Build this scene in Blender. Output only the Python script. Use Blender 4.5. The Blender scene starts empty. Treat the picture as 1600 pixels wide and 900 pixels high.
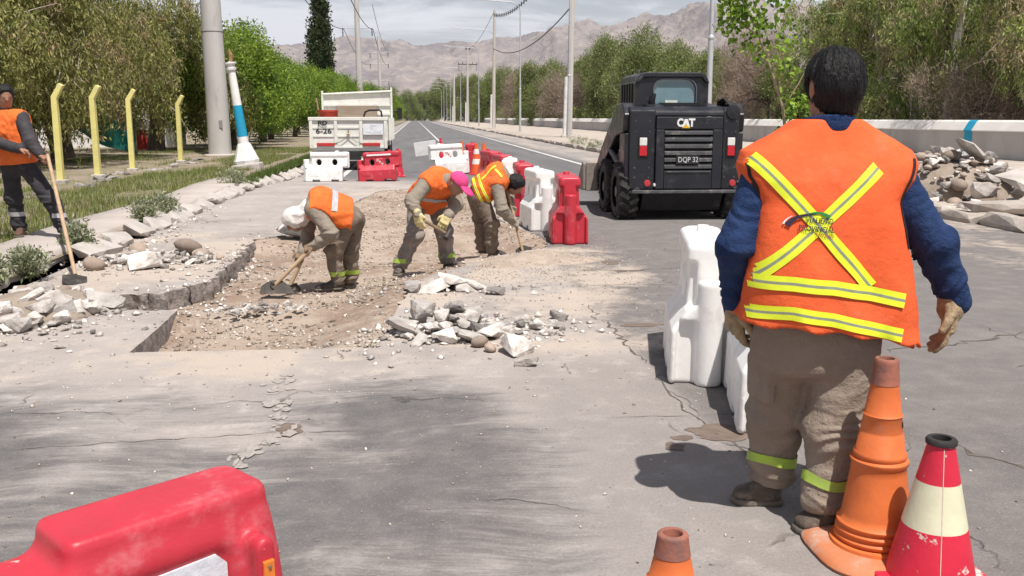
import bpy, bmesh, math, random
import numpy as np
from mathutils import Vector, Matrix, Euler
from mathutils.bvhtree import BVHTree

S = bpy.context.scene
COL = S.collection
R = math.radians
PI = math.pi

# ------------------------------------------------------------------ camera
cam = bpy.data.cameras.new('camera')
cam.lens = 36.0 * 1450 / 1600
cam.sensor_width = 36
cam.clip_start = 0.05
cam.clip_end = 40000
camo = bpy.data.objects.new('camera', cam)
COL.objects.link(camo)
camo.location = (0, 0, 1.5)
camo.rotation_euler = (R(90 - 10.395), 0, R(-5.887))
S.camera = camo

# ------------------------------------------------------------------ light
SUN_ELEV, SHX, SHY = 65.0, -0.15, 0.43            # shadows fall left and away from the camera
SUN_STRENGTH, SKY_STRENGTH, EXPOSURE = 5.0, 0.05, 0.36
CLOUDS = 1
sd = Vector((SHX, SHY, -1)).normalized()          # direction the light travels
sun = bpy.data.lights.new('sun', 'SUN')
sun.energy = SUN_STRENGTH
sun.angle = R(0.6)
sun.color = (1.0, 0.955, 0.89)
suno = bpy.data.objects.new('sun', sun)
COL.objects.link(suno)
suno.rotation_euler = sd.to_track_quat('-Z', 'Y').to_euler()
suno.location = (10, -20, 60)

world = bpy.data.worlds.new('World')
S.world = world
world.use_nodes = True
wn = world.node_tree
wn.nodes.clear()
sky = wn.nodes.new('ShaderNodeTexSky')
sky.sky_type = 'NISHITA'
sky.sun_disc = False
sky.sun_elevation = math.asin(-sd.z)
sky.sun_rotation = math.atan2(-sd.x, -sd.y)
sky.altitude = 700
sky.air_density = 1.0
sky.dust_density = 3.0
bg = wn.nodes.new('ShaderNodeBackground')
bg.inputs['Strength'].default_value = SKY_STRENGTH
wo = wn.nodes.new('ShaderNodeOutputWorld')
tc = wn.nodes.new('ShaderNodeTexCoord')
# thin, streaky cloud over the whole dome
sep = wn.nodes.new('ShaderNodeSeparateXYZ')
wn.links.new(tc.outputs['Generated'], sep.inputs[0])
zc = wn.nodes.new('ShaderNodeMath'); zc.operation = 'MAXIMUM'; zc.inputs[1].default_value = 0.0
wn.links.new(sep.outputs['Z'], zc.inputs[0])
za = wn.nodes.new('ShaderNodeMath'); za.operation = 'ADD'; za.inputs[1].default_value = 0.16
wn.links.new(zc.outputs[0], za.inputs[0])
dv = wn.nodes.new('ShaderNodeVectorMath'); dv.operation = 'DIVIDE'
cb = wn.nodes.new('ShaderNodeCombineXYZ')
for i in range(3):
    wn.links.new(za.outputs[0], cb.inputs[i])
wn.links.new(tc.outputs['Generated'], dv.inputs[0])
wn.links.new(cb.outputs[0], dv.inputs[1])
cn = wn.nodes.new('ShaderNodeTexNoise')
cn.inputs['Scale'].default_value = 1.7
cn.inputs['Detail'].default_value = 8
cn.inputs['Roughness'].default_value = 0.6
cn.inputs['Distortion'].default_value = 0.5
wn.links.new(dv.outputs[0], cn.inputs['Vector'])
mr = wn.nodes.new('ShaderNodeMapRange'); mr.interpolation_type = 'SMOOTHSTEP'
mr.inputs['From Min'].default_value = 0.40
mr.inputs['From Max'].default_value = 0.62
mr.inputs['To Min'].default_value = 0.06      # optical depth of the thin cloud sheet seen straight up
mr.inputs['To Max'].default_value = 0.20
wn.links.new(cn.outputs['Fac'], mr.inputs['Value'])
mx = wn.nodes.new('ShaderNodeMix'); mx.data_type = 'RGBA'
# seen at a slant the same sheet is thicker: cover = 1 - exp(-depth / sin(elevation))
zb = wn.nodes.new('ShaderNodeMath'); zb.operation = 'ADD'; zb.inputs[1].default_value = 0.02
wn.links.new(zc.outputs[0], zb.inputs[0])
dq = wn.nodes.new('ShaderNodeMath'); dq.operation = 'DIVIDE'
wn.links.new(mr.outputs[0], dq.inputs[0]); wn.links.new(zb.outputs[0], dq.inputs[1])
ng = wn.nodes.new('ShaderNodeMath'); ng.operation = 'MULTIPLY'; ng.inputs[1].default_value = -1.0
wn.links.new(dq.outputs[0], ng.inputs[0])
ex = wn.nodes.new('ShaderNodeMath'); ex.operation = 'EXPONENT'
wn.links.new(ng.outputs[0], ex.inputs[0])
cv = wn.nodes.new('ShaderNodeMath'); cv.operation = 'SUBTRACT'; cv.inputs[0].default_value = 1.0
wn.links.new(ex.outputs[0], cv.inputs[1])
wn.links.new(cv.outputs[0], mx.inputs[0])
wn.links.new(sky.outputs[0], mx.inputs[6])
mx.inputs[7].default_value = (17.5, 17.7, 18.6, 1)
wn.links.new(mx.outputs[2], bg.inputs['Color'])
wn.links.new(bg.outputs[0], wo.inputs['Surface'])

S.view_settings.view_transform = 'Standard'
S.view_settings.look = 'None'
S.view_settings.exposure = EXPOSURE
S.view_settings.gamma = 1.0
S.view_settings.use_curve_mapping = False
S.render.engine = 'CYCLES'
S.cycles.use_denoising = True
S.cycles.max_bounces = 6
S.cycles.diffuse_bounces = 3
S.cycles.glossy_bounces = 3
S.cycles.transmission_bounces = 4
S.cycles.volume_bounces = 0
S.cycles.caustics_reflective = False
S.cycles.caustics_refractive = False

# ------------------------------------------------------------------ noise (numpy)
_rs = np.random.RandomState(7)
_TAB = _rs.rand(32, 32, 32)


def vnoise(p):
    """value noise 0..1 at an (N,3) array"""
    i = np.floor(p).astype(np.int64)
    f = p - i
    f = f * f * (3 - 2 * f)
    i &= 31
    j = (i + 1) & 31
    x0, y0, z0 = i[:, 0], i[:, 1], i[:, 2]
    x1, y1, z1 = j[:, 0], j[:, 1], j[:, 2]
    fx, fy, fz = f[:, 0], f[:, 1], f[:, 2]
    T = _TAB
    a = T[x0, y0, z0] * (1 - fx) + T[x1, y0, z0] * fx
    b = T[x0, y1, z0] * (1 - fx) + T[x1, y1, z0] * fx
    c = T[x0, y0, z1] * (1 - fx) + T[x1, y0, z1] * fx
    d = T[x0, y1, z1] * (1 - fx) + T[x1, y1, z1] * fx
    return (a * (1 - fy) + b * fy) * (1 - fz) + (c * (1 - fy) + d * fy) * fz


def fbm(p, oct=4, gain=0.5):
    p = np.asarray(p, float)
    s = np.zeros(len(p)); a = 1.0; t = 0.0
    for o in range(oct):
        s += a * vnoise(p * (2.0 ** o) + 17.3 * o)
        t += a; a *= gain
    return s / t


def ridged(p, oct=5, gain=0.5):
    s = np.zeros(len(p)); a = 1.0; t = 0.0
    for o in range(oct):
        n = 1 - np.abs(2 * vnoise(p * (2.0 ** o) + 9.1 * o) - 1)
        s += a * n * n; t += a; a *= gain
    return s / t


def sstep(a, b, x):
    t = np.clip((x - a) / (b - a), 0, 1)
    return t * t * (3 - 2 * t)


# ------------------------------------------------------------------ node helpers
def nd(nt, t, ins=None, **props):
    n = nt.nodes.new(t)
    for k, v in props.items():
        setattr(n, k, v)
    for k, v in (ins or {}).items():
        if hasattr(v, 'is_linked'):
            nt.links.new(v, n.inputs[k])
        else:
            n.inputs[k].default_value = v
    return n


def c4(c):
    return (c[0], c[1], c[2], 1)


def noise(nt, vec, scale, detail=4, rough=0.55, dist=0.0):
    return nd(nt, 'ShaderNodeTexNoise', {'Vector': vec, 'Scale': scale, 'Detail': detail, 'Roughness': rough, 'Distortion': dist}).outputs['Fac']


def mapr(nt, v, a, b, c=0.0, d=1.0):
    return nd(nt, 'ShaderNodeMapRange', {'Value': v, 'From Min': a, 'From Max': b, 'To Min': c, 'To Max': d}, interpolation_type='SMOOTHSTEP').outputs[0]


def mth(nt, op, a, b=0.0):
    return nd(nt, 'ShaderNodeMath', {0: a, 1: b}, operation=op).outputs[0]


def mixc(nt, f, a, b, blend='MIX'):
    n = nd(nt, 'ShaderNodeMix', {0: f}, data_type='RGBA', blend_type=blend)
    for k, v in ((6, a), (7, b)):
        if hasattr(v, 'is_linked'):
            nt.links.new(v, n.inputs[k])
        else:
            n.inputs[k].default_value = c4(v)
    return n.outputs[2]


def scl(nt, vec, s, loc=(0, 0, 0), rot=(0, 0, 0)):
    return nd(nt, 'ShaderNodeMapping', {'Vector': vec, 'Scale': s, 'Location': loc, 'Rotation': rot}).outputs[0]


def newmat(name):
    m = bpy.data.materials.new(name)
    m.use_nodes = True
    nt = m.node_tree
    nt.nodes.clear()
    out = nt.nodes.new('ShaderNodeOutputMaterial')
    p = nt.nodes.new('ShaderNodeBsdfPrincipled')
    nt.links.new(p.outputs[0], out.inputs[0])
    return m, nt, p


MATS = {}


def surf(name, c1, c2=None, scale=6.0, rough=0.8, bump=0.0, bscale=40.0, metal=0.0, spec=0.3, dirt=None,
         world=False, coat=0.0, island=0.0, rvar=0.1, wear=None, objvar=0.0, stretch=(1, 1, 1)):
    """general procedural material: two-tone noise, fine bump, dirt patches, worn spots"""
    if name in MATS:
        return MATS[name]
    m, nt, p = newmat(name)
    if world:
        vec = nd(nt, 'ShaderNodeNewGeometry').outputs['Position']
    else:
        vec = nd(nt, 'ShaderNodeTexCoord').outputs['Object']
    if stretch != (1, 1, 1):
        vec = scl(nt, vec, stretch)
    c2 = c2 or tuple(x * 0.8 for x in c1)
    f = mapr(nt, noise(nt, vec, scale, 5, 0.6), 0.3, 0.7)
    col = mixc(nt, f, c1, c2)
    if island:
        g = nd(nt, 'ShaderNodeNewGeometry').outputs['Random Per Island']
        hsv = nd(nt, 'ShaderNodeHueSaturation', {'Hue': mapr(nt, g, 0, 1, 0.5 - 0.03 * island, 0.5 + 0.03 * island),
                 'Value': mapr(nt, g, 0, 1, 1 - 0.45 * island, 1 + 0.45 * island), 'Saturation': 1.0, 'Color': col})
        col = hsv.outputs[0]
    if objvar:
        g = nd(nt, 'ShaderNodeObjectInfo').outputs['Random']
        hsv = nd(nt, 'ShaderNodeHueSaturation', {'Value': mapr(nt, g, 0, 1, 1 - objvar, 1 + objvar), 'Color': col})
        col = hsv.outputs[0]
    rg = mapr(nt, noise(nt, vec, scale * 2.3, 4), 0.3, 0.7, max(rough - rvar, 0.05), min(rough + rvar, 1))
    if dirt:
        dc, amt, ds = dirt
        df = mapr(nt, noise(nt, vec, ds, 7, 0.68), 0.62 - 0.3 * amt, 0.80 - 0.2 * amt)
        col = mixc(nt, mth(nt, 'MULTIPLY', df, min(1, 0.45 + amt * 0.5)), col, dc)
        rg = mth(nt, 'MAXIMUM', rg, mth(nt, 'MULTIPLY', df, 0.85))
    if wear:
        wc, lo, ws = wear
        wf = mapr(nt, noise(nt, vec, ws, 8, 0.72), lo, lo + 0.04)
        col = mixc(nt, wf, col, wc)
    nt.links.new(col, p.inputs['Base Color'])
    nt.links.new(rg, p.inputs['Roughness'])
    p.inputs['Metallic'].default_value = metal
    p.inputs['Specular IOR Level'].default_value = spec
    p.inputs['Coat Weight'].default_value = coat
    if bump:
        b = nd(nt, 'ShaderNodeBump', {'Strength': min(1.0, bump), 'Distance': 0.02, 'Height': noise(nt, vec, bscale, 6, 0.65)})
        nt.links.new(b.outputs[0], p.inputs['Normal'])
    MATS[name] = m
    return m


def leafmat(name, c1, c2, c3=None, amt3=0.0, trans=0.45, big=0.5):
    """foliage: colour varies leaf by leaf and clump by clump; some light passes through"""
    m, nt, p = newmat(name)
    geo = nd(nt, 'ShaderNodeNewGeometry')
    g = geo.outputs['Random Per Island']
    pos = nd(nt, 'ShaderNodeTexCoord').outputs['Object']
    n1 = noise(nt, pos, big, 3)
    col = mixc(nt, mapr(nt, mth(nt, 'ADD', mth(nt, 'MULTIPLY', g, 0.5), mth(nt, 'MULTIPLY', n1, 0.5)), 0.25, 0.75), c1, c2)
    if c3:
        n2 = noise(nt, pos, big * 1.7, 4, 0.6, 0.4)
        col = mixc(nt, mapr(nt, n2, 0.62 - amt3 * 0.25, 0.7 - amt3 * 0.15), col, c3)
    hs = nd(nt, 'ShaderNodeHueSaturation', {'Value': mapr(nt, g, 0, 1, 0.65, 1.35), 'Color': col}).outputs[0]
    nt.links.new(hs, p.inputs['Base Color'])
    p.inputs['Roughness'].default_value = 0.5
    p.inputs['Specular IOR Level'].default_value = 0.25
    tr = nd(nt, 'ShaderNodeBsdfTranslucent', {'Color': hs})
    ms = nd(nt, 'ShaderNodeMixShader', {0: trans, 1: p.outputs[0], 2: tr.outputs[0]})
    out = [n for n in nt.nodes if n.type == 'OUTPUT_MATERIAL'][0]
    nt.links.new(ms.outputs[0], out.inputs[0])
    MATS[name] = m
    return m


# ------------------------------------------------------------------ object helpers
def setp(o, label=None, cat=None, group=None, kind=None):
    if label: o['label'] = label
    if cat: o['category'] = cat
    if group: o['group'] = group
    if kind: o['kind'] = kind
    return o


def thing(name, label, cat, loc=(0, 0, 0), rz=0.0, group=None, kind=None, rot=None):
    o = bpy.data.objects.new(name, None)
    o.empty_display_size = 0.2
    COL.objects.link(o)
    o.location = loc
    o.rotation_euler = rot if rot else (0, 0, rz)
    return setp(o, label, cat, group, kind)


def mkobj(name, me, mat=None, parent=None, loc=(0, 0, 0), rot=(0, 0, 0), scale=None):
    o = bpy.data.objects.new(name, me)
    COL.objects.link(o)
    o.location = loc
    o.rotation_euler = rot
    if scale:
        o.scale = scale
    if parent:
        o.parent = parent
    if mat is not None and not me.materials:
        for m in (mat if isinstance(mat, (list, tuple)) else [mat]):
            me.materials.append(m)
    return o


def npmesh(name, V, Fq, smooth=False):
    """mesh from numpy verts and an (M,k) face array"""
    V = np.asarray(V, np.float32); Fq = np.asarray(Fq, np.int32)
    me = bpy.data.meshes.new(name)
    me.vertices.add(len(V))
    me.vertices.foreach_set('co', V.ravel())
    k = Fq.shape[1]
    me.loops.add(Fq.size)
    me.loops.foreach_set('vertex_index', Fq.ravel())
    me.polygons.add(len(Fq))
    me.polygons.foreach_set('loop_start', np.arange(0, Fq.size, k, dtype=np.int32))
    if smooth:
        me.polygons.foreach_set('use_smooth', np.ones(len(Fq), bool))
    me.update(calc_edges=True)
    return me


def copytree(o, parent=None, **props):
    c = o.copy()
    COL.objects.link(c)
    c.parent = parent
    for ch in list(o.children):
        copytree(ch, c)
    for k, v in props.items():
        c[k] = v
    return c


class MB:
    """collects boxes, prisms, tubes and lathes into one mesh"""

    def __init__(s):
        s.v = []; s.f = []; s.m = []

    def add(s, vs, fs, mi=0):
        b = len(s.v)
        s.v += [tuple(v) for v in vs]
        for f in fs:
            s.f.append([b + i for i in f]); s.m.append(mi)
        return s

    def box(s, c, d, rot=None, mi=0, taper=None):
        hx, hy, hz = d[0] / 2, d[1] / 2, d[2] / 2
        tx, ty = taper or (1, 1)
        vs = [Vector((x * (tx if z > 0 else 1), y * (ty if z > 0 else 1), z)) for z in (-hz, hz) for x, y in ((-hx, -hy), (hx, -hy), (hx, hy), (-hx, hy))]
        if rot:
            M = Euler(rot).to_matrix()
            vs = [M @ v for v in vs]
        c = Vector(c)
        return s.add([v + c for v in vs], [(0, 3, 2, 1), (4, 5, 6, 7), (0, 1, 5, 4), (1, 2, 6, 5), (2, 3, 7, 6), (3, 0, 4, 7)], mi)

    def bb(s, x0, x1, y0, y1, z0, z1, mi=0):
        return s.box(((x0 + x1) / 2, (y0 + y1) / 2, (z0 + z1) / 2), (x1 - x0, y1 - y0, z1 - z0), None, mi)

    def tube(s, pts, rad, n=10, mi=0, cap=True):
        pts = [Vector(p) for p in pts]
        if not isinstance(rad, (list, tuple)):
            rad = [rad] * len(pts)
        rings = []
        up = None
        for i, p in enumerate(pts):
            t = (pts[min(i + 1, len(pts) - 1)] - pts[max(i - 1, 0)]).normalized()
            if up is None:
                up = Vector((0, 0, 1)) if abs(t.z) < 0.9 else Vector((1, 0, 0))
            a = t.cross(up)
            if a.length < 1e-4:
                a = t.cross(Vector((0.3, 1, 0.2)))
            a.normalize()
            b = a.cross(t).normalized()
            up = b
            rings.append([p + rad[i] * (math.cos(2 * PI * k / n) * a + math.sin(2 * PI * k / n) * b) for k in range(n)])
        vs = [v for r in rings for v in r]
        fs = []
        for i in range(len(pts) - 1):
            for k in range(n):
                fs.append((i * n + k, (i + 1) * n + k, (i + 1) * n + (k + 1) % n, i * n + (k + 1) % n))
        if cap:
            fs.append(tuple(range(n))); fs.append(tuple(reversed(range((len(pts) - 1) * n, len(pts) * n))))
        return s.add(vs, fs, mi)

    def lathe(s, prof, n=24, c=(0, 0, 0), mi=0, axis='z', close=True):
        """prof: list of (r, h)"""
        vs = []
        for r, h in prof:
            for k in range(n):
                a = 2 * PI * k / n
                x, y = r * math.cos(a), r * math.sin(a)
                q = (x, y, h) if axis == 'z' else ((h, x, y) if axis == 'x' else (y, h, x))
                vs.append((q[0] + c[0], q[1] + c[1], q[2] + c[2]))
        fs = []
        for i in range(len(prof) - 1):
            for k in range(n):
                fs.append((i * n + k, i * n + (k + 1) % n, (i + 1) * n + (k + 1) % n, (i + 1) * n + k))
        if close:
            if prof[0][0] > 1e-5: fs.append(tuple(reversed(range(n))))
            if prof[-1][0] > 1e-5: fs.append(tuple(range((len(prof) - 1) * n, len(prof) * n)))
        return s.add(vs, fs, mi)

    def prism(s, poly, axis, a, b, mi=0):
        """poly: 2D loop; extruded along axis from a to b. axis 'x': poly=(y,z); 'y': poly=(x,z); 'z': poly=(x,y)"""
        def P(q, h):
            return {'x': (h, q[0], q[1]), 'y': (q[0], h, q[1]), 'z': (q[0], q[1], h)}[axis]
        n = len(poly)
        vs = [P(q, a) for q in poly] + [P(q, b) for q in poly]
        fs = [tuple(range(n)), tuple(reversed(range(n, 2 * n)))] + [(i, n + i, n + (i + 1) % n, (i + 1) % n) for i in range(n)]
        return s.add(vs, fs, mi)

    def build(s, name, mats, parent=None, loc=(0, 0, 0), rot=(0, 0, 0), smooth=None, bevel=0.0, seg=2):
        me = bpy.data.meshes.new(name)
        me.from_pydata(s.v, [], s.f)
        for m in (mats if isinstance(mats, (list, tuple)) else [mats]):
            me.materials.append(m)
        for p, mi in zip(me.polygons, s.m):
            p.material_index = mi
        bm = bmesh.new(); bm.from_mesh(me)
        bmesh.ops.recalc_face_normals(bm, faces=bm.faces)
        if bevel:
            ed = [e for e in bm.edges if len(e.link_faces) == 2 and e.calc_face_angle(0) > 0.5]
            bmesh.ops.bevel(bm, geom=ed, offset=bevel, segments=seg, profile=0.5, affect='EDGES', clamp_overlap=True)
        bm.to_mesh(me); bm.free()
        if smooth is not None:
            me.polygons.foreach_set('use_smooth', np.ones(len(me.polygons), bool))
            try:
                me.set_sharp_from_angle(angle=R(smooth))
            except Exception:
                pass
        return mkobj(name, me, None, parent, loc, rot)


def surface_nets(Fv, org, h):
    """smooth polygon surface of the zero level of a sampled distance field"""
    nx, ny, nz = Fv.shape
    ins = Fv < 0
    corners = [(i, j, k) for i in (0, 1) for j in (0, 1) for k in (0, 1)]
    def sl(A, c):
        return A[c[0]:nx - 1 + c[0], c[1]:ny - 1 + c[1], c[2]:nz - 1 + c[2]]
    cnt = sum(sl(ins, c).astype(np.int8) for c in corners)
    act = (cnt > 0) & (cnt < 8)
    idx = np.argwhere(act)
    ids = -np.ones(act.shape, np.int64)
    ids[act] = np.arange(len(idx))
    acc = np.zeros((len(idx), 3)); n = np.zeros(len(idx))
    for c in corners:
        for ax in range(3):
            if c[ax] == 0:
                d = list(c); d[ax] = 1
                va = Fv[idx[:, 0] + c[0], idx[:, 1] + c[1], idx[:, 2] + c[2]]
                vb = Fv[idx[:, 0] + d[0], idx[:, 1] + d[1], idx[:, 2] + d[2]]
                m = (va < 0) != (vb < 0)
                t = np.where(m, va / np.where(m, va - vb, 1), 0)
                p = np.zeros((len(idx), 3)); p[:] = c
                p[:, ax] += t
                acc[m] += p[m]; n[m] += 1
    V = (idx + acc / n[:, None]) * h + np.asarray(org)
    quads = []
    for ax in range(3):
        a, b = (ax + 1) % 3, (ax + 2) % 3
        s0 = [slice(1, -1)] * 3; s0[ax] = slice(0, -1)
        s1 = [slice(1, -1)] * 3; s1[ax] = slice(1, None)
        A = ins[tuple(s0)]; B = ins[tuple(s1)]
        ed = np.argwhere(A != B)
        if not len(ed):
            continue
        flip = A[ed[:, 0], ed[:, 1], ed[:, 2]]
        base = ed.copy()
        base[:, a] += 1; base[:, b] += 1
        def cell(da, db):
            q = base.copy(); q[:, a] += da; q[:, b] += db
            return ids[q[:, 0], q[:, 1], q[:, 2]]
        q = np.stack([cell(-1, -1), cell(0, -1), cell(0, 0), cell(-1, 0)], 1)
        q[~flip] = q[~flip][:, ::-1]
        quads.append(q)
    return V, np.concatenate(quads)


def sdf_mesh(name, fn, lo, hi, h, mat, parent=None, base=(0, 0, 0), smooth_it=0):
    # sampled finely only in blocks that a coarse pass finds near the surface
    lo = np.array(lo, float) - 2 * h; hi = np.array(hi, float) + 2 * h
    B = 5
    nb = np.ceil(((hi - lo) / h + 1) / B).astype(int)
    n = nb * B
    cb = np.stack(np.meshgrid(*[np.arange(k) for k in nb], indexing='ij'), -1).reshape(-1, 3)
    Fc = fn(lo + (cb * B + (B - 1) / 2) * h)
    band = np.abs(Fc) < B * h * 1.25 + 0.03
    Fv = np.repeat(np.repeat(np.repeat(Fc.reshape(nb), B, 0), B, 1), B, 2)
    loc = np.stack(np.meshgrid(*[np.arange(B)] * 3, indexing='ij'), -1).reshape(-1, 3)
    ci = (cb[band][:, None] * B + loc[None]).reshape(-1, 3)
    if len(ci):
        Fv[ci[:, 0], ci[:, 1], ci[:, 2]] = fn(lo + ci * h)
    V, Q = surface_nets(Fv, lo, h)
    me = npmesh(name, V - np.array(base), Q, True)
    return mkobj(name, me, mat, parent)


# distance-field primitives on (N,3) arrays
def cone_(p, a, b, r1, r2):
    a = np.asarray(a, float); b = np.asarray(b, float)
    ab = b - a
    t = np.clip(((p - a) @ ab) / max(ab @ ab, 1e-9), 0, 1)
    return np.linalg.norm(p - a - t[:, None] * ab, axis=1) - (r1 + (r2 - r1) * t)


def ell_(p, c, r, rot=None):
    q = p - np.asarray(c, float)
    if rot is not None:
        q = q @ np.array(rot)
    r = np.asarray(r, float)
    k0 = np.linalg.norm(q / r, axis=1)
    k1 = np.linalg.norm(q / (r * r), axis=1) + 1e-9
    return k0 * (k0 - 1) / k1


def rbox_(p, c, half, rad, rot=None):
    q = p - np.asarray(c, float)
    if rot is not None:
        q = q @ np.array(rot)
    q = np.abs(q) - (np.asarray(half, float) - rad)
    return np.linalg.norm(np.maximum(q, 0), axis=1) + np.minimum(q.max(1), 0) - rad


def smin(a, b, k):
    h = np.clip(0.5 + 0.5 * (b - a) / k, 0, 1)
    return b * (1 - h) + a * h - k * h * (1 - h)


def smax(a, b, k):
    return -smin(-a, -b, k)


def euler3(rx, ry, rz):
    return np.array(Euler((rx, ry, rz)).to_matrix())

# ================================================================== THE SETTING
rng = np.random.RandomState(11)
random.seed(5)

# ---- far ground sheet, below everything
gm = surf('dry_ground', (0.30, 0.25, 0.20), (0.22, 0.19, 0.15), 0.05, 0.95, 0.3, 3.0, world=True)
me = npmesh('ground', [(-9000, -400, -0.6), (9000, -400, -0.6), (9000, 12000, -0.6), (-9000, 12000, -0.6)], [(0, 1, 2, 3)])
setp(mkobj('ground', me, gm), kind='structure')

# ---- mountains: a ridged range about 5 km away, following the skyline of the photograph's valley
SKY = [(-60, 3.6), (-45, 3.2), (-30, 3.4), (-24.09, 3.3), (-20.79, 3.5), (-16.0, 3.71), (-10.88, 3.93), (-7.29, 4.11), (-6.19, 4.34), (-4.71, 4.58), (-3.67, 4.75), (-2.67, 4.53), (-1.73, 4.51), (-0.6, 4.56), (0.16, 4.30), (0.99, 4.42), (2.06, 4.36), (3.4, 4.4), (4.36, 4.58), (5.89, 4.77), (7.03, 5.03), (7.99, 5.21), (8.63, 5.53), (9.7, 5.58), (11.03, 5.42), (11.97, 5.55), (13.47, 5.71), (14.95, 6.05), (16.42, 6.45), (18.23, 6.8), (20.73, 6.6), (24.24, 6.2), (30.77, 5.9), (35.53, 6.2), (48, 5.2), (60, 4.6)]
na, nr = 620, 120
az = np.linspace(-56, 56, na)
rr = np.linspace(0, 1, nr)
A, Q = np.meshgrid(az, rr, indexing='ij')
crest = np.interp(A, [a for a, _ in SKY], [e for _, e in SKY])
Dc = 5600 - 900 * sstep(6, 18, A)
D0 = Dc - 2600
D = D0 + (Dc - D0) * Q * 1.35
X = D * np.sin(np.radians(A)); Y = D * np.cos(np.radians(A))
Hc = Dc * np.tan(np.radians(crest))
P3 = np.stack([X.ravel() / 520, Y.ravel() / 900, np.zeros(X.size)], 1)
rg_ = ridged(P3 * [1.5, 1.0, 1], 6, 0.55).reshape(X.shape)
rg2 = ridged(P3 * 2.7 + 5, 5, 0.6).reshape(X.shape)
prof = np.clip(Q / 0.74, 0, None)
up_ = np.where(prof < 1, prof ** 1.15, 1 - (prof - 1) * 1.6)
Z = Hc * up_ * (0.80 + 0.36 * rg_ * np.minimum(prof * 1.3, 1)) + Hc * 0.16 * (rg2 - 0.5) * np.minimum(prof * 2, 1) * (prof < 1.2)
# keep the crest on the wanted elevation
el = np.degrees(np.arctan2(Z - 1.5, D))
corr = crest[:, :1] / np.maximum(el.max(1, keepdims=True), 0.1)
k = np.ones(25) / 25
cs = np.convolve(np.pad(corr[:, 0], 12, mode='edge'), k, 'valid')
Z = Z * (0.45 * corr + 0.55 * cs[:, None])
Z[:, 0] = -30
V = np.stack([X.ravel(), Y.ravel(), Z.ravel()], 1)
ii = np.arange(na * nr).reshape(na, nr)
Fq = np.stack([ii[:-1, :-1], ii[1:, :-1], ii[1:, 1:], ii[:-1, 1:]], -1).reshape(-1, 4)
m, nt, p = newmat('mountain_rock')
pos = nd(nt, 'ShaderNodeNewGeometry').outputs['Position']
n1 = noise(nt, scl(nt, pos, (0.0022, 0.0022, 0.0045)), 1.0, 9, 0.62, 0.6)
n2 = noise(nt, scl(nt, pos, (0.012, 0.012, 0.012)), 1.0, 8, 0.7, 0.4)
col = mixc(nt, mapr(nt, n1, 0.36, 0.64), (0.31, 0.265, 0.25), (0.195, 0.17, 0.18))
col = mixc(nt, mapr(nt, n2, 0.45, 0.70), col, (0.40, 0.335, 0.295))
nt.links.new(col, p.inputs['Base Color'])
p.inputs['Roughness'].default_value = 0.95
p.inputs['Specular IOR Level'].default_value = 0.1
nt.links.new(nd(nt, 'ShaderNodeBump', {'Strength': 0.9, 'Distance': 35.0, 'Height': n2}).outputs[0], p.inputs['Normal'])
setp(mkobj('mountains', npmesh('mountains', V, Fq, True), m), kind='structure')

# ---- road: near part a fine grid with the excavation cut out of it
PIT = [(-1.87, 6.08), (-1.88, 6.9), (-1.90, 7.42), (-2.35, 7.55), (-2.62, 7.72), (-2.72, 8.12), (-2.45, 8.20), (-2.22, 8.14), (-2.08, 8.45), (-1.92, 8.78), (-1.95, 9.6), (-1.98, 10.6), (-2.02, 11.9), (-1.75, 12.15), (-1.55, 12.9),
       (-1.45, 14.5), (-1.1, 17.0), (-0.75, 19.6), (0.1, 20.3), (0.9, 20.2), (1.12, 17.0), (1.25, 13.5), (1.5, 12.2), (1.62, 11.3), (1.5, 10.75), (1.0, 10.25), (0.55, 9.55), (0.15, 8.95), (-0.07, 8.55), (-0.17, 7.3), (-0.27, 6.05)]
PITN = np.array(PIT)


def in_poly(px, py, poly):
    c = np.zeros(px.shape, bool)
    n = len(poly)
    for i in range(n):
        x0, y0 = poly[i]; x1, y1 = poly[(i + 1) % n]
        t = ((y0 > py) != (y1 > py)) & (px < (x1 - x0) * (py - y0) / (y1 - y0 + 1e-12) + x0)
        c ^= t
    return c


def poly_near(px, py, poly):
    """distance to and nearest point on the loop"""
    best = np.full(px.shape, 1e9); bx = np.zeros(px.shape); by = np.zeros(px.shape)
    n = len(poly)
    for i in range(n):
        x0, y0 = poly[i]; x1, y1 = poly[(i + 1) % n]
        dx, dy = x1 - x0, y1 - y0
        t = np.clip(((px - x0) * dx + (py - y0) * dy) / (dx * dx + dy * dy), 0, 1)
        qx, qy = x0 + t * dx, y0 + t * dy
        d = np.hypot(px - qx, py - qy)
        u = d < best
        best[u] = d[u]; bx[u] = qx[u]; by[u] = qy[u]
    return best, bx, by


RX0, RX1 = -3.55, 8.0
hx = 0.045
gx = np.concatenate([np.arange(RX0, RX1, hx), [RX1]])
gy = np.concatenate([[-12, -6, -3, -1, 0, 0.8], np.arange(1.4, 13.0, hx), np.arange(13.0, 22.5, 0.09), np.geomspace(22.6, 700, 60)])
GX, GY = np.meshgrid(gx, gy, indexing='ij')
P2 = np.stack([GX.ravel(), GY.ravel(), np.zeros(GX.size)], 1)
near = (GY > 1.3) & (GY < 30)
wob = (fbm(P2 * 1.1, 3) - 0.5).reshape(GX.shape)
GZ = 0.0 * wob
cxm = 0.5 * (GX[:-1, :-1] + GX[1:, 1:]); cym = 0.5 * (GY[:-1, :-1] + GY[1:, 1:])
hole = in_poly(cxm, cym, PIT)
ii = np.arange(GX.size).reshape(GX.shape)
quads = np.stack([ii[:-1, :-1], ii[1:, :-1], ii[1:, 1:], ii[:-1, 1:]], -1)
keep = quads[~hole]
hv = np.zeros(GX.size, bool); hv[quads[hole].ravel()] = True
kv = np.zeros(GX.size, bool); kv[keep.ravel()] = True
bv = hv & kv
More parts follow.
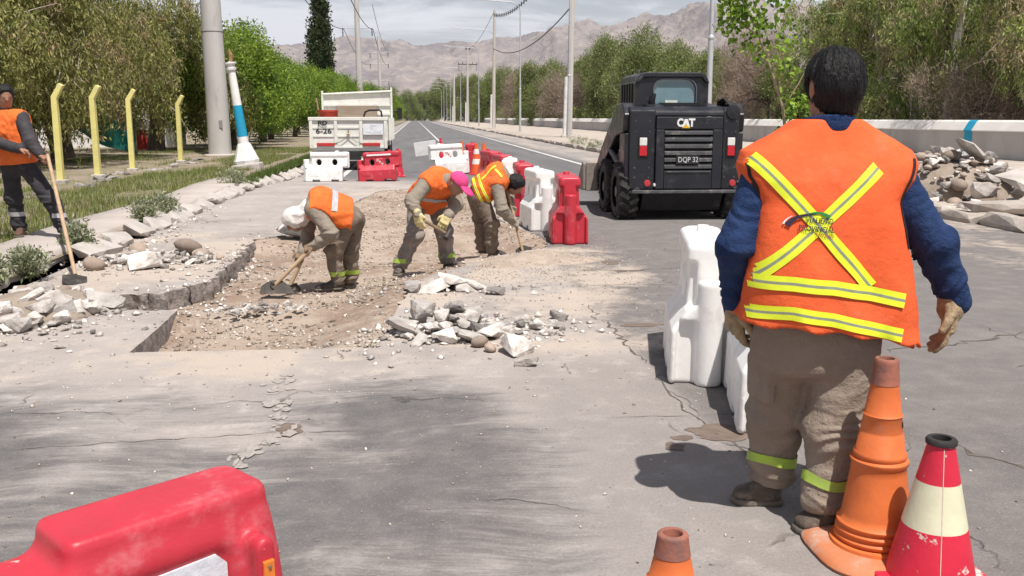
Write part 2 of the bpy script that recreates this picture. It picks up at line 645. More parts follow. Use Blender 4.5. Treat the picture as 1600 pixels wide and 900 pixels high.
d_, bx_, by_ = poly_near(GX.ravel()[bv], GY.ravel()[bv], PIT)
VX = GX.ravel().copy(); VY = GY.ravel().copy(); VZ = GZ.ravel().copy()
# broken edges wander a few centimetres; the saw cut (near and near-left edges) stays straight
jag = np.where(by_ > 7.45, 0.10, 0.006)
jn = fbm(np.stack([bx_ * 9, by_ * 9, np.zeros(len(bx_))], 1), 2) - 0.5
jn2 = fbm(np.stack([bx_ * 9 + 40, by_ * 9, np.zeros(len(bx_))], 1), 2) - 0.5
VX[bv] = bx_ + jn * 2 * jag; VY[bv] = by_ + jn2 * 2 * jag
VZ[bv] -= np.where(by_ > 7.45, 0.02 * np.abs(jn), 0)
used = np.unique(keep)
rem = -np.ones(GX.size, int); rem[used] = np.arange(len(used))
V = np.stack([VX, VY, VZ], 1)
me = npmesh('road', V[used], rem[keep], True)

# colour masks: R dark sweep marks, G sand and dust, B asphalt (0 = dusty concrete, 1 = bare asphalt), A right-lane asphalt
px, py = VX[used], VY[used]
PN = np.stack([px, py, np.zeros(len(px))], 1)
nA = fbm(PN * 0.55 + 3, 4); nB = fbm(PN * 1.7 + 8, 4); nC = fbm(PN * 0.9 + 20, 3)
edge = (nA - 0.5) * 1.3


def box_mask(x0, x1, y0, y1, s):
    return sstep(x0 - s, x0 + s, px + edge * 0.7) * (1 - sstep(x1 - s, x1 + s, px + edge * 0.7)) * sstep(y0 - s, y0 + s, py + edge * 0.7) * (1 - sstep(y1 - s, y1 + s, py + edge * 0.7))


streak = box_mask(-3.7, 0.72, 0.3, 5.45, 0.6) * (0.52 + 0.50 * sstep(0.36, 0.60, nA * 0.5 + nC * 0.5))
streak = np.maximum(streak, box_mask(-3.2, 1.3, 13.0, 20.0, 0.8) * 0.22)
streak = np.maximum(streak, box_mask(-3.4, -2.0, 11.5, 17.0, 0.6) * 0.35)
streak = np.maximum(streak, box_mask(1.3, 2.6, 8.0, 10.2, 0.4) * 0.5)
sand = np.maximum.reduce([box_mask(0.4, 2.2, 8.3, 10.6, 0.4) * 0.9, box_mask(-0.3, 1.9, 5.9, 8.5, 0.5) * 0.55, box_mask(-3.7, -1.7, 5.3, 12.5, 0.5) * 0.5,
                          box_mask(-1.6, 1.6, 12, 21.5, 0.6) * 0.55, box_mask(-2.5, 0.3, 5.3, 6.2, 0.25) * 0.5, box_mask(5.9, 8.2, 8, 120, 0.5) * 0.35])
sand *= 0.55 + 0.9 * sstep(0.35, 0.65, nB)
asph = sstep(20.5, 23.5, py + edge * 2 + 0.6 * px)
asph = np.maximum(asph, sstep(2.4, 3.6, px) * sstep(11.5, 19, py + edge))
asph *= 1 - 0.65 * sstep(5.3, 6.4, px) * sstep(9, 12, py)
asph *= 1 - 0.75 * (1 - sstep(-2.3, -1.9, px))
lane = sstep(1.36, 1.46, px + 0.04 * (nB - 0.5)) * (1 - sstep(16, 22, py))
patch = sstep(2.15, 2.25, px + 0.18 * py - 0.72 + 0.1 * (nB - 0.5)) * (1 - sstep(4.12, 4.2, py + 0.1 * (nB - 0.5)))
lane = np.maximum(lane * 0.92, patch)
# the near-left concrete is duller
lane = np.maximum(lane, 0.42 * sstep(0.2, 0.9, px + edge * 0.4) * (1 - sstep(4.8, 6.0, py + edge * 0.3)))
ca = me.color_attributes.new('masks', 'FLOAT_COLOR', 'POINT')
ca.data.foreach_set('color', np.clip(np.stack([streak, sand, asph, lane], 1), 0, 1).astype(np.float32).ravel())

m, nt, p = newmat('road_surface')
pos = nd(nt, 'ShaderNodeNewGeometry').outputs['Position']
at_ = nd(nt, 'ShaderNodeAttribute', attribute_name='masks')
sp = nd(nt, 'ShaderNodeSeparateColor', {0: at_.outputs['Color']})
mS, mD, mA = sp.outputs[0], sp.outputs[1], sp.outputs[2]
mL = at_.outputs['Alpha']
n_big = noise(nt, pos, 0.8, 4, 0.6)
n_mid = noise(nt, pos, 5.0, 4, 0.68)
n_fine = noise(nt, pos, 70.0, 3, 0.7)
n_agg = noise(nt, pos, 210.0, 2, 0.7)
conc = mixc(nt, mapr(nt, n_big, 0.32, 0.68), (0.385, 0.345, 0.322), (0.300, 0.270, 0.254))
conc = mixc(nt, mapr(nt, n_mid, 0.5, 0.75), conc, (0.45, 0.41, 0.385))
lanec = mixc(nt, mapr(nt, n_mid, 0.35, 0.7), (0.140, 0.128, 0.124), (0.180, 0.164, 0.158))
lanec = mixc(nt, mapr(nt, n_big, 0.5, 0.75), lanec, (0.215, 0.196, 0.186))
asphc = mixc(nt, mapr(nt, noise(nt, scl(nt, pos, (1.2, 0.12, 1)), 1.0, 5), 0.35, 0.65), (0.120, 0.117, 0.122), (0.155, 0.150, 0.153))
col = mixc(nt, mL, conc, lanec)
col = mixc(nt, mA, col, asphc)
# sweep marks: noise stretched across the road and bent by a slow swirl
wv = nd(nt, 'ShaderNodeTexNoise', {'Vector': pos, 'Scale': 0.75, 'Detail': 2.0})
bend = nd(nt, 'ShaderNodeVectorMath', {0: wv.outputs['Color'], 1: (0.5, 0.5, 0.5)}, operation='SUBTRACT').outputs[0]
bend = nd(nt, 'ShaderNodeVectorMath', {0: bend, 1: (0.9, 0.55, 0.0)}, operation='MULTIPLY').outputs[0]
sv = nd(nt, 'ShaderNodeVectorMath', {0: pos, 1: bend}, operation='ADD').outputs[0]
s1 = noise(nt, scl(nt, sv, (0.8, 2.0, 1)), 1.0, 6, 0.68, 0.6)
s2 = noise(nt, scl(nt, sv, (1.6, 15.0, 1)), 1.0, 5, 0.74)
s3 = noise(nt, scl(nt, sv, (9.0, 60.0, 1)), 1.0, 2, 0.7)
st = mth(nt, 'ADD', mth(nt, 'MULTIPLY', s1, 0.62), mth(nt, 'ADD', mth(nt, 'MULTIPLY', s2, 0.26), mth(nt, 'MULTIPLY', s3, 0.12)))
lim = mth(nt, 'SUBTRACT', 0.86, mth(nt, 'MULTIPLY', mS, 0.46))
sf = nd(nt, 'ShaderNodeMapRange', {'Value': mth(nt, 'SUBTRACT', st, mth(nt, 'SUBTRACT', lim, 0.04)), 'From Min': -0.08, 'From Max': 0.15, 'To Min': 0.0, 'To Max': 0.9}, interpolation_type='SMOOTHSTEP').outputs[0]
col = mixc(nt, sf, col, mixc(nt, mapr(nt, n_mid, 0.3, 0.7), (0.090, 0.085, 0.087), (0.140, 0.131, 0.130)))
# sand and dust
df = nd(nt, 'ShaderNodeMapRange', {'Value': mth(nt, 'ADD', mth(nt, 'MULTIPLY', mD, 0.8), mth(nt, 'SUBTRACT', n_mid, 0.62)), 'From Min': 0.0, 'From Max': 0.5, 'To Min': 0.0, 'To Max': 0.9}, interpolation_type='SMOOTHSTEP').outputs[0]
col = mixc(nt, df, col, mixc(nt, n_fine, (0.43, 0.352, 0.288), (0.50, 0.43, 0.37)))
# aggregate speckle and grime specks
col = mixc(nt, mth(nt, 'MULTIPLY', mapr(nt, n_agg, 0.58, 0.70), 0.45), col, (0.47, 0.43, 0.405))
col = mixc(nt, mth(nt, 'MULTIPLY', mapr(nt, n_fine, 0.56, 0.68), 0.34), col, (0.15, 0.135, 0.128))
col = mixc(nt, mth(nt, 'MULTIPLY', mapr(nt, n_fine, 0.44, 0.34), 0.22), col, (0.46, 0.42, 0.395))
col = mixc(nt, mth(nt, 'MULTIPLY', mapr(nt, noise(nt, pos, 150.0, 2, 0.6), 0.60, 0.70), 0.5), col, (0.13, 0.115, 0.105))
col = mixc(nt, mth(nt, 'MULTIPLY', mapr(nt, noise(nt, pos, 27.0, 3, 0.7), 0.67, 0.73), 0.6), col, (0.15, 0.13, 0.12))
# fine cracks
vo = nd(nt, 'ShaderNodeTexVoronoi', {'Vector': nd(nt, 'ShaderNodeVectorMath', {0: pos, 1: nd(nt, 'ShaderNodeVectorMath', {0: nd(nt, 'ShaderNodeTexNoise', {'Vector': pos, 'Scale': 2.2, 'Detail': 5.0}).outputs['Color'], 1: (0.55, 0.55, 0)}, operation='MULTIPLY').outputs[0]}, operation='ADD').outputs[0], 'Scale': 0.75}, feature='DISTANCE_TO_EDGE')
ck = mth(nt, 'MULTIPLY', mapr(nt, vo.outputs['Distance'], 0.0, 0.006, 1.0, 0.0), mapr(nt, n_big, 0.50, 0.60))
col = mixc(nt, mth(nt, 'MULTIPLY', ck, 0.7), col, (0.07, 0.06, 0.055))
nt.links.new(col, p.inputs['Base Color'])
p.inputs['Roughness'].default_value = 0.9
p.inputs['Specular IOR Level'].default_value = 0.18
bh = mth(nt, 'ADD', mth(nt, 'MULTIPLY', n_agg, 0.5), mth(nt, 'ADD', n_fine, mth(nt, 'MULTIPLY', ck, -2.0)))
nt.links.new(nd(nt, 'ShaderNodeBump', {'Strength': 0.8, 'Distance': 0.008, 'Height': bh}).outputs[0], p.inputs['Normal'])
MATS['road_surface'] = m
road = setp(mkobj('road', me, m), kind='structure')

# broken slab edge round the excavation
E2 = np.sort(np.concatenate([keep[:, [0, 1]], keep[:, [1, 2]], keep[:, [2, 3]], keep[:, [3, 0]]]), 1)
Eb = E2[bv[E2[:, 0]] & bv[E2[:, 1]]]
u, cn_ = np.unique(Eb, axis=0, return_counts=True)
Eb = u[cn_ == 1]
ev, ef = [], []
layers = 5
for a, b in Eb:
    base = len(ev)
    for l in range(layers + 1):
        for q in (a, b):
            z = VZ[q] - 0.20 * l / layers
            off = 0.0 if l == 0 else (0.09 if VY[q] > 7.45 else 0.012) * (fbm(np.array([[VX[q] * 14, VY[q] * 14, z * 30]]), 2)[0] - 0.35)
            cxn = 0.0
            dx = 0.3 - VX[q]
            ev.append((VX[q] + off * (1 if dx > 0 else -1), VY[q] + off * 0.3, z))
    for l in range(layers):
        ef.append((base + 2 * l, base + 2 * l + 1, base + 2 * l + 3, base + 2 * l + 2))
em = surf('broken_concrete_edge', (0.33, 0.29, 0.27), (0.14, 0.12, 0.11), 9, 0.95, 1.0, 28, world=True, dirt=((0.42, 0.37, 0.33), 0.5, 14))
eme = npmesh('slab_edge', ev, ef, False)
bmx = bmesh.new(); bmx.from_mesh(eme); bmesh.ops.remove_doubles(bmx, verts=bmx.verts, dist=0.0005); bmesh.ops.recalc_face_normals(bmx, faces=bmx.faces); bmx.to_mesh(eme); bmx.free()
mkobj('slab_edge', eme, em, road)

# ---- excavation floor
h2 = 0.04
fx = np.arange(-2.95, 1.9, h2); fy = np.arange(5.85, 20.6, h2)
FX, FY = np.meshgrid(fx, fy, indexing='ij')
fin = in_poly(FX, FY, PIT)
PF = np.stack([FX.ravel(), FY.ravel(), np.zeros(FX.size)], 1)
RIGHT = [(1.0, 20.4), (1.12, 17.0), (1.25, 13.5), (1.5, 12.2), (1.62, 11.3), (1.5, 10.75), (1.0, 10.25), (0.55, 9.55), (0.15, 8.95), (-0.07, 8.55), (-0.17, 7.3), (-0.27, 6.05)]


def pl_dist(px, py, pl):
    best = np.full(px.shape, 1e9)
    for (x0, y0), (x1, y1) in zip(pl[:-1], pl[1:]):
        dx, dy = x1 - x0, y1 - y0
        t = np.clip(((px - x0) * dx + (py - y0) * dy) / (dx * dx + dy * dy), 0, 1)
        best = np.minimum(best, np.hypot(px - x0 - t * dx, py - y0 - t * dy))
    return best


def pit_z(x, y):
    x = np.atleast_1d(np.asarray(x, float)); y = np.atleast_1d(np.asarray(y, float))
    ins = in_poly(x, y, PIT)
    dr = pl_dist(x, y, RIGHT)
    dn = pl_dist(x, y, [(-1.87, 6.08), (-0.27, 6.05)])
    dl = pl_dist(x, y, [(-1.90, 7.42), (-2.35, 7.55), (-2.62, 7.72)])
    df_ = pl_dist(x, y, [(-2.02, 11.9), (-1.75, 12.15), (-1.55, 12.9), (-1.45, 14.5), (-1.1, 17.0), (-0.75, 19.6), (0.1, 20.3), (0.9, 20.2)])
    dep = 0.165 * sstep(0, 0.75, dr) * (0.30 + 0.70 * sstep(0.0, 0.5, dn)) * (0.2 + 0.8 * sstep(0.0, 0.4, dl))
    dep = dep * (1 - 0.80 * sstep(11.2, 13.5, y)) * (0.12 + 0.88 * sstep(0, 0.6, df_))
    dep = dep + 0.13 * np.exp(-(((x - 0.95) / 0.42) ** 2 + ((y - 10.75) / 0.33) ** 2))          # hole being dug
    dep = dep - 0.055 * np.exp(-(((x + 1.15) / 0.45) ** 2 + ((y - 8.0) / 0.22) ** 2))
    nz = fbm(np.stack([x * 2.2, y * 2.2, x * 0], 1), 4) - 0.5
    nf = fbm(np.stack([x * 9, y * 9, x * 0], 1), 3) - 0.5
    z = -dep + 0.05 * nz * sstep(0, 0.5, dr) + 0.022 * nf
    z = np.where(ins, z, np.minimum(z, -0.012))
    return z


FZ = pit_z(FX.ravel(), FY.ravel())
# only keep cells that touch the pit; the outermost ring dives under the slab
di, _, _ = poly_near(FX, FY, PIT)
cellk = fin | (di < 0.09)
jj = np.arange(FX.size).reshape(FX.shape)
qq = np.stack([jj[:-1, :-1], jj[1:, :-1], jj[1:, 1:], jj[:-1, 1:]], -1)
ck_ = cellk[:-1, :-1] & cellk[1:, :-1] & cellk[1:, 1:] & cellk[:-1, 1:]
FZ = np.where(fin.ravel(), FZ, np.minimum(FZ, -0.03))
qq = qq[ck_]
used = np.unique(qq); rem = -np.ones(FX.size, int); rem[used] = np.arange(len(used))
V = np.stack([FX.ravel(), FY.ravel(), FZ], 1)
m, nt, p = newmat('excavated_soil')
pos = nd(nt, 'ShaderNodeNewGeometry').outputs['Position']
a1 = noise(nt, pos, 0.9, 6, 0.6, 0.3); a2 = noise(nt, pos, 9.0, 7, 0.7); a3 = noise(nt, pos, 60.0, 5, 0.7)
col = mixc(nt, mapr(nt, a1, 0.36, 0.62), (0.43, 0.35, 0.285), (0.295, 0.215, 0.165))
col = mixc(nt, mapr(nt, a2, 0.45, 0.72), col, (0.46, 0.385, 0.32))
col = mixc(nt, mth(nt, 'MULTIPLY', mapr(nt, a3, 0.55, 0.7), 0.5), col, (0.16, 0.115, 0.09))
nt.links.new(col, p.inputs['Base Color']); p.inputs['Roughness'].default_value = 0.97; p.inputs['Specular IOR Level'].default_value = 0.1
nt.links.new(nd(nt, 'ShaderNodeBump', {'Strength': 0.9, 'Distance': 0.02, 'Height': mth(nt, 'ADD', a3, a2)}).outputs[0], p.inputs['Normal'])
MATS['excavated_soil'] = m
setp(mkobj('excavation_floor', npmesh('excavation_floor', V[used], rem[qq], True), m), kind='structure')

# ---- heap of loose sand thrown out to the right of the hole
sx = np.arange(0.35, 2.3, 0.04); sy = np.arange(8.75, 10.9, 0.04)
SX, SY = np.meshgrid(sx, sy, indexing='ij')
PS = np.stack([SX.ravel(), SY.ravel(), np.zeros(SX.size)], 1)
sn = (fbm(PS * 3, 4) - 0.5).reshape(SX.shape)
sz = 0.13 * np.exp(-(((SX - 1.35) / 0.55) ** 2 + ((SY - 9.75) / 0.30) ** 2)) + 0.05 * np.exp(-(((SX - 0.85) / 0.35) ** 2 + ((SY - 9.35) / 0.22) ** 2)) + 0.04 * sn - 0.035
sz += 0.02 * (fbm(PS * 11, 3) - 0.5).reshape(SX.shape)
edge0 = np.minimum.reduce([SX - sx[0], sx[-1] - SX, SY - sy[0], sy[-1] - SY])
sz = np.where(edge0 < 0.05, -0.05, sz)
jj = np.arange(SX.size).reshape(SX.shape)
qq = np.stack([jj[:-1, :-1], jj[1:, :-1], jj[1:, 1:], jj[:-1, 1:]], -1).reshape(-1, 4)
zz = sz.ravel()
qq = qq[(zz[qq].max(1) > -0.02)]
used = np.unique(qq); rem = -np.ones(SX.size, int); rem[used] = np.arange(len(used))
sandm = surf('loose_sand', (0.46, 0.38, 0.31), (0.36, 0.29, 0.235), 7, 0.97, 0.9, 60, world=True, dirt=((0.20, 0.155, 0.12), 0.25, 22))
setp(mkobj('sand', npmesh('sand', np.stack([SX.ravel(), SY.ravel(), zz], 1)[used], rem[qq], True), sandm), 'low mound of loose tan sand beside the hole being dug', 'sand', kind='stuff')


def top_z(x, y):
    """surface height where loose things lie"""
    if in_poly(np.array([x]), np.array([y]), PIT)[0]:
        return float(pit_z([x], [y])[0])
    z = 0.0
    if 0.4 < x < 2.25 and 8.8 < y < 10.85:
        z = max(z, 0.13 * math.exp(-(((x - 1.35) / 0.55) ** 2 + ((y - 9.75) / 0.30) ** 2)) + 0.05 * math.exp(-(((x - 0.85) / 0.35) ** 2 + ((y - 9.35) / 0.22) ** 2)) - 0.035)
    return z


# ---- painted lines and joint cracks
paint = surf('worn_road_paint', (0.62, 0.60, 0.57), (0.50, 0.48, 0.46), 3, 0.8, world=True, wear=((0.17, 0.165, 0.165), 0.56, 5))


def strip(x0, x1, y0, y1, n=20, z=0.006):
    ys = np.geomspace(y0, y1, n)
    V = [(x, y, z) for y in ys for x in (x0, x1)]
    return V, [(2 * i, 2 * i + 1, 2 * i + 3, 2 * i + 2) for i in range(n - 1)]


for nm, x0, x1, y0, y1 in (('edge_line', 5.33, 5.49, 19, 500), ('edge_line', -1.98, -1.83, 23, 500), ('centre_line', 1.5, 1.63, 47, 500)):
    v, f = strip(x0, x1, y0, y1, 40, 0.004)
    mkobj(nm, npmesh(nm, v, f), paint, road)

crackm = surf('joint_crack', (0.075, 0.062, 0.055), (0.16, 0.13, 0.11), 18, 0.95, 0.6, 50, world=True)


def crack(pts, w, z=0.002, wander=0.03, seed=0):
    r = random.Random(seed)
    P = []
    for (a, b) in zip(pts[:-1], pts[1:]):
        L = math.hypot(b[0] - a[0], b[1] - a[1]); n = max(2, int(L / 0.06))
        for i in range(n):
            t = i / n
            P.append((a[0] + (b[0] - a[0]) * t + r.uniform(-1, 1) * wander, a[1] + (b[1] - a[1]) * t + r.uniform(-1, 1) * wander))
    P.append(pts[-1])
    V, Fc = [], []
    for i, q in enumerate(P):
        a = P[max(i - 1, 0)]; b = P[min(i + 1, len(P) - 1)]
        tx, ty = b[0] - a[0], b[1] - a[1]; L = math.hypot(tx, ty) + 1e-6
        ww = 0.6 * w * r.uniform(0.1, 1.0) * min(1, i / 3 + 0.1, (len(P) - 1 - i) / 3 + 0.1)
        V += [(q[0] - ty / L * ww, q[1] + tx / L * ww, z), (q[0] + ty / L * ww, q[1] - tx / L * ww, z)]
        if i: Fc.append((2 * i - 2, 2 * i - 1, 2 * i + 1, 2 * i))
    return mkobj('crack', npmesh('crack', V, Fc), crackm, road)


crack([(1.40, 6.75), (1.39, 6.2), (1.40, 5.84), (1.39, 5.45)], 0.022, seed=1)
crack([(1.39, 5.2), (1.37, 4.85), (1.38, 4.54), (1.42, 4.28), (1.46, 3.9), (1.50, 3.55)], 0.012, wander=0.02, seed=2)
crack([(1.38, 4.9), (1.44, 4.65), (1.40, 4.35)], 0.008, wander=0.02, seed=21)
crack([(0.95, 4.44), (1.12, 4.45), (1.38, 4.43)], 0.009, wander=0.01, seed=3)
crack([(-1.9, 4.27), (-1.1, 4.35), (-0.62, 4.39), (-0.3, 4.37)], 0.008, wander=0.012, seed=4)
crack([(2.45, 3.95), (2.52, 3.7), (2.72, 3.5), (2.95, 3.35)], 0.035, wander=0.03, seed=5)
crack([(3.0, 5.6), (3.6, 5.75), (4.3, 6.0)], 0.03, wander=0.05, seed=6)
crack([(1.5, 9.0), (2.1, 8.98), (2.9, 9.15)], 0.012, wander=0.012, seed=7)
crack([(1.3, 8.15), (1.9, 8.2), (2.6, 8.1)], 0.008, wander=0.01, seed=8)
crack([(-2.6, 13.2), (-1.9, 13.25)], 0.02, wander=0.02, seed=9)

stainm = surf('brown_stain', (0.135, 0.10, 0.082), (0.18, 0.14, 0.115), 14, 0.9, 0.3, 60, world=True)


def blot(cx, cy, rx, ry, seed, mat=stainm, z=0.0025, n=34, jag=0.45):
    a = np.linspace(0, 2 * PI, n, endpoint=False)
    r = 1 - jag + jag * 2 * fbm(np.stack([np.cos(a) * 2.2 + seed * 7, np.sin(a) * 2.2, a * 0], 1), 4)
    V = [(cx, cy, z)] + [(cx + rx * r[i] * math.cos(a[i]), cy + ry * r[i] * math.sin(a[i]), z) for i in range(n)]
    mkobj('stain', npmesh('stain', V, [(0, 1 + i, 1 + (i + 1) % n) for i in range(n)]), mat, road)


blot(1.43, 4.17, 0.15, 0.115, 1); blot(1.24, 4.11, 0.05, 0.035, 2); blot(1.17, 4.0, 0.045, 0.06, 3, z=0.0035)
blot(1.62, 6.53, 0.16, 0.06, 4); blot(2.02, 9.5, 0.10, 0.12, 5); blot(2.1, 8.95, 0.13, 0.05, 6, z=0.0035)
blot(-0.635, 4.43, 0.065, 0.10, 7)
dustm = surf('spilt_dust', (0.43, 0.39, 0.36), (0.35, 0.315, 0.29), 16, 0.97, 0.9, 45, world=True, dirt=((0.2, 0.17, 0.15), 0.3, 30))
rb = random.Random(8)
for k_ in range(60):
    t_ = rb.random()
    yy_ = 5.45 - 1.6 * t_
    xx_ = float(np.interp(yy_, [3.85, 4.1, 4.35, 4.6, 5.0, 5.45], [-0.86, -0.76, -0.66, -0.70, -0.80, -0.79])) + rb.gauss(0, 0.035)
    blot(xx_, yy_, rb.uniform(0.008, 0.032), rb.uniform(0.012, 0.05), 20 + k_, dustm, 0.0022 + 0.0001 * k_, 16, 0.7)

# ---- left: sloping kerb slabs, pavement strip, verge
concm = surf('weathered_concrete', (0.50, 0.455, 0.42), (0.40, 0.365, 0.335), 4, 0.93, 0.6, 45, world=True, dirt=((0.26, 0.22, 0.19), 0.25, 6))
pav = MB()
pavm = surf('pavement_concrete', (0.47, 0.41, 0.375), (0.40, 0.35, 0.315), 1.3, 0.93, 0.4, 60, world=True, dirt=((0.34, 0.29, 0.25), 0.2, 5))
def edge_x(y):
    return -3.72 + 0.05 * math.sin(y * 0.9) + 0.02 * math.sin(y * 4.1)
ys = [1.0 + 0.25 * i for i in range(85)]
V, Fc = [], []
for i, y in enumerate(ys):
    jx = 0.025 * math.sin(y * 11.3) + 0.02 * math.sin(y * 23.1)
    e = edge_x(y) + jx
    bk = -4.52 + 0.08 * math.sin(y * 0.8 + 1)
    V += [(e + 0.01, y, 0.02), (e, y, 0.135), (e - 0.06, y, 0.15), (bk, y, 0.15), (bk - 0.03, y, 0.02)]
    if i:
        b = 5 * i
        for k_ in range(4):
            Fc.append((b - 5 + k_, b + k_, b + k_ + 1, b - 4 + k_))
setp(mkobj('pavement', npmesh('pavement', V, Fc), pavm), kind='structure')

kerb = thing('kerb', None, None, kind='structure')
kst = []
for s_ in range(4):
    b_ = MB(); b_.box((0, 0, 0), (0.30, 0.86, 0.10))
    kst.append(b_)
def chunk_mesh(name, dims, seed, n=22, bevel=0.06, noise_amp=0.035, sub=1):
    """a broken lump: hull of random points, split once and roughened"""
    r = random.Random(seed)
    bm = bmesh.new()
    for _ in range(n):
        v = Vector((r.uniform(-1, 1), r.uniform(-1, 1), r.uniform(-1, 1)))
        m_ = max(abs(v.x), abs(v.y), abs(v.z)); v = v / (m_ + 1e-6) * (0.75 + 0.25 * r.random()) if r.random() < 0.75 else v.normalized()
        bm.verts.new((v.x * dims[0] / 2, v.y * dims[1] / 2, v.z * dims[2] / 2))
    res = bmesh.ops.convex_hull(bm, input=bm.verts)
    junk = [g for g in res['geom_interior'] if isinstance(g, bmesh.types.BMVert)]
    bmesh.ops.delete(bm, geom=junk, context='VERTS')
    bmesh.ops.triangulate(bm, faces=bm.faces)
    for _ in range(sub):
        bmesh.ops.subdivide_edges(bm, edges=bm.edges, cuts=1, use_grid_fill=True)
        s = min(dims)
        for v in bm.verts:
            k_ = fbm(np.array([[v.co.x / s * 2 + seed, v.co.y / s * 2, v.co.z / s * 2]]), 3)[0] - 0.5
            v.co += v.co.normalized() * k_ * noise_amp * 2 * s / 0.3
    me = bpy.data.meshes.new(name)
    bm.to_mesh(me); bm.free()
    return me


stonem = surf('broken_concrete', (0.59, 0.55, 0.515), (0.44, 0.40, 0.37), 5, 0.95, 1.0, 20, dirt=((0.27, 0.225, 0.19), 0.5, 6), objvar=0.25)
brownm = surf('river_stone', (0.33, 0.26, 0.21), (0.25, 0.195, 0.16), 5, 0.85, 0.3, 30, objvar=0.25)
greym = surf('grey_stone', (0.30, 0.275, 0.26), (0.22, 0.20, 0.19), 6, 0.92, 0.7, 26, dirt=((0.42, 0.38, 0.34), 0.35, 6), objvar=0.3)
KM = [chunk_mesh('kerb_stone', (0.34, 0.95, 0.15), 40 + i, 60, noise_amp=0.006) for i in range(4)]
for m_ in KM: m_.materials.append(concm)
y = 4.2; i = 0
while y < 60:
    L = random.uniform(0.8, 1.05) if y < 20.5 else random.uniform(0.42, 0.6)
    if not (7.2 < y < 9.2 or random.random() < 0.06):
        k_ = random.choice(KM)
        xk = -3.55 + random.uniform(-0.03, 0.03)
        if y > 20.5: xk += 0.40 * sstep(20.5, 24, y)
        o = mkobj('kerb_stone', k_, None, kerb, (xk, y + L / 2, 0.055 + random.uniform(-0.02, 0.02)), (random.uniform(-.05, .05), R(24 + random.uniform(-9, 9)), R(random.uniform(-5, 5))), (1, L / 1.0, 1))
    y += L + random.uniform(0.0, 0.10); i += 1

# verge (left) and dirt strip (right): gently uneven earth
def terrain(name, x0, x1, y0, y1, nx, ny, z0, amp, mat, geo=True, zx=None):
    xs = np.linspace(x0, x1, nx) if zx is None else zx
    ys_ = np.concatenate([np.linspace(y0, 40, ny), np.geomspace(41, y1, 40)])
    TX, TY = np.meshgrid(xs, ys_, indexing='ij')
    PP = np.stack([TX.ravel() * 0.7, TY.ravel() * 0.7, TX.ravel() * 0], 1)
    TZ = z0 + amp * (fbm(PP, 4) - 0.5).reshape(TX.shape) * 2
    jj = np.arange(TX.size).reshape(TX.shape)
    q_ = np.stack([jj[:-1, :-1], jj[1:, :-1], jj[1:, 1:], jj[:-1, 1:]], -1).reshape(-1, 4)
    return setp(mkobj(name, npmesh(name, np.stack([TX.ravel(), TY.ravel(), TZ.ravel()], 1), q_, True), mat), kind='structure')

m, nt, p = newmat('verge_earth')
pos = nd(nt, 'ShaderNodeNewGeometry').outputs['Position']
a1 = noise(nt, pos, 0.7, 6, 0.65); a2 = noise(nt, pos, 7.0, 6, 0.7); a3 = noise(nt, pos, 45.0, 4, 0.7)
col = mixc(nt, mapr(nt, a1, 0.40, 0.62), (0.31, 0.25, 0.20), (0.17, 0.16, 0.075))
col = mixc(nt, mapr(nt, a2, 0.45, 0.7), col, (0.36, 0.30, 0.245))
col = mixc(nt, mth(nt, 'MULTIPLY', mapr(nt, a3, 0.52, 0.66), 0.5), col, (0.13, 0.10, 0.07))
nt.links.new(col, p.inputs['Base Color']); p.inputs['Roughness'].default_value = 0.97; p.inputs['Specular IOR Level'].default_value = 0.1
nt.links.new(nd(nt, 'ShaderNodeBump', {'Strength': 0.8, 'Distance': 0.03, 'Height': mth(nt, 'ADD', a3, a2)}).outputs[0], p.inputs['Normal'])
terrain('verge', -70, -3.66, 0.5, 700, 120, 160, 0.085, 0.03, m, zx=np.concatenate([np.linspace(-90, -12, 30), np.linspace(-11.5, -3.66, 80)]))
dirtm = surf('pale_dirt', (0.46, 0.40, 0.345), (0.37, 0.315, 0.27), 0.5, 0.97, 0.6, 25, world=True, dirt=((0.27, 0.22, 0.18), 0.3, 3.5))
terrain('dirt_strip', 8.05, 90, 0.5, 700, 60, 120, 0.09, 0.035, dirtm, zx=np.concatenate([np.linspace(8.12, 22, 60), np.linspace(23, 120, 30)]))

# right kerb of separate blocks
kerb2 = thing('kerb', None, None, kind='structure')
kc = surf('kerb_block_concrete', (0.42, 0.37, 0.33), (0.33, 0.285, 0.25), 5, 0.95, 0.7, 40, world=True, dirt=((0.2, 0.165, 0.14), 0.3, 6))
KM2 = [chunk_mesh('kerb_block', (0.30, 1.0, 0.26), 60 + i, 60, noise_amp=0.008) for i in range(4)]
for m_ in KM2: m_.materials.append(kc)
y = 9.0
while y < 150:
    L = random.uniform(0.85, 1.3) if y < 60 else 2.4
    if random.random() > 0.08:
        mkobj('kerb_block', random.choice(KM2), None, kerb2, (8.05 + random.uniform(-.05, .05), y + L / 2, 0.05 + random.uniform(-.03, .03)), (random.uniform(-.04, .04), random.uniform(-.12, .12), R(random.uniform(-4, 4))), (1.15, L / 1.04, 1))
    y += L + random.uniform(0.02, 0.12)

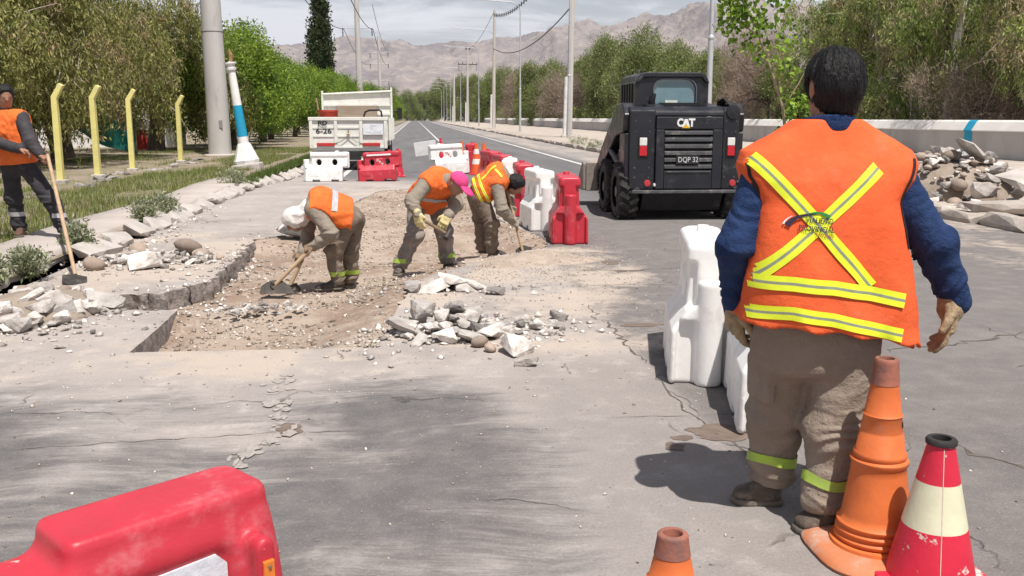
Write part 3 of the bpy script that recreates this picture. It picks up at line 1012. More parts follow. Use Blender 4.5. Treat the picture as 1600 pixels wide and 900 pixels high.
# ---- long parapet wall on the right with a bevelled white cap
wallm = surf('wall_render', (0.46, 0.44, 0.42), (0.38, 0.36, 0.345), 0.7, 0.9, 0.4, 20, world=True, dirt=((0.27, 0.25, 0.235), 0.3, 1.1), stretch=(1, 1, 0.35))
capm = surf('wall_cap_paint', (0.76, 0.73, 0.69), (0.64, 0.61, 0.57), 0.8, 0.85, 0.3, 20, world=True)
wall = thing('parapet_wall', 'long low grey wall with white sloped cap running along the right side', 'wall', (20, 20, 0))
w = MB(); y = -6
W0 = []
while y < 560:
    L = 12.0
    W0.append((y, y + L - 0.03)); y += L
for a, b in W0:
    q = MB(); q.bb(0, 0.55, a, b, -0.2, 1.02)
    q.build('wall_panel', wallm, wall)
    q = MB(); q.prism([(-0.05, 1.023), (-0.05, 1.06), (0.13, 1.36), (0.21, 1.42), (0.45, 1.42), (0.6, 1.3), (0.6, 1.023)], 'y', a, b)
    q.build('cap', capm, wall)
bluem = surf('turquoise_paint', (0.012, 0.30, 0.48), (0.02, 0.26, 0.43), 4, 0.7, world=False, dirt=((0.3, 0.35, 0.38), 0.15, 6))
q = MB()
for (x0, z0), (x1, z1) in (((-0.006, 0.0), (-0.006, 1.02)), ((-0.056, 1.02), (-0.056, 1.06)), ((-0.056, 1.062), (0.124, 1.366)), ((0.124, 1.366), (0.206, 1.426))):
    a, b = 12.05, 12.55
    q.add([(x0, a, z0), (x0, b, z0), (x1, b, z1), (x1, a, z1)], [(0, 1, 2, 3)])
q.build('painted_band', bluem, wall)

# ================================================================== BARRIERS
redp = surf('red_plastic', (0.50, 0.032, 0.052), (0.42, 0.026, 0.042), 3, 0.42, 0.12, 30, spec=0.4, dirt=((0.54, 0.19, 0.205), 0.30, 7), wear=((0.62, 0.42, 0.38), 0.665, 9))
whitep = surf('white_plastic', (0.80, 0.79, 0.77), (0.74, 0.72, 0.70), 3, 0.45, 0.1, 30, spec=0.4, dirt=((0.50, 0.44, 0.38), 0.36, 6), wear=((0.30, 0.27, 0.25), 0.685, 11))


def barrier_sdf(p):
    x, y, z = p[:, 0], p[:, 1], p[:, 2]
    ay = np.abs(y)
    w = np.interp(z, [0, 0.31, 0.44, 0.66, 0.70, 0.80], [0.225, 0.215, 0.125, 0.112, 0.135, 0.130])
    side = (ay - w) * np.interp(z, [0.3, 0.33, 0.42, 0.45], [1, 0.8, 0.8, 1])
    low = smax(smax(side, np.abs(x + 0.06) - 0.44, 0.04), np.maximum(z - 0.46, -z), 0.03)
    upp = smax(smax(side, np.abs(x - 0.06) - 0.44, 0.05), np.maximum(z - 0.80, 0.40 - z), 0.04)
    d = np.minimum(low, upp)
    # end columns
    c1 = smax(np.hypot((x + 0.47), y) - 0.075, np.maximum(z - 0.78, -z), 0.02)
    c1 = smax(c1, z - 0.60, 0.02)
    c2 = smax(np.hypot((x - 0.46), y) - 0.085, np.maximum(z - 0.80, 0.36 - z), 0.03)
    d = smin(d, np.minimum(c1, c2), 0.02)
    # recesses on the end faces beside the column
    for s in (-1, 1):
        g = rbox_(p, (-0.40, 0.105 * s, 0.56), (0.06, 0.03, 0.13), 0.02)
        d = smax(d, -g, 0.015)
        g = rbox_(p, (-0.53, 0.13 * s, 0.17), (0.075, 0.055, 0.20), 0.02)
        d = smax(d, -g, 0.02)
    # eyes, fork slots, raised number panel
    for cx in (-0.17, 0.20):
        e = (np.hypot((x - cx) / 0.062, (z - 0.52) / 0.088) - 1) * 0.062
        d = smax(d, -e, 0.012)
    for cx in (-0.24, 0.20):
        d = smax(d, -rbox_(p, (cx, 0, 0.0), (0.085, 0.4, 0.055), 0.012), 0.008)
    pn = rbox_(p, (0.015, 0, 0.52), (0.075, 0.130, 0.10), 0.01)
    d = smin(d, pn, 0.008)
    # raised slashes low on both long sides
    for s in (-1, 1):
        for k in range(4):
            x0 = -0.40 + 0.052 * k
            d = smin(d, cone_(p, (x0, s * 0.215, 0.235), (x0 + 0.045, s * 0.217, 0.155), 0.012, 0.012), 0.006)
    return d


bar_mesh = {}
_o = sdf_mesh('barrier_body', barrier_sdf, (-0.53, -0.26, 0), (0.56, 0.26, 0.82), 0.0115, redp)
bar_mesh['red'] = _o.data
bar_mesh['white'] = _o.data.copy()
bar_mesh['white'].materials.clear(); bar_mesh['white'].materials.append(whitep)
bpy.data.objects.remove(_o)
reflm = surf('white_reflector', (0.78, 0.78, 0.80), (0.70, 0.70, 0.73), 20, 0.35, spec=0.5)
orefl = surf('orange_reflector', (0.75, 0.22, 0.03), (0.62, 0.16, 0.02), 30, 0.25, spec=0.6)


def text_mesh(txt, size, depth=0.004, bold=0.0):
    cu = bpy.data.curves.new('txt', 'FONT')
    cu.body = txt; cu.size = size; cu.extrude = depth / 2; cu.offset = bold * size
    cu.align_x = 'CENTER'; cu.align_y = 'CENTER'; cu.resolution_u = 3
    o = bpy.data.objects.new('txt', cu); COL.objects.link(o)
    dg = bpy.context.evaluated_depsgraph_get()
    me = bpy.data.meshes.new_from_object(o.evaluated_get(dg))
    bpy.data.objects.remove(o); bpy.data.curves.remove(cu)
    return me


def lettering(name, txt, size, mat, parent, loc, rot, bold=0.0, sx=1.0, depth=0.004):
    me = text_mesh(txt, size, depth, bold)
    me.materials.clear(); me.materials.append(mat)
    return mkobj(name, me, None, parent, loc, rot, (sx, 1, 1))


dkred = surf('red_lettering', (0.50, 0.03, 0.04), None, 20, 0.6)
whl = surf('white_lettering', (0.80, 0.79, 0.77), None, 20, 0.6)
blk = surf('black_lettering', (0.02, 0.02, 0.022), None, 20, 0.6)


def barrier(kind, loc, a, label, letters=False, tilt=0.0, panel=False, sz=1.0):
    t = thing(kind + '_barrier', label, 'barrier', loc, 0, 'water-filled road barriers', rot=(0, tilt, a))
    t.scale = (1, 1, sz)
    mkobj('body', bar_mesh[kind], None, t)
    lid = MB(); lid.lathe([(0.0, 0.835), (0.035, 0.835), (0.04, 0.825), (0.04, 0.79), (0, 0.79)], 14, (0.25, 0, 0))
    lid.build('filler_cap', redp if kind == 'red' else whitep, t, smooth=40)
    if letters:
        lm = dkred if kind == 'white' else whl
        for s, (rz) in ((-1, 0), (1, PI)):
            for k, ch in enumerate('DPV'):
                lettering('letter', ch, 0.085, lm, t, ((-0.035 + 0.05 * k) * -s + 0.015, s * 0.132, 0.57 - 0.05 * k), (PI / 2, 0, rz), 0.02)
    if panel:
        q = MB(); q.bb(-0.28, 0.30, -0.1365, -0.130, 0.70, 0.745); q.build('reflective_strip', reflm, t)
    return t


d13 = R(90 - 13)
barrier('white', (1.74, 5.43, 0), d13, 'white barrier standing end-on just behind the one at the big worker’s legs'.replace('’', "'"))
barrier('white', (1.845, 4.54, 0), d13 - 0.02, "white barrier half hidden behind the big worker's legs")
barrier('red', (1.87, 11.42, 0), R(85), 'nearest red barrier of the row, end-on in front of the skid loader')
barrier('white', (1.70, 12.75, 0), R(94), 'white barrier between two red ones in the row beside the digging worker')
barrier('red', (1.68, 14.6, 0), R(88), "red barrier just behind the bare-headed digging worker's head")
barrier('white', (1.62, 16.1, 0), R(83), 'white barrier farther up the row behind the digging worker')
barrier('red', (1.68, 18.1, 0), R(96), 'second farthest red barrier of the row in the road centre')
barrier('red', (1.62, 20.1, 0), R(100), 'farthest red barrier of the row in the road centre')
barrier('white', (-2.12, 22.75, 0), R(1), 'white barrier facing the camera, left of the red one behind the truck', panel=False, sz=0.87)
barrier('red', (-0.84, 22.75, 0), R(-5), 'red barrier facing the camera close behind the dump truck', True, R(-3), True, 0.87)
barrier('white', (0.92, 25.4, 0), R(180), 'white barrier facing the camera with red letters, beside tilted board', True, R(3))
barrier('red', (1.55, 26.0, 0), R(80), 'red barrier end-on beside the lettered white one and the cones')

# foreground red barrier, seen from above at the lower left corner


def fg_sdf(p):
    x, y, z = p[:, 0], p[:, 1], p[:, 2]
    w = np.interp(z, [0, 0.35, 0.5, 0.69, 0.745, 0.82], [0.24, 0.22, 0.14, 0.105, 0.088, 0.078])
    side = np.abs(y) - w
    up_ = smax(smax(side, np.maximum(x - 0.0, -0.375 - x), 0.03), np.maximum(z - 0.82, 0.5 - z), 0.014)
    lo_ = smax(smax(side, np.maximum(x - 0.0, -1.0 - x), 0.05), np.maximum(z - 0.765, -z), 0.035)
    lo_ = smax(lo_, -(np.maximum(x + 0.0, -x - 0.0) + 10), 0.01)
    d = smin(up_, lo_, 0.03)
    # recessed panel under the lip on both sides
    for s in (-1, 1):
        d = smax(d, -rbox_(p, (-0.235, s * 0.155, 0.60), (0.145, 0.07, 0.135), 0.03), 0.02)
        rib = smax(rbox_(p, (-0.055, s * 0.12, 0.55), (0.02, 0.03, 0.20), 0.008), z - 0.755 + 1.0 * np.abs(x + 0.055), 0.008)
        d = smin(d, rib, 0.012)
    return d


t = thing('red_barrier', 'large red barrier in the lower left corner, cut off by the frame', 'barrier', (-0.338, 1.765, 0), R(40.5), 'water-filled road barriers')
sdf_mesh('body', fg_sdf, (-1.02, -0.28, 0), (0.02, 0.28, 0.84), 0.0095, redp, t)
q = MB(); q.prism([(-0.375, 0.47), (-0.375, 0.64), (-0.355, 0.715), (-0.125, 0.722), (-0.105, 0.70), (-0.10, 0.47)], 'y', -0.094, -0.086)
q.build('reflective_panel', surf('dull_silver_sheet', (0.66, 0.68, 0.72), (0.55, 0.57, 0.62), 40, 0.4, 0.2, 60, dirt=((0.35, 0.33, 0.34), 0.25, 7)), t)
q = MB(); q.box((-0.055, -0.153, 0.675), (0.022, 0.008, 0.062)); ob = q.build('reflector', orefl, t, bevel=0.002)
screw = surf('rusty_screw', (0.35, 0.25, 0.16), None, 30, 0.5, metal=0.6)
for z in (0.655, 0.695):
    q = MB(); q.lathe([(0.0, -0.0035), (0.0035, -0.003), (0.0035, 0.004)], 8, (-0.055, -0.157, z), axis='y'); q.build('screw', screw, ob)

# ================================================================== CONES
orng = surf('orange_cone_rubber', (0.66, 0.165, 0.045), (0.54, 0.125, 0.035), 6, 0.55, 0.1, 40, dirt=((0.40, 0.20, 0.14), 0.35, 5), wear=((0.17, 0.09, 0.07), 0.66, 8))
tipm = surf('grimy_cone_tip', (0.36, 0.13, 0.085), (0.22, 0.095, 0.075), 12, 0.7, 0.2, 60, dirt=((0.16, 0.10, 0.09), 0.4, 12))
basem = surf('dusty_orange_base', (0.52, 0.17, 0.07), (0.44, 0.22, 0.14), 6, 0.75, 0.25, 50, dirt=((0.52, 0.42, 0.36), 0.5, 6))


def big_cone(loc, label, h=0.70, detail=True, s=1.0, name='traffic_cone', base=True):
    t = thing(name, label, 'traffic cone', loc, 0, 'traffic cones')
    k = h / 0.70
    def rad(z): return (0.132 + (0.040 - 0.132) * (z / 0.70))
    pr = [(0.150, 0.035), (0.147, 0.05)]
    for z0 in (0.065, 0.09, 0.115):
        pr += [(rad(z0) + 0.003, z0 - 0.011), (rad(z0) + 0.011, z0 - 0.004), (rad(z0) + 0.011, z0 + 0.004), (rad(z0) + 0.001, z0 + 0.011)]
    pr += [(rad(0.15), 0.15), (rad(0.30), 0.30), (rad(0.335) + 0.001, 0.327), (rad(0.335) + 0.008, 0.335), (rad(0.335) + 0.008, 0.345), (rad(0.36), 0.352), (rad(0.37) + 0.006, 0.362), (rad(0.37) + 0.004, 0.372), (rad(0.38) - 0.002, 0.378),
           (rad(0.44) - 0.002, 0.44), (rad(0.445) - 0.005, 0.444), (rad(0.45) - 0.004, 0.448), (rad(0.5) - 0.004, 0.50), (rad(0.505), 0.505), (rad(0.51) - 0.005, 0.512), (rad(0.6) - 0.006, 0.60), (rad(0.612) - 0.006, 0.612)]
    b = MB(); b.lathe([(r * s, z * k) for r, z in pr], 40, close=False)
    b.build('shell', orng, t, smooth=50)
    b = MB(); b.lathe([(r * s, z * k) for r, z in [(rad(0.612) - 0.004, 0.612), (rad(0.63) - 0.004, 0.63), (0.040, 0.685), (0.040, 0.694), (0.036, 0.700), (0.026, 0.700), (0.024, 0.694), (0.026, 0.64), (0.026, 0.60)]], 40, close=False)
    b.build('tip', tipm, t, smooth=50)
    if base:
        b = MB()
        n = 12
        sq = lambda r, e: [(r * math.copysign(abs(math.cos(a)) ** e, math.cos(a)), r * math.copysign(abs(math.sin(a)) ** e, math.sin(a))) for a in [2 * PI * i / 40 for i in range(40)]]
        rings = [(0.215, 0.0, 0.6), (0.22, 0.012, 0.6), (0.212, 0.026, 0.62), (0.185, 0.036, 0.7), (0.150, 0.040, 1.0)]
        vs = [(x * s, y * s, z * k) for r, z, e in rings for x, y in sq(r, e)]
        fs = [(i * 40 + j, i * 40 + (j + 1) % 40, (i + 1) * 40 + (j + 1) % 40, (i + 1) * 40 + j) for i in range(len(rings) - 1) for j in range(40)]
        b.add(vs, fs).build('base', basem, t, smooth=50)
    if detail:
        hm = surf('dark_hole', (0.03, 0.012, 0.008), None, 10, 0.9)
        for z, a in ((0.475, -38), (0.395, -36)):
            r = rad(z) - 0.004
            q = MB(); q.lathe([(0.011, -0.004), (0.011, 0.0006), (0.0, 0.001)], 12, axis='x')
            q.build('vent_hole', hm, t, (r * math.cos(R(a)), r * math.sin(R(a)), z), (0, -0.13, R(a)), smooth=40)
    return t


big_cone((1.575, 2.90, 0), 'tall plain orange cone with grimy tip at the heel of the big worker')
big_cone((0.638, 2.17, 0), 'orange cone whose top just shows at the bottom edge of the picture', 0.455, False)

rwred = surf('cone_red_band', (0.60, 0.025, 0.055), (0.50, 0.02, 0.045), 5, 0.45, 0.1, 40, wear=((0.62, 0.50, 0.46), 0.60, 10))
rwwh = surf('cone_cream_band', (0.66, 0.64, 0.46), (0.58, 0.55, 0.40), 6, 0.4, 0.1, 40, wear=((0.16, 0.14, 0.12), 0.68, 9))
rubber = surf('black_rubber', (0.022, 0.021, 0.022), (0.035, 0.033, 0.033), 8, 0.75, 0.2, 50)


def banded_cone(loc, label, h=0.5, bands=None, r0=0.145, r1=0.036, cols=None, collar=True, n=36):
    t = thing('banded_cone', label, 'traffic cone', loc, 0, 'traffic cones')
    bands = bands or [(0.03, 0.205), (0.205, 0.355), (0.355, 0.475)]
    cols = cols or [rwred, rwwh, rwred]
    rad = lambda z: r0 + (r1 - r0) * z / h
    for i, ((a, b_), m_) in enumerate(zip(bands, cols)):
        b = MB(); b.lathe([(rad(a), a), (rad((a + b_) / 2), (a + b_) / 2), (rad(b_), b_)], n, close=False)
        b.build('band', m_, t, smooth=50)
    zt = bands[-1][1]
    b = MB()
    if collar:
        b.lathe([(rad(zt) + 0.001, zt), (rad(zt) + 0.006, zt + 0.002), (rad(zt) + 0.007, zt + 0.014), (rad(zt) + 0.002, zt + 0.02), (rad(zt) - 0.012, zt + 0.02), (rad(zt) - 0.014, zt - 0.03)], n, close=False)
        b.build('collar', rubber, t, smooth=50)
    b = MB(); b.box((0, 0, 0.015), (r0 * 2.5, r0 * 2.5, 0.03))
    b.build('base', rwred, t, bevel=0.01)
    return t


t = banded_cone((1.655, 2.672, 0), 'short red and cream banded cone with black collar, beside the tall orange cone')
q = MB()
a_ = R(-108)
for z0, z1 in ((0.04, 0.47),):
    r_ = lambda z: 0.145 + (0.036 - 0.145) * z / 0.5 + 0.0008
    V = []
    for i in range(12):
        z = z0 + (z1 - z0) * i / 11
        for da in (-0.012, 0.012):
            V.append((r_(z) * math.cos(a_ + da * 0.1 / r_(z)), r_(z) * math.sin(a_ + da * 0.1 / r_(z)), z))
    q.add(V, [(2 * i, 2 * i + 1, 2 * i + 3, 2 * i + 2) for i in range(11)])
q.build('seam', surf('pale_seam', (0.62, 0.5, 0.42), None, 20, 0.6), t)
farw = surf('cone_white_sleeve', (0.80, 0.78, 0.74), None, 6, 0.5)
faro = surf('cone_orange_far', (0.72, 0.12, 0.03), (0.62, 0.1, 0.03), 6, 0.6)
bb_ = [(0.03, 0.33), (0.33, 0.52), (0.52, 0.72)]
banded_cone((-0.45, 24.3, 0), 'red cone with white sleeve beside the red barrier at the truck', 0.75, bb_, 0.15, 0.03, [rwred, farw, rwred], False, 16)
banded_cone((0.72, 26.7, 0), 'red cone with white sleeve standing behind the lettered white barrier', 0.95, [(0.03, 0.6), (0.6, 0.78), (0.78, 0.93)], 0.17, 0.03, [rwred, farw, rwred], False, 16)
banded_cone((1.35, 27.5, 0), 'plain orange cone behind the red barrier at the far end', 0.85, [(0.03, 0.3), (0.3, 0.6), (0.6, 0.82)], 0.16, 0.035, [faro, faro, faro], False, 16)
banded_cone((1.62, 25.0, 0), 'orange cone with two white sleeves beside far end-on red barrier', 0.85, [(0.03, 0.28), (0.28, 0.42), (0.42, 0.55), (0.55, 0.68), (0.68, 0.83)], 0.16, 0.035, [faro, farw, faro, farw, faro], False, 16)
banded_cone((1.80, 24.6, 0), 'plain orange cone nearest the camera in the far cluster', 0.88, [(0.03, 0.3), (0.3, 0.6), (0.6, 0.85)], 0.19, 0.03, [faro, faro, faro], False, 16)

# tilted white board propped behind the lettered barrier
t = thing('sign_board', 'blank white board tilted beside the lettered white barrier', 'sign', (0.28, 26.0, 0))
b = MB(); b.box((0, 0, 0.67), (0.60, 0.03, 0.38), (0.1, R(-8), 0)); b.build('board', surf('board_white', (0.80, 0.79, 0.78), None, 4, 0.6), t, bevel=0.004)
b = MB(); b.tube([(0.08, 0.03, 0.80), (0.45, 0.08, 0.0)], 0.018, 8); b.build('prop_stick', surf('raw_wood', (0.36, 0.25, 0.16), (0.28, 0.19, 0.12), 12, 0.8, stretch=(1, 1, 0.2)), t)

# ================================================================== LEFT SIDE POSTS AND POLES
yel = surf('yellow_post_paint', (0.70, 0.63, 0.24), (0.62, 0.55, 0.20), 5, 0.8, 0.5, 40, dirt=((0.55, 0.50, 0.38), 0.25, 4), wear=((0.25, 0.2, 0.12), 0.69, 7))
for i, (x, y, hgt, lab) in enumerate(((-7.78, 21.45, 1.92, 'yellow angled fence post nearest the camera, leftmost'), (-7.60, 23.35, 1.95, 'second yellow angled fence post from the left, before the leaning trunk'),
                                      (-7.62, 26.2, 1.95, 'third yellow angled fence post from the left'), (-7.5, 31.0, 1.9, 'yellow angled fence post nearest the thick concrete pole'))):
    t = thing('fence_post', lab, 'post', (x, y, 0), random.uniform(-.05, .05), 'yellow concrete fence posts', rot=(random.uniform(-.01, .01), R(0.4), random.uniform(-.1, .1)))
    b = MB()
    b.prism([(-0.07, -0.1), (0.07, -0.1), (0.055, hgt - 0.02), (0.21, hgt + 0.27), (0.12, hgt + 0.32), (-0.065, hgt + 0.03)], 'y', -0.065, 0.065)
    b.build('post', yel, t, bevel=0.012)
    b = MB(); b.box((0, 0, 0.10), (0.26, 0.26, 0.12)); b.build('footing', concm, t, bevel=0.02)

polem = surf('spun_concrete', (0.50, 0.475, 0.455), (0.43, 0.41, 0.39), 1.6, 0.85, 0.4, 40, world=True, dirt=((0.25, 0.23, 0.22), 0.3, 2.2), stretch=(1, 1, 0.25))
galv = surf('galvanised_steel', (0.50, 0.51, 0.53), (0.43, 0.44, 0.46), 3, 0.5, metal=0.3, spec=0.4)
insm = surf('dark_insulator', (0.07, 0.06, 0.06), None, 8, 0.4)


def power_pole(x, y, h, r, label, arm=None, near=False):
    t = thing('power_pole', label, 'pole', (x, y, 0.05), 0, 'thick concrete power poles', rot=(0, R(-0.6), 0))
    b = MB(); b.tube([(0, 0, -0.2), (0, 0, h * 0.28), (0, 0, h)], [r, r * 0.88, r * 0.62], 28 if near else 12); b.build('shaft', polem, t, smooth=60)
    if near:
        b = MB(); b.lathe([(r * 0.885, 4.5), (r * 0.9, 4.51), (r * 0.9, 4.53), (r * 0.88, 4.54)], 28, close=False); b.build('joint_ring', surf('joint_dark', (0.17, 0.16, 0.15), None, 5, 0.9), t, smooth=60)
        b = MB(); b.lathe([(r * 1.45, -0.1), (r * 1.45, 0.09), (r * 1.35, 0.12), (r * 0.9, 0.13)], 24); b.build('footing', concm, t)
        b = MB(); b.box((0.16, -r * 0.93, 1.22), (0.13, 0.03, 0.28)); b.build('access_plate', surf('plate_grey', (0.30, 0.28, 0.265), None, 4, 0.8), t, bevel=0.005)
    if arm:
        for z in arm:
            b = MB(); b.tube([(-2.0, 0, z), (2.0, 0, z)], 0.06, 8); b.build('crossarm', galv, t)
            for s in (-1.95, 1.95):
                b = MB(); b.lathe([(0.03, z - 1.1), (0.09, z - 0.95), (0.05, z - 0.8), (0.09, z - 0.6), (0.05, z - 0.45), (0.09, z - 0.25), (0.03, z - 0.05)], 8, (s, 0, 0)); b.build('insulator', insm, t)
    return t


power_pole(-7.22, 35.8, 16, 0.42, 'thick grey concrete pole rising out of the frame at the verge', None, True)
power_pole(-7.35, 131, 22, 0.46, 'concrete power pole with crossarm above the green hedge, nearer one', [13.4])
power_pole(-7.4, 212, 19, 0.46, 'distant concrete power pole with three crossarms above the trees', [9.5, 13.2, 15.5])

# leaning old lamp column painted white and turquoise
t = thing('lamp_column', 'leaning white lamp column with turquoise band on the verge', 'column', (-4.72, 27.1, 0.02), 0, rot=(0, R(-6.6), 0))
wpaint = surf('white_masonry_paint', (0.76, 0.75, 0.73), (0.66, 0.64, 0.62), 3, 0.85, 0.4, 35, dirt=((0.42, 0.38, 0.34), 0.3, 3))
def rr_(z): return 0.165 - 0.065 * (z / 2.9)
def col_part(nm, z0, z1, m_, par=t, ext=0.0):
    b = MB(); b.lathe([(rr_(z0) + ext, z0), (rr_(z1) + ext, z1)], 12, close=True); return b.build(nm, m_, par, smooth=40)
b = MB(); b.box((0, 0, 0.06), (0.78, 0.78, 0.28)); b.build('plinth', concm, t, bevel=0.03)
b = MB(); b.lathe([(0.34, 0.20), (0.36, 0.30), (0.34, 0.33), (0.20, 0.72), (0.165, 0.78)], 8); b.build('base', wpaint, t)
col_part('shaft', 0.78, 0.96, wpaint); col_part('painted_band', 0.96, 1.83, bluem); col_part('shaft', 1.83, 2.78, wpaint)
b = MB(); b.lathe([(0.105, 2.78), (0.14, 2.80), (0.145, 2.86), (0.115, 2.88), (0.115, 2.93), (0.17, 2.97), (0.17, 3.01), (0.05, 3.02), (0.05, 3.04)], 14); b.build('capital', wpaint, t, smooth=40)
b = MB(); b.tube([(0.02, 0, 3.02), (0.05, 0, 3.22), (0.03, 0, 3.36)], [0.05, 0.06, 0.02], 8); b.build('rusty_stub', surf('rust', (0.32, 0.20, 0.10), (0.22, 0.12, 0.06), 9, 0.9), t)

# ================================================================== RIGHT SIDE POLES
lampw = surf('lamp_head_white', (0.70, 0.70, 0.70), None, 3, 0.5)


def lamp_post(x, y, label, n=12):
    t = thing('street_lamp', label, 'street lamp', (x, y, 0.08), 0, 'street lamps along the right kerb')
    b = MB(); b.tube([(0, 0, -0.1), (0, 0, 4.3)], [0.115, 0.105], n); b.build('lower_shaft', galv, t, smooth=60)
    b = MB(); b.lathe([(0.105, 4.25), (0.125, 4.27), (0.125, 4.34), (0.08, 4.42)], n); b.build('collar', galv, t, smooth=60)
    pts = [(0, 0, 4.35), (0, 0, 12.0)] + [(-1.3 * (1 - math.cos(a)), 0, 12.0 + 0.95 * math.sin(a)) for a in [R(15 * k) for k in range(1, 7)]] + [(-4.8, 0, 13.15)]
    b = MB(); b.tube(pts, [0.085, 0.065] + [0.05] * 6 + [0.032], max(6, n - 4)); b.build('arm', galv, t, smooth=60)
    b = MB(); b.prism([(-4.7, 13.12), (-5.9, 13.24), (-6.0, 13.27), (-5.6, 13.31), (-4.7, 13.20)], 'y', -0.12, 0.12); b.build('lamp_head', lampw, t, bevel=0.02)
    return t


for i, y in enumerate((34.3, 66, 97, 128, 160, 191, 223, 255, 287, 319, 351, 383, 415)):
    lab = ['street lamp post rising right behind the skid loader', 'street lamp post close beside the nearest white-based utility pole', 'street lamp post between the two white-based utility poles',
           'street lamp with the highest visible arm in the receding row'][i] if i < 4 else '%s street lamp of the receding row, counting from the one behind the loader' % 'fifth sixth seventh eighth ninth tenth eleventh twelfth thirteenth'.split()[i - 4]
    lamp_post(10.85 if i else 10.9, y, lab, 12 if i < 3 else 8)

woodp = surf('pale_utility_pole', (0.55, 0.51, 0.46), (0.46, 0.42, 0.38), 1.0, 0.9, 0.3, 20, world=True, dirt=((0.30, 0.26, 0.23), 0.25, 1.8), stretch=(1, 1, 0.2))


def utility_pole(x, y, h, label, arms=True, n=12, r=0.25):
    t = thing('utility_pole', label, 'pole', (x, y, 0.05), 0, 'utility poles with white conduit bases', rot=(0, R(0.8), 0))
    b = MB(); b.tube([(0, 0, -0.2), (0, 0, h)], [r, r * 0.62], n); b.build('shaft', woodp, t, smooth=60)
    b = MB(); b.tube([(-r - 0.10, -0.1, -0.1), (-r - 0.06, -0.1, 4.4)], 0.13, 8); b.build('conduit', surf('white_conduit', (0.72, 0.71, 0.70), None, 2, 0.7, dirt=((0.4, 0.37, 0.34), 0.25, 2)), t, smooth=60)
    b = MB(); b.box((-0.12, -0.05, 0.06), (0.9, 0.7, 0.20)); b.build('footing', concm, t, bevel=0.03)
    if arms:
        for z, L in ((h - 0.4, 0.5), (h - 3.3, 1.9)):
            b = MB(); b.box((0, 0, z), (L * 2, 0.14, 0.16)); b.build('crossarm', insm, t)
            for s in (-0.95, -0.5, 0.5, 0.95):
                b = MB(); b.lathe([(0.02, 0), (0.07, 0.1), (0.04, 0.2), (0.07, 0.3), (0.02, 0.4)], 8, (s * L, 0, z + 0.08)); b.build('insulator', insm, t)
            if L > 1:
                for s in (-0.9, 0.9):
                    b = MB(); b.tube([(s * L, 0, z), (s * L, 0, z - 1.3)], 0.04, 6); b.build('drop_bracket', insm, t)
    return t


utility_pole(11.35, 69, 19, 'thick pale utility pole nearest the loader, white conduit at its foot', False)
utility_pole(10.15, 122, 14.9, 'pale utility pole with white base, second from the loader', False)
utility_pole(10.3, 186, 15.0, 'utility pole with black crossarms far up the road', True, 8)
utility_pole(10.3, 250, 13.0, 'farthest utility pole with white base up the road', False, 8)

cabm = surf('black_cable', (0.03, 0.03, 0.032), None, 5, 0.6)


def cable(a, b_, sag, label, r=0.03, n=18, beads=False):
    a = Vector(a); b_ = Vector(b_)
    pts = [a.lerp(b_, i / n) - Vector((0, 0, sag * 4 * (i / n) * (1 - i / n))) for i in range(n + 1)]
    m_ = MB(); m_.tube(pts, r, 5)
    if beads:
        for p_ in pts[1:-1]:
            m_.tube([p_ - Vector((0, 0, 0.22)), p_ + Vector((0, 0, 0.22))], 0.05, 4)
    o = m_.build('overhead_cable', cabm)
    return setp(o, label, 'cable', 'overhead cables')


cable((10.2, 122, 10.2), (11.4, 69, 9.4), 1.6, 'black cable sagging between the two pale utility poles', 0.045)
cable((10.2, 122, 14.4), (11.4, 69, 14.5), 1.8, 'beaded cable looping at the top between the pale utility poles', 0.035, 30, True)
cable((10.2, 122, 14.6), (10.3, 186, 14.6), 1.0, 'thin cable running to the black-armed utility pole')
cable((-9.3, 131, 13.3), (-9.2, 36, 15.0), 2.6, 'left power line between the thick concrete poles', 0.04)
cable((-5.4, 131, 13.3), (-5.2, 36, 15.0), 2.6, 'right power line between the thick concrete poles', 0.04)
cable((-9.3, 131, 13.3), (-9.3, 212, 13.2), 1.8, 'left power line running on to the distant pole', 0.04)
cable((-5.4, 131, 13.3), (-5.4, 212, 13.2), 1.8, 'right power line running on to the distant pole', 0.04)
cable((-5.4, 131, 16.5), (-5.4, 212, 15.5), 1.5, 'upper power line running on to the distant pole', 0.035)

# ================================================================== DUMP TRUCK (seen from behind)
tw = surf('truck_white_paint', (0.72, 0.71, 0.66), (0.64, 0.62, 0.57), 2.5, 0.5, 0.1, 30, spec=0.4, dirt=((0.42, 0.35, 0.28), 0.32, 3.5), wear=((0.25, 0.17, 0.11), 0.67, 8))
tblack = surf('chassis_black', (0.018, 0.018, 0.018), (0.03, 0.028, 0.026), 4, 0.7, dirt=((0.16, 0.13, 0.11), 0.15, 5))
tred = surf('tail_light_red', (0.50, 0.03, 0.03), (0.40, 0.04, 0.04), 8, 0.35, dirt=((0.4, 0.25, 0.2), 0.25, 6))
tyrem = surf('tyre_rubber', (0.025, 0.024, 0.024), (0.045, 0.042, 0.04), 6, 0.85, 0.4, 40, dirt=((0.20, 0.17, 0.145), 0.3, 6))
woodm = surf('weathered_board', (0.24, 0.185, 0.14), (0.30, 0.24, 0.185), 4, 0.9, 0.4, 25, stretch=(0.4, 1, 3))
truck = thing('dump_truck', 'old white dump truck parked with its tailgate towards the camera', 'truck', (-1.90, 27.35, 0), R(-1.0))
bed = MB()
bed.bb(-1.08, 1.08, 0.06, 3.6, 0.84, 0.92); bed.bb(-1.12, -1.05, 0.06, 3.6, 0.84, 1.50); bed.bb(1.05, 1.12, 0.06, 3.6, 0.84, 1.50)
bedo = bed.build('bed', tw, truck, bevel=0.01)
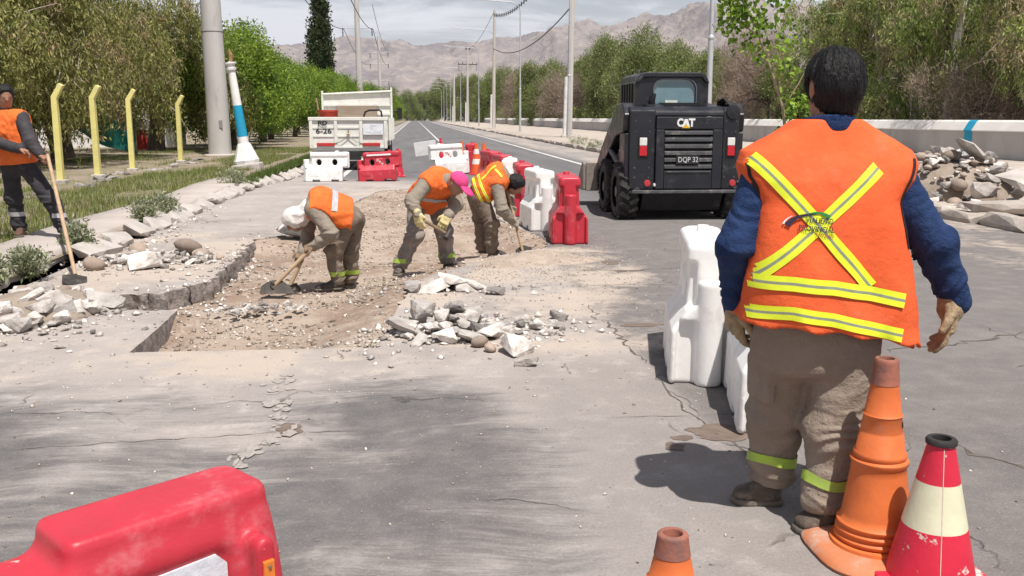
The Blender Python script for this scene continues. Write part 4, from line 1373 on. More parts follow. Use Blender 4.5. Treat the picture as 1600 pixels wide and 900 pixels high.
for s in (-1, 1):
    for yy in (0.7, 1.5, 2.3, 3.1):
        b = MB(); b.bb(s * 1.16 - 0.03, s * 1.16 + 0.03, yy - 0.05, yy + 0.05, 0.84, 1.5); b.build('side_rib', tw, bedo)
hb = MB(); hb.add([(-1.08, 3.55, 0.9), (1.08, 3.55, 0.9), (1.08, 3.55, 2.29), (-1.08, 3.55, 2.20), (-1.08, 3.62, 0.9), (1.08, 3.62, 0.9), (1.08, 3.62, 2.29), (-1.08, 3.62, 2.20)], [(0, 1, 2, 3), (4, 7, 6, 5), (0, 4, 5, 1), (1, 5, 6, 2), (2, 6, 7, 3), (3, 7, 4, 0)])
hbo = hb.build('headboard', tw, truck, bevel=0.008)
for z in (1.62, 1.90):
    b = MB(); b.bb(-1.06, 1.06, 3.50, 3.547, z - 0.025, z + 0.025); b.build('rail', tw, hbo)
b = MB(); b.tube([(-1.1, 3.5, 2.24), (1.1, 3.5, 2.34)], 0.035, 8); b.build('top_tube', tw, hbo)
for s, z in ((-1.1, 2.35), (1.1, 2.46)):
    b = MB(); b.bb(s - 0.03, s + 0.03, 3.48, 3.54, 0.95, z); b.build('corner_post', tw, hbo)
b = MB(); b.bb(-0.66, 0.64, 3.46, 3.495, 1.0, 1.88); b.build('board', woodm, hbo)
tg = MB(); tg.bb(-1.10, 1.10, 0.0, 0.05, 0.62, 1.42)
tgo = tg.build('tailgate', tw, truck, bevel=0.008)
b = MB(); b.bb(-1.13, 1.13, -0.05, 0.055, 1.42, 1.52); b.build('top_rail', tw, tgo, bevel=0.012)
for x in (-1.06, -0.36, 0.36, 1.06):
    b = MB(); b.bb(x - 0.045, x + 0.045, -0.045, -0.001, 0.64, 1.415); b.build('rib', tw, tgo, bevel=0.006)
for z in (0.98, 1.22):
    for x0, x1 in ((-1.0, -0.42), (-0.30, 0.30)):
        b = MB(); b.bb(x0, x1, -0.022, -0.001, z - 0.02, z + 0.02); b.build('crease', tw, tgo)
b = MB(); b.bb(-1.0, 1.0, -0.03, -0.001, 0.64, 0.70); b.build('lower_rail', tw, tgo, bevel=0.006)
lettering('number', 'RD', 0.17, blk, tgo, (-0.72, -0.004 - 0.05, 1.345), (PI / 2, 0, 0), 0.03, 1.2)
lettering('number', '6-26', 0.20, blk, tgo, (-0.70, -0.006, 1.12), (PI / 2, 0, 0), 0.02, 1.25)
b = MB(); b.bb(0.42, 1.00, -0.064, -0.050, 1.02, 1.33); sg = b.build('notice_board', surf('notice_white', (0.76, 0.77, 0.80), None, 3, 0.5), tgo, bevel=0.004)
fade = surf('faded_lettering', (0.50, 0.52, 0.60), None, 9, 0.6)
for z, t_, s_ in ((1.265, 'DPV', 0.09), (1.185, 'S. J.', 0.08), (1.09, 'VIALIDAD', 0.095)):
    lettering('lettering', t_, s_, fade, sg, (0.71, -0.066, z), (PI / 2, 0, 0), 0.0, 1.1)
b = MB(); b.tube([(0.0, -0.03, 1.16), (0.0, -0.05, 1.0)], 0.02, 6); b.tube([(-0.05, -0.05, 1.05), (0.05, -0.05, 1.05)], 0.02, 6); b.build('latch', screw, tgo)
for s in (-1, 1):
    b = MB(); b.tube([(0.0, -0.05, 0.98), (s * 0.22, -0.06, 0.83), (s * 0.45, -0.055, 0.76)], 0.012, 6); b.build('chain', surf('dull_steel', (0.30, 0.27, 0.24), None, 20, 0.6, metal=0.5), tgo)
b = MB(); b.bb(-1.0, 1.0, 0.02, 0.22, 0.50, 0.62); b.build('rear_beam', tw, truck, bevel=0.01)
for s in (-1, 1):
    b = MB(); b.bb(s * 0.65 - 0.25, s * 0.65 + 0.25, -0.075, -0.032, 0.70, 0.79); b.build('tail_light', tred, truck, bevel=0.008)
b = MB(); b.bb(-1.05, 1.05, 0.0, 0.12, 0.40, 0.56); b.build('bumper', tblack, truck, bevel=0.01)
b = MB(); b.bb(-0.18, 0.34, -0.02, -0.002, 0.30, 0.44); pl = b.build('number_plate', tblack, truck)
b = MB(); b.bb(-0.5, -0.38, 0.2, 5.4, 0.55, 0.80); b.bb(0.38, 0.5, 0.2, 5.4, 0.55, 0.80); b.build('chassis', tblack, truck)


def wheel_parts(par, x, y, r, w, rimc, inset=0.03, lugs=0, n=28):
    b = MB(); b.lathe([(r * 0.58, -w / 2), (r * 0.9, -w / 2), (r, -w * 0.36), (r, w * 0.36), (r * 0.9, w / 2), (r * 0.58, w / 2), (r * 0.55, w * 0.2), (r * 0.55, -w * 0.2)], n, axis='x', close=False)
    b.add([], [])
    t_ = b.build('tyre', tyrem, par, (x, y, r), smooth=35)
    if lugs:
        for s in (-1, 1):
            for k in range(lugs):
                a = 2 * PI * (k + (0.25 if s > 0 else -0.25)) / lugs
                q = MB()
                q.box((s * w * 0.25, 0, r + 0.012), (w * 0.52, 0.055, 0.045), (0, 0, R(32) * s))
                M = Euler((a, 0, 0)).to_matrix()
                q.v = [tuple(M @ Vector(v)) for v in q.v]
                q.build('tread_lug', tyrem, t_)
    b = MB(); s = -1 if x < 0 else 1
    b.lathe([(r * 0.56, s * (w / 2 - inset)), (r * 0.5, s * (w / 2 - inset - 0.03)), (r * 0.22, s * (w / 2 - inset - 0.05)), (r * 0.20, s * (w / 2 - 0.01)), (0.0, s * (w / 2 - 0.005))], 20, axis='x', close=False)
    b.build('rim', rimc, t_, smooth=35)


for s in (-1, 1):
    for dx in (0.0, 0.27):
        wh = bpy.data.objects.new('wheel', None); COL.objects.link(wh); wh.parent = truck
        wheel_parts(wh, s * (0.92 - dx), 1.25, 0.45, 0.24, tblack)
    wh = bpy.data.objects.new('wheel', None); COL.objects.link(wh); wh.parent = truck
    wheel_parts(wh, s * 0.9, 4.6, 0.45, 0.26, tblack)
    b = MB(); b.bb(s * 0.62, s * 1.08, 0.70, 0.72, 0.22, 0.60) if s > 0 else b.bb(-1.08, -0.62, 0.70, 0.72, 0.22, 0.60); b.build('mud_flap', tblack, truck)
b = MB(); b.tube([(-0.9, 1.25, 0.45), (0.9, 1.25, 0.45)], 0.07, 8); b.lathe([(0, -0.2), (0.2, -0.1), (0.2, 0.1), (0, 0.2)], 12, (0, 1.25, 0.45), axis='x'); b.build('axle', tblack, truck)
cabb = MB(); cabb.prism([(3.85, 0.6), (5.7, 0.6), (5.75, 1.25), (5.45, 2.05), (5.3, 2.12), (3.85, 2.12)], 'x', -1.02, 1.02)
cabo = cabb.build('cab', tw, truck, bevel=0.03)
tglass = surf('truck_glass', (0.03, 0.04, 0.045), None, 3, 0.1, spec=0.6)
for s in (-1, 1):
    b = MB(); b.prism([(4.25, 1.35), (5.35, 1.35), (5.22, 1.95), (4.25, 1.95)], 'x', s * 1.022, s * 1.028); b.build('side_window', tglass, cabo)
    b = MB(); b.tube([(s * 1.0, 5.3, 1.7), (s * 1.28, 5.35, 1.75)], 0.015, 6); b.box((s * 1.3, 5.35, 1.65), (0.16, 0.05, 0.36)); b.build('mirror', tblack, cabo)
# things riding on the bed
t = thing('red_drum', 'red plastic drum standing in the truck bed at the left', 'drum', (-2.50, 27.85, 0.924))
b = MB(); b.lathe([(0.24, 0), (0.26, 0.03), (0.27, 0.3), (0.265, 0.33), (0.27, 0.36), (0.28, 0.72), (0.295, 0.74), (0.295, 0.80), (0.27, 0.80), (0.26, 0.74), (0.0, 0.72)], 24); b.build('drum', surf('drum_red', (0.58, 0.08, 0.04), (0.48, 0.06, 0.035), 4, 0.5, dirt=((0.42, 0.22, 0.16), 0.3, 6)), t, smooth=40)
b = MB(); b.tube([(-0.2, 0.35, 0.0), (-0.38, 0.55, 1.15)], 0.022, 6); o = b.build('tool_handle', surf('raw_wood', (0.36, 0.25, 0.16)), None, (-2.5, 27.85, 0.924)); setp(o, 'tool handle leaning up beside the red drum in the truck bed', 'tool handle')
t = thing('wheelbarrow', 'black tube handle of a barrow showing above the tailgate', 'wheelbarrow', (-1.22, 27.75, 0.924))
b = MB(); b.tube([(-0.22, 0, 0.0), (-0.25, 0, 0.62), (-0.21, 0, 0.74), (-0.1, 0, 0.79), (0.18, 0, 0.80), (0.25, 0, 0.76), (0.27, 0, 0.6), (0.25, 0, 0.0)], 0.028, 8); b.build('handle', tblack, t, smooth=60)
b = MB(); b.box((0, 0.5, 0.30), (0.55, 0.8, 0.35), None, 0, (1.25, 1.25)); b.build('tray', tblack, t, bevel=0.03)

# ================================================================== SKID STEER LOADER
lb = surf('loader_black_paint', (0.012, 0.0125, 0.017), (0.020, 0.021, 0.026), 2.5, 0.36, 0.08, 20, spec=0.4, dirt=((0.15, 0.135, 0.125), 0.24, 3.5), wear=((0.30, 0.26, 0.23), 0.70, 9))
ldark = surf('loader_dark_metal', (0.014, 0.014, 0.015), None, 4, 0.6, dirt=((0.12, 0.10, 0.09), 0.2, 4))
lgrey = surf('slat_edge_metal', (0.09, 0.09, 0.095), (0.06, 0.06, 0.065), 5, 0.5, dirt=((0.30, 0.27, 0.24), 0.35, 6))
buckm = surf('bucket_steel', (0.26, 0.225, 0.195), (0.19, 0.165, 0.145), 3, 0.8, 0.4, 20, dirt=((0.40, 0.33, 0.27), 0.35, 4))
LD = thing('skid_loader', 'black skid steer loader seen from behind with its bucket full of soil', 'loader', (3.92, 13.38, 0), R(-1.5))
# chassis between the wheels
b = MB(); b.bb(-0.60, 0.60, 0.12, 2.35, 0.28, 0.95); b.build('chassis', ldark, LD, bevel=0.02)
# side towers (rear uprights that carry the lift arms)
for s in (-1, 1):
    x0, x1 = (-0.82, -0.44) if s < 0 else (0.56, 0.80)
    b = MB(); b.prism([(0.0, 0.46), (0.0, 1.60), (0.10, 1.66), (0.42, 1.66), (0.62, 1.30), (0.55, 0.46)], 'x', x0, x1)
    up_ = b.build('rear_upright', lb, LD, bevel=0.02)
    cx = -0.62 if s < 0 else 0.685
    b = MB(); b.bb(cx - 0.055, cx + 0.055, -0.025, -0.002, 1.10, 1.215); b.build('reverse_light', surf('lamp_white_lens', (0.72, 0.71, 0.66), (0.6, 0.6, 0.56), 30, 0.25), up_, bevel=0.008)
    b = MB(); b.bb(cx - 0.055, cx + 0.055, -0.025, -0.002, 0.95, 1.095); b.build('tail_light', surf('lamp_red_lens', (0.55, 0.02, 0.03), (0.42, 0.015, 0.025), 30, 0.25), up_, bevel=0.008)
    b = MB(); b.bb(cx - 0.075, cx + 0.075, -0.012, -0.001, 0.93, 1.235); b.build('light_frame', ldark, up_)
    rx = -0.545 if s < 0 else 0.73
    b = MB(); b.lathe([(0.0, -0.02), (0.045, -0.018), (0.05, -0.001)], 20, (rx, 0, 0.555), axis='y'); b.build('round_reflector', surf('reflector_red', (0.50, 0.05, 0.06), None, 20, 0.4), up_, smooth=40)
    for z in (0.64, 0.78, 1.30, 1.45):
        for dx in (-0.12, 0.09):
            q = MB(); q.lathe([(0.0, -0.008), (0.011, -0.007), (0.012, 0.0)], 8, (cx + dx * (1 if s < 0 else 0.7), -0.0, z), axis='y'); q.build('bolt', lgrey, up_)
b = MB(); b.lathe([(0.0, -0.03), (0.025, -0.025), (0.03, -0.001)], 14, (-0.43, 0.0, 0.53), axis='y'); b.build('work_light', surf('lamp_white_lens', (0.72, 0.71, 0.66)), LD, smooth=40)
# lift arms: sloping down to the front on both sides
for s in (-1, 1):
    xa, xb = (-0.90, -0.72) if s < 0 else (0.72, 0.90)
    b = MB(); b.prism([(0.10, 1.30), (0.06, 1.55), (0.25, 1.72), (0.62, 1.70), (1.9, 1.05), (2.45, 0.70), (2.55, 0.35), (2.42, 0.30), (2.25, 0.62), (1.55, 0.86), (0.75, 1.22)], 'x', xa, xb)
    b.build('lift_arm', lb, LD, bevel=0.02)
    b = MB(); b.prism([(0.05, 0.42), (0.05, 1.28), (0.45, 1.28), (0.50, 0.70), (0.30, 0.42)], 'x', xa * 0.999 + 0.02, xb - 0.02); b.build('arm_guard', lb, LD, bevel=0.015)
    b = MB(); b.tube([(s * 0.86, 0.35, 0.75), (s * 0.86, 1.35, 1.02)], 0.045, 12); b.tube([(s * 0.86, 1.2, 0.98), (s * 0.86, 1.9, 1.0)], 0.025, 10); b.build('lift_cylinder', lgrey, LD, smooth=60)
# engine hood and rear door
b = MB(); b.prism([(0.02, 1.60), (0.0, 1.52), (0.95, 1.52), (0.95, 1.73), (0.12, 1.66)], 'x', -0.47, 0.60); hd = b.build('engine_hood', lb, LD, bevel=0.025)
for k in range(5):
    b = MB(); b.box((0.05, 0.22 + 0.10 * k, 1.684 + 0.0085 * k), (0.62, 0.03, 0.012), (R(5), 0, 0)); b.build('vent_bar', ldark, hd)
dr = MB()
dr.bb(-0.435, 0.55, -0.03, 0.10, 1.335, 1.515); dr.bb(-0.435, -0.31, -0.03, 0.10, 0.47, 1.333); dr.bb(0.405, 0.55, -0.03, 0.10, 0.47, 1.333); dr.bb(-0.308, 0.403, -0.03, 0.10, 0.47, 0.74)
dro = dr.build('rear_door', lb, LD, bevel=0.012)
b = MB(); b.bb(-0.31, 0.405, 0.08, 0.098, 0.74, 1.335); b.build('grille_backing', ldark, LD)
for k in range(6):
    z = 0.80 + 0.098 * k
    b = MB(); b.prism([(-0.034, z - 0.030), (-0.034, z + 0.012), (0.02, z + 0.045), (0.03, z + 0.038), (-0.02, z + 0.0), (-0.02, z - 0.030)], 'x', -0.305, 0.40)
    b.build('grille_slat', lgrey, LD)
b = MB(); b.bb(-0.135, 0.205, -0.052, -0.040, 0.835, 0.955); pl = b.build('number_plate', surf('plate_black', (0.025, 0.025, 0.028), None, 10, 0.5), LD, bevel=0.004)
lettering('plate_characters', 'DQP 32', 0.105, surf('plate_silver', (0.62, 0.62, 0.62), None, 20, 0.5), pl, (0.04, -0.054, 0.895), (PI / 2, 0, 0), 0.0, 0.86)
b = MB(); b.bb(-0.28, 0.38, -0.045, -0.031, 0.715, 0.735); b.build('door_trim', lgrey, dro)
lw = surf('logo_white', (0.78, 0.78, 0.76), None, 20, 0.5)
lo = bpy.data.objects.new('logo', None); COL.objects.link(lo); lo.parent = LD; lo.location = (-0.005, -0.036, 1.425)
lettering('letter', 'C', 0.155, lw, lo, (-0.085, 0, 0), (PI / 2, 0, 0), 0.045, 0.85)
lettering('letter', 'T', 0.155, lw, lo, (0.088, 0, 0), (PI / 2, 0, 0), 0.045, 0.95)
q = MB(); q.prism([(-0.055, -0.056), (-0.020, 0.058), (0.024, 0.058), (0.060, -0.056), (0.030, -0.056), (0.002, -0.010), (-0.025, -0.056)], 'y', -0.003, 0.003); q.build('letter', lw, lo)
q = MB(); q.prism([(-0.062, -0.072), (0.002, -0.022), (0.066, -0.072)], 'y', -0.006, 0.002); q.build('triangle', surf('logo_yellow', (0.70, 0.42, 0.03), None, 20, 0.5), lo)
# rear bumper lip and belly
b = MB(); b.bb(-0.78, 0.78, -0.05, 0.10, 0.405, 0.455); b.build('bumper_lip', lgrey, LD, bevel=0.01)
b = MB(); b.prism([(0.02, 0.40), (0.18, 0.14), (0.6, 0.12), (0.6, 0.40)], 'x', -0.60, 0.60); b.build('belly_plate', ldark, LD)
# cab
CB = bpy.data.objects.new('cab', None); COL.objects.link(CB); CB.parent = LD
def cabw(y0, y1): return None
b = MB(); b.prism([(0.80, 1.62), (0.80, 2.05), (0.90, 2.13), (1.9, 2.13), (1.98, 2.05), (2.05, 1.0), (0.95, 1.0)], 'x', -0.60, -0.55); b.build('side_frame', lb, CB, bevel=0.008); b = MB(); b.prism([(0.80, 1.62), (0.80, 2.05), (0.90, 2.13), (1.9, 2.13), (1.98, 2.05), (2.05, 1.0), (0.95, 1.0)], 'x', 0.48, 0.53)
b.build('side_frame', lb, CB, bevel=0.008)
b = MB(); b.prism([(-0.61, 2.02), (-0.53, 2.155), (-0.45, 2.18), (0.38, 2.18), (0.46, 2.155), (0.54, 2.02), (0.48, 2.02), (0.42, 2.10), (-0.49, 2.10), (-0.55, 2.02)], 'y', 0.70, 2.05); b.build('roof', lb, CB, bevel=0.015)
# rear wall with a rounded window opening
def rrect(x0, x1, z0, z1, r, n=6):
    P = []
    for cx, cz, a0 in ((x1 - r[1], z1 - r[1], 0), (x0 + r[1], z1 - r[1], 90), (x0 + r[0], z0 + r[0], 180), (x1 - r[0], z0 + r[0], 270)):
        rr = r[1] if a0 < 180 else r[0]
        for k in range(n + 1):
            a = R(a0 + 90 * k / n); P.append((cx + rr * math.cos(a), cz + rr * math.sin(a)))
    return P
outer = rrect(-0.60, 0.53, 1.50, 2.15, (0.02, 0.12)); inner = rrect(-0.31, 0.335, 1.70, 2.075, (0.05, 0.15))
n_ = len(outer)
def ring(o_, i_, y0, y1):
    V = [(x, y0, z) for x, z in o_] + [(x, y0, z) for x, z in i_] + [(x, y1, z) for x, z in o_] + [(x, y1, z) for x, z in i_]
    Fs = []
    for k in range(n_):
        j = (k + 1) % n_
        Fs += [(k, j, n_ + j, n_ + k), (2 * n_ + k, 3 * n_ + k, 3 * n_ + j, 2 * n_ + j), (k, 2 * n_ + k, 2 * n_ + j, j), (n_ + k, n_ + j, 3 * n_ + j, 3 * n_ + k)]
    return V, Fs
V, Fs = ring(outer, inner, 0.74, 0.80); b = MB(); b.add(V, Fs); b.build('rear_wall', lb, CB)
V, Fs = ring(rrect(-0.325, 0.35, 1.685, 2.09, (0.06, 0.16)), inner, 0.725, 0.75); b = MB(); b.add(V, Fs); b.build('window_seal', surf('window_seal_grey', (0.12, 0.125, 0.14), None, 10, 0.4), CB)
m, nt, p = newmat('cab_glass')
nz = noise(nt, nd(nt, 'ShaderNodeTexCoord').outputs['Object'], 2.2, 3)
nt.links.new(mixc(nt, mapr(nt, nz, 0.35, 0.65), (0.10, 0.19, 0.22), (0.16, 0.27, 0.31)), p.inputs['Base Color'])
p.inputs['Roughness'].default_value = 0.06; p.inputs['Specular IOR Level'].default_value = 0.7; p.inputs['Alpha'].default_value = 0.8
b = MB(); b.add([(x, 0.77, z) for x, z in inner], [tuple(range(n_))]); b.build('rear_window', m, CB)
b = MB(); b.bb(-0.13, 0.06, 0.755, 0.762, 1.72, 1.765); b.build('window_sticker', surf('sticker_cream', (0.62, 0.68, 0.60), None, 10, 0.6), CB)
seat = MB(); seat.box((0.12, 1.15, 1.75), (0.5, 0.12, 0.6), (R(-8), 0, 0)); seat.box((0.0, 1.4, 1.3), (0.5, 0.5, 0.15)); seat.build('seat', ldark, CB, bevel=0.05)
for k in range(5):
    b = MB(); b.tube([(-0.606, 0.95 + 0.2 * k, 1.35), (-0.606, 0.95 + 0.2 * k, 2.02)], 0.012, 6); b.build('side_bar', ldark, CB)
b = MB(); b.prism([(0.9, 1.2), (1.95, 1.2), (1.9, 2.0), (0.9, 2.0)], 'x', -0.575, -0.570); b.build('side_mesh', ldark, CB)
b = MB(); b.tube([(-0.34, 0.70, 1.66), (-0.35, 0.68, 1.78), (-0.31, 0.66, 1.86)], [0.04, 0.05, 0.02], 8); b.build('exhaust_cap', ldark, LD, smooth=50)
for k in range(4):
    b = MB(); b.tube([(0.60 + 0.03 * k, 0.5, 1.60), (0.60 + 0.035 * k, 0.42, 1.74), (0.63 + 0.04 * k, 0.25, 1.78 - 0.02 * k), (0.68 + 0.03 * k, 0.10, 1.68), (0.69 + 0.025 * k, 0.08, 1.5)], 0.018, 8); b.build('hydraulic_hose', rubber, LD, smooth=60)
b = MB(); b.lathe([(0.0, -0.03), (0.10, -0.02), (0.11, 0.0)], 18, (0.70, -0.002, 1.58), axis='y'); b.build('pivot_cover', lb, LD, smooth=40)
b = MB(); b.lathe([(0.0, 0.0), (0.025, 0.0), (0.02, 0.04), (0.0, 0.045)], 12, (-0.5, 1.0, 2.185)); b.build('roof_light', lgrey, LD, smooth=40)
# wheels
for s in (-1, 1):
    for yy in (0.42, 1.50):
        wh = bpy.data.objects.new('wheel', None); COL.objects.link(wh); wh.parent = LD
        wheel_parts(wh, s * 0.80, yy, 0.405, 0.28, lgrey, 0.05, 18, 32)
# bucket with a heap of soil
b = MB(); b.prism([(2.45, 0.28), (2.45, 0.72), (2.50, 0.76), (2.60, 0.74), (3.25, 0.30), (3.25, 0.26), (2.62, 0.26)], 'x', -1.12, -1.07); b.build('bucket_side', buckm, LD, bevel=0.008); b = MB(); b.prism([(2.45, 0.28), (2.45, 0.72), (2.50, 0.76), (2.60, 0.74), (3.25, 0.30), (3.25, 0.26), (2.62, 0.26)], 'x', 1.07, 1.12)
b.build('bucket_side', buckm, LD, bevel=0.008)
b = MB(); b.prism([(2.42, 0.26), (2.42, 0.74), (2.47, 0.74), (2.47, 0.31), (3.24, 0.31), (3.24, 0.26)], 'x', -1.068, 1.068); b.build('bucket_shell', buckm, LD, bevel=0.008)
for x in (-0.9, -0.3, 0.3, 0.9):
    b = MB(); b.bb(x - 0.02, x + 0.02, 2.36, 2.419, 0.30, 0.70); b.build('bucket_rib', buckm, LD)
heap = sdf_mesh('soil_heap', lambda p: ell_(p, (0, 2.78, 0.60), (1.05, 0.40, 0.30)) - 0.05 * (fbm(p * 7, 3) - 0.5), (-1.06, 2.4, 0.32), (1.06, 3.2, 0.95), 0.045, sandm, None)
heap.parent = LD

# ================================================================== VEGETATION
def leaf_quads(pos, dirs, L, W, rs):
    """diamond-shaped leaves at pos (N,3) pointing along dirs"""
    n = len(pos)
    L = L * (0.6 + 0.8 * rs.rand(n))[:, None]; W = W * (0.6 + 0.8 * rs.rand(n))[:, None]
    r = rs.randn(n, 3)
    s = np.cross(dirs, r); s /= np.linalg.norm(s, axis=1, keepdims=True) + 1e-9
    V = np.stack([pos, pos + dirs * L * 0.5 + s * W * 0.5, pos + dirs * L, pos + dirs * L * 0.5 - s * W * 0.5], 1).reshape(-1, 3)
    F = np.arange(4 * n).reshape(n, 4)
    return V, F


def unit(v):
    return v / (np.linalg.norm(v, axis=1, keepdims=True) + 1e-9)


def crown_leaves(blobs, n_clumps, per, L, W, spread, rs, droop=0.0, up=0.0, shell=0.35, strand=0.0):
    """leaf clumps scattered through ellipsoid blobs (cx,cy,cz,rx,ry,rz), denser near the skin"""
    B = np.array(blobs)
    wgt = (B[:, 3] * B[:, 4] * B[:, 5]) ** 0.67; wgt /= wgt.sum()
    k = rs.choice(len(B), n_clumps, p=wgt)
    d = unit(rs.randn(n_clumps, 3))
    rad = (shell + (1 - shell) * rs.rand(n_clumps)) ** 0.5
    c = B[k, :3] + d * rad[:, None] * B[k, 3:] * (0.85 + 0.3 * rs.rand(n_clumps, 1))
    idx = np.repeat(np.arange(n_clumps), per)
    n = len(idx)
    if strand:
        tt = rs.rand(n)
        ln = strand * (0.5 + rs.rand(n_clumps))[idx]
        out = d[idx] * [1, 1, 0] * 0.25
        p = c[idx] + out * (tt ** 0.6)[:, None] * ln[:, None] + rs.randn(n, 3) * spread * 0.45
        p[:, 2] -= tt * ln
        dirs = unit(rs.randn(n, 3) * 0.55 + [0, 0, -1.0])
    else:
        p = c[idx] + rs.randn(n, 3) * spread
        dirs = unit(rs.randn(n, 3) + d[idx] * 0.7 + [0, 0, up - droop])
    return leaf_quads(p, dirs, L, W, rs)


def limb_mesh(trunks, blobs, rs, n=8, twigs=0.35, tr=0.05):
    """trunk polylines [(pts, r0, r1)] plus a limb to every blob"""
    b = MB()
    tops = []
    for pts, r0, r1 in trunks:
        m_ = len(pts)
        b.tube(pts, [r0 + (r1 - r0) * i / (m_ - 1) for i in range(m_)], n)
        tops.append((Vector(pts[-1]), Vector(pts[len(pts) // 2]), r1))
    for bl in blobs:
        if rs.rand() > twigs:
            continue
        e = Vector(bl[:3])
        t, mid, r1 = min(tops, key=lambda q: (q[0] - e).length)
        st = mid.lerp(t, 0.5 + 0.5 * rs.rand())
        m1 = st.lerp(e, 0.5) + Vector((rs.randn() * 0.2, rs.randn() * 0.2, 0.25))
        b.tube([st, m1, e, e + (e - m1) * 0.5], [max(r1 * 0.6, tr), tr * 0.8, tr * 0.5, tr * 0.2], 6)
    return b


barkm = surf('dark_bark', (0.13, 0.098, 0.075), (0.085, 0.065, 0.052), 5, 0.95, 0.9, 18, stretch=(1, 1, 0.3))
twigm = surf('dead_twig_bark', (0.40, 0.34, 0.29), (0.30, 0.25, 0.21), 3, 0.9)
palebark = surf('pale_eucalyptus_bark', (0.52, 0.49, 0.44), (0.40, 0.37, 0.33), 2.2, 0.85, 0.3, 14, dirt=((0.28, 0.24, 0.20), 0.3, 3), stretch=(1, 1, 0.35))
pepperleaf = leafmat('pepper_tree_leaf', (0.178, 0.205, 0.054), (0.283, 0.267, 0.094), (0.323, 0.240, 0.138), 0.35, 0.35, 0.55)
greenleaf = leafmat('bright_green_leaf', (0.158, 0.263, 0.032), (0.263, 0.350, 0.049), (0.105, 0.184, 0.035), 0.5, 0.45, 0.5)
gumleaf = leafmat('gum_tree_leaf', (0.156, 0.244, 0.062), (0.312, 0.362, 0.106), (0.375, 0.300, 0.180), 0.55, 0.35, 0.4)
tamleaf = leafmat('tamarisk_leaf', (0.156, 0.196, 0.069), (0.244, 0.254, 0.107), (0.186, 0.244, 0.062), 0.6, 0.35, 0.4)
dryleaf = leafmat('dry_twig', (0.255, 0.188, 0.143), (0.330, 0.255, 0.210), None, 0, 0.2, 0.5)
poplarleaf = leafmat('poplar_leaf', (0.033, 0.053, 0.020), (0.061, 0.083, 0.031), None, 0, 0.25, 0.6)
yleaf = leafmat('young_mulberry_leaf', (0.128, 0.232, 0.030), (0.240, 0.345, 0.045), None, 0, 0.45, 2.0)


def rand_blobs(rs, n, R0, H0, H1, r, flat=0.8, lean=(0, 0)):
    out = []
    for _ in range(n):
        a = rs.rand() * 2 * PI; q = R0 * math.sqrt(rs.rand()); z = H0 + (H1 - H0) * rs.rand()
        taper = 1 - 0.45 * max(0, (z - H0) / (H1 - H0) - 0.55) / 0.45
        rr = r * (0.65 + 0.7 * rs.rand())
        out.append((q * taper * math.cos(a) + lean[0] * z, q * taper * math.sin(a) + lean[1] * z, z, rr, rr, rr * flat))
    return out


def make_tree(name, seed, blobs, trunks, leaf, bark, n_clumps, per, L, W, spread, twigs=0.4, bare_n=0, **kw):
    rs = np.random.RandomState(seed)
    V, F = crown_leaves(blobs, n_clumps, per, L, W, spread, rs, **kw)
    cm = npmesh('crown', V, F); cm.materials.append(leaf)
    tb = limb_mesh(trunks, blobs, rs, 10, twigs)
    to = tb.build('trunk', bark, None, smooth=60)
    tm = to.data; bpy.data.objects.remove(to)
    wm = None
    if bare_n:
        q = MB(); B = np.array(blobs)
        for _ in range(bare_n):
            k = rs.randint(len(B)); d = unit(rs.randn(1, 3))[0]
            p0 = B[k, :3] + d * B[k, 3:] * 0.5; out = unit((d + [0, 0, -0.2] + 0.5 * rs.randn(3))[None])[0]
            L = 0.6 + 1.0 * rs.rand(); side = unit(rs.randn(1, 3))[0]
            pts = [p0, p0 + out * L * 0.4 + side * 0.10, p0 + out * L * 0.75 - side * 0.05 + [0, 0, -0.1], p0 + out * L + [0, 0, -0.35]]
            r0 = 0.010 + 0.014 * rs.rand()
            q.tube(pts, [r0, r0 * 0.8, r0 * 0.5, r0 * 0.25], 4, cap=False)
            q.tube([pts[1], pts[1] + (pts[2] - pts[1]) * 0.6 + side * 0.3], [r0 * 0.6, r0 * 0.2], 4, cap=False)
        wo_ = q.build('dead_twigs', twigm, None); wm = wo_.data; bpy.data.objects.remove(wo_)
    return (name, cm, tm, wm)


def place_tree(proto, loc, rz, s, label, group, cat='tree', sz=None):
    name, cm, tm, wm = proto
    t = thing(name, label, cat, loc, rz, group)
    t.scale = (s, s, sz or s)
    mkobj('trunk', tm, None, t)
    mkobj('crown', cm, None, t)
    if wm:
        mkobj('dead_twigs', wm, None, t)['kind'] = 'stuff'
    return t


rs = np.random.RandomState(3)
pep = []
for sd_, ln in ((1, 0.22), (2, -0.15)):
    r_ = np.random.RandomState(sd_)
    bl = rand_blobs(r_, 26, 3.6, 2.6, 7.0, 1.15, 0.85)
    tr = [([(0, 0, -0.2), (ln * 0.8, 0.05, 0.9), (ln * 2.2, 0.2, 2.0), (ln * 3, 0.3, 3.4)], 0.42, 0.20), ([(0.25, 0.1, -0.2), (0.55, 0.2, 1.2), (1.2, 0.1, 2.6), (1.6, 0.2, 3.6)], 0.26, 0.12)]
    pep.append(make_tree('pepper_tree', sd_, bl, tr, pepperleaf, barkm, 1500, 46, 0.17, 0.045, 0.20, 0.6, 130, strand=1.0))
PT = [(-12.2, 28.5, 0.3, 0.92, 'pepper tree with a leaning trunk just behind the yellow posts'), (-14.2, 26.0, 2.2, 1.0, 'olive brown pepper tree at the far left edge'), (-12.3, 34.5, 4.0, 0.95, 'drooping pepper tree left of the thick concrete pole'),
      (-16.6, 36, 1.1, 1.1, 'tall pepper tree standing behind the front pepper trees'), (-11.3, 42.5, 5.0, 0.95, 'pepper tree in shade behind the thick concrete pole'), (-18.5, 30, 3.0, 1.05, 'pepper tree beyond the left edge one, before the white wall')]
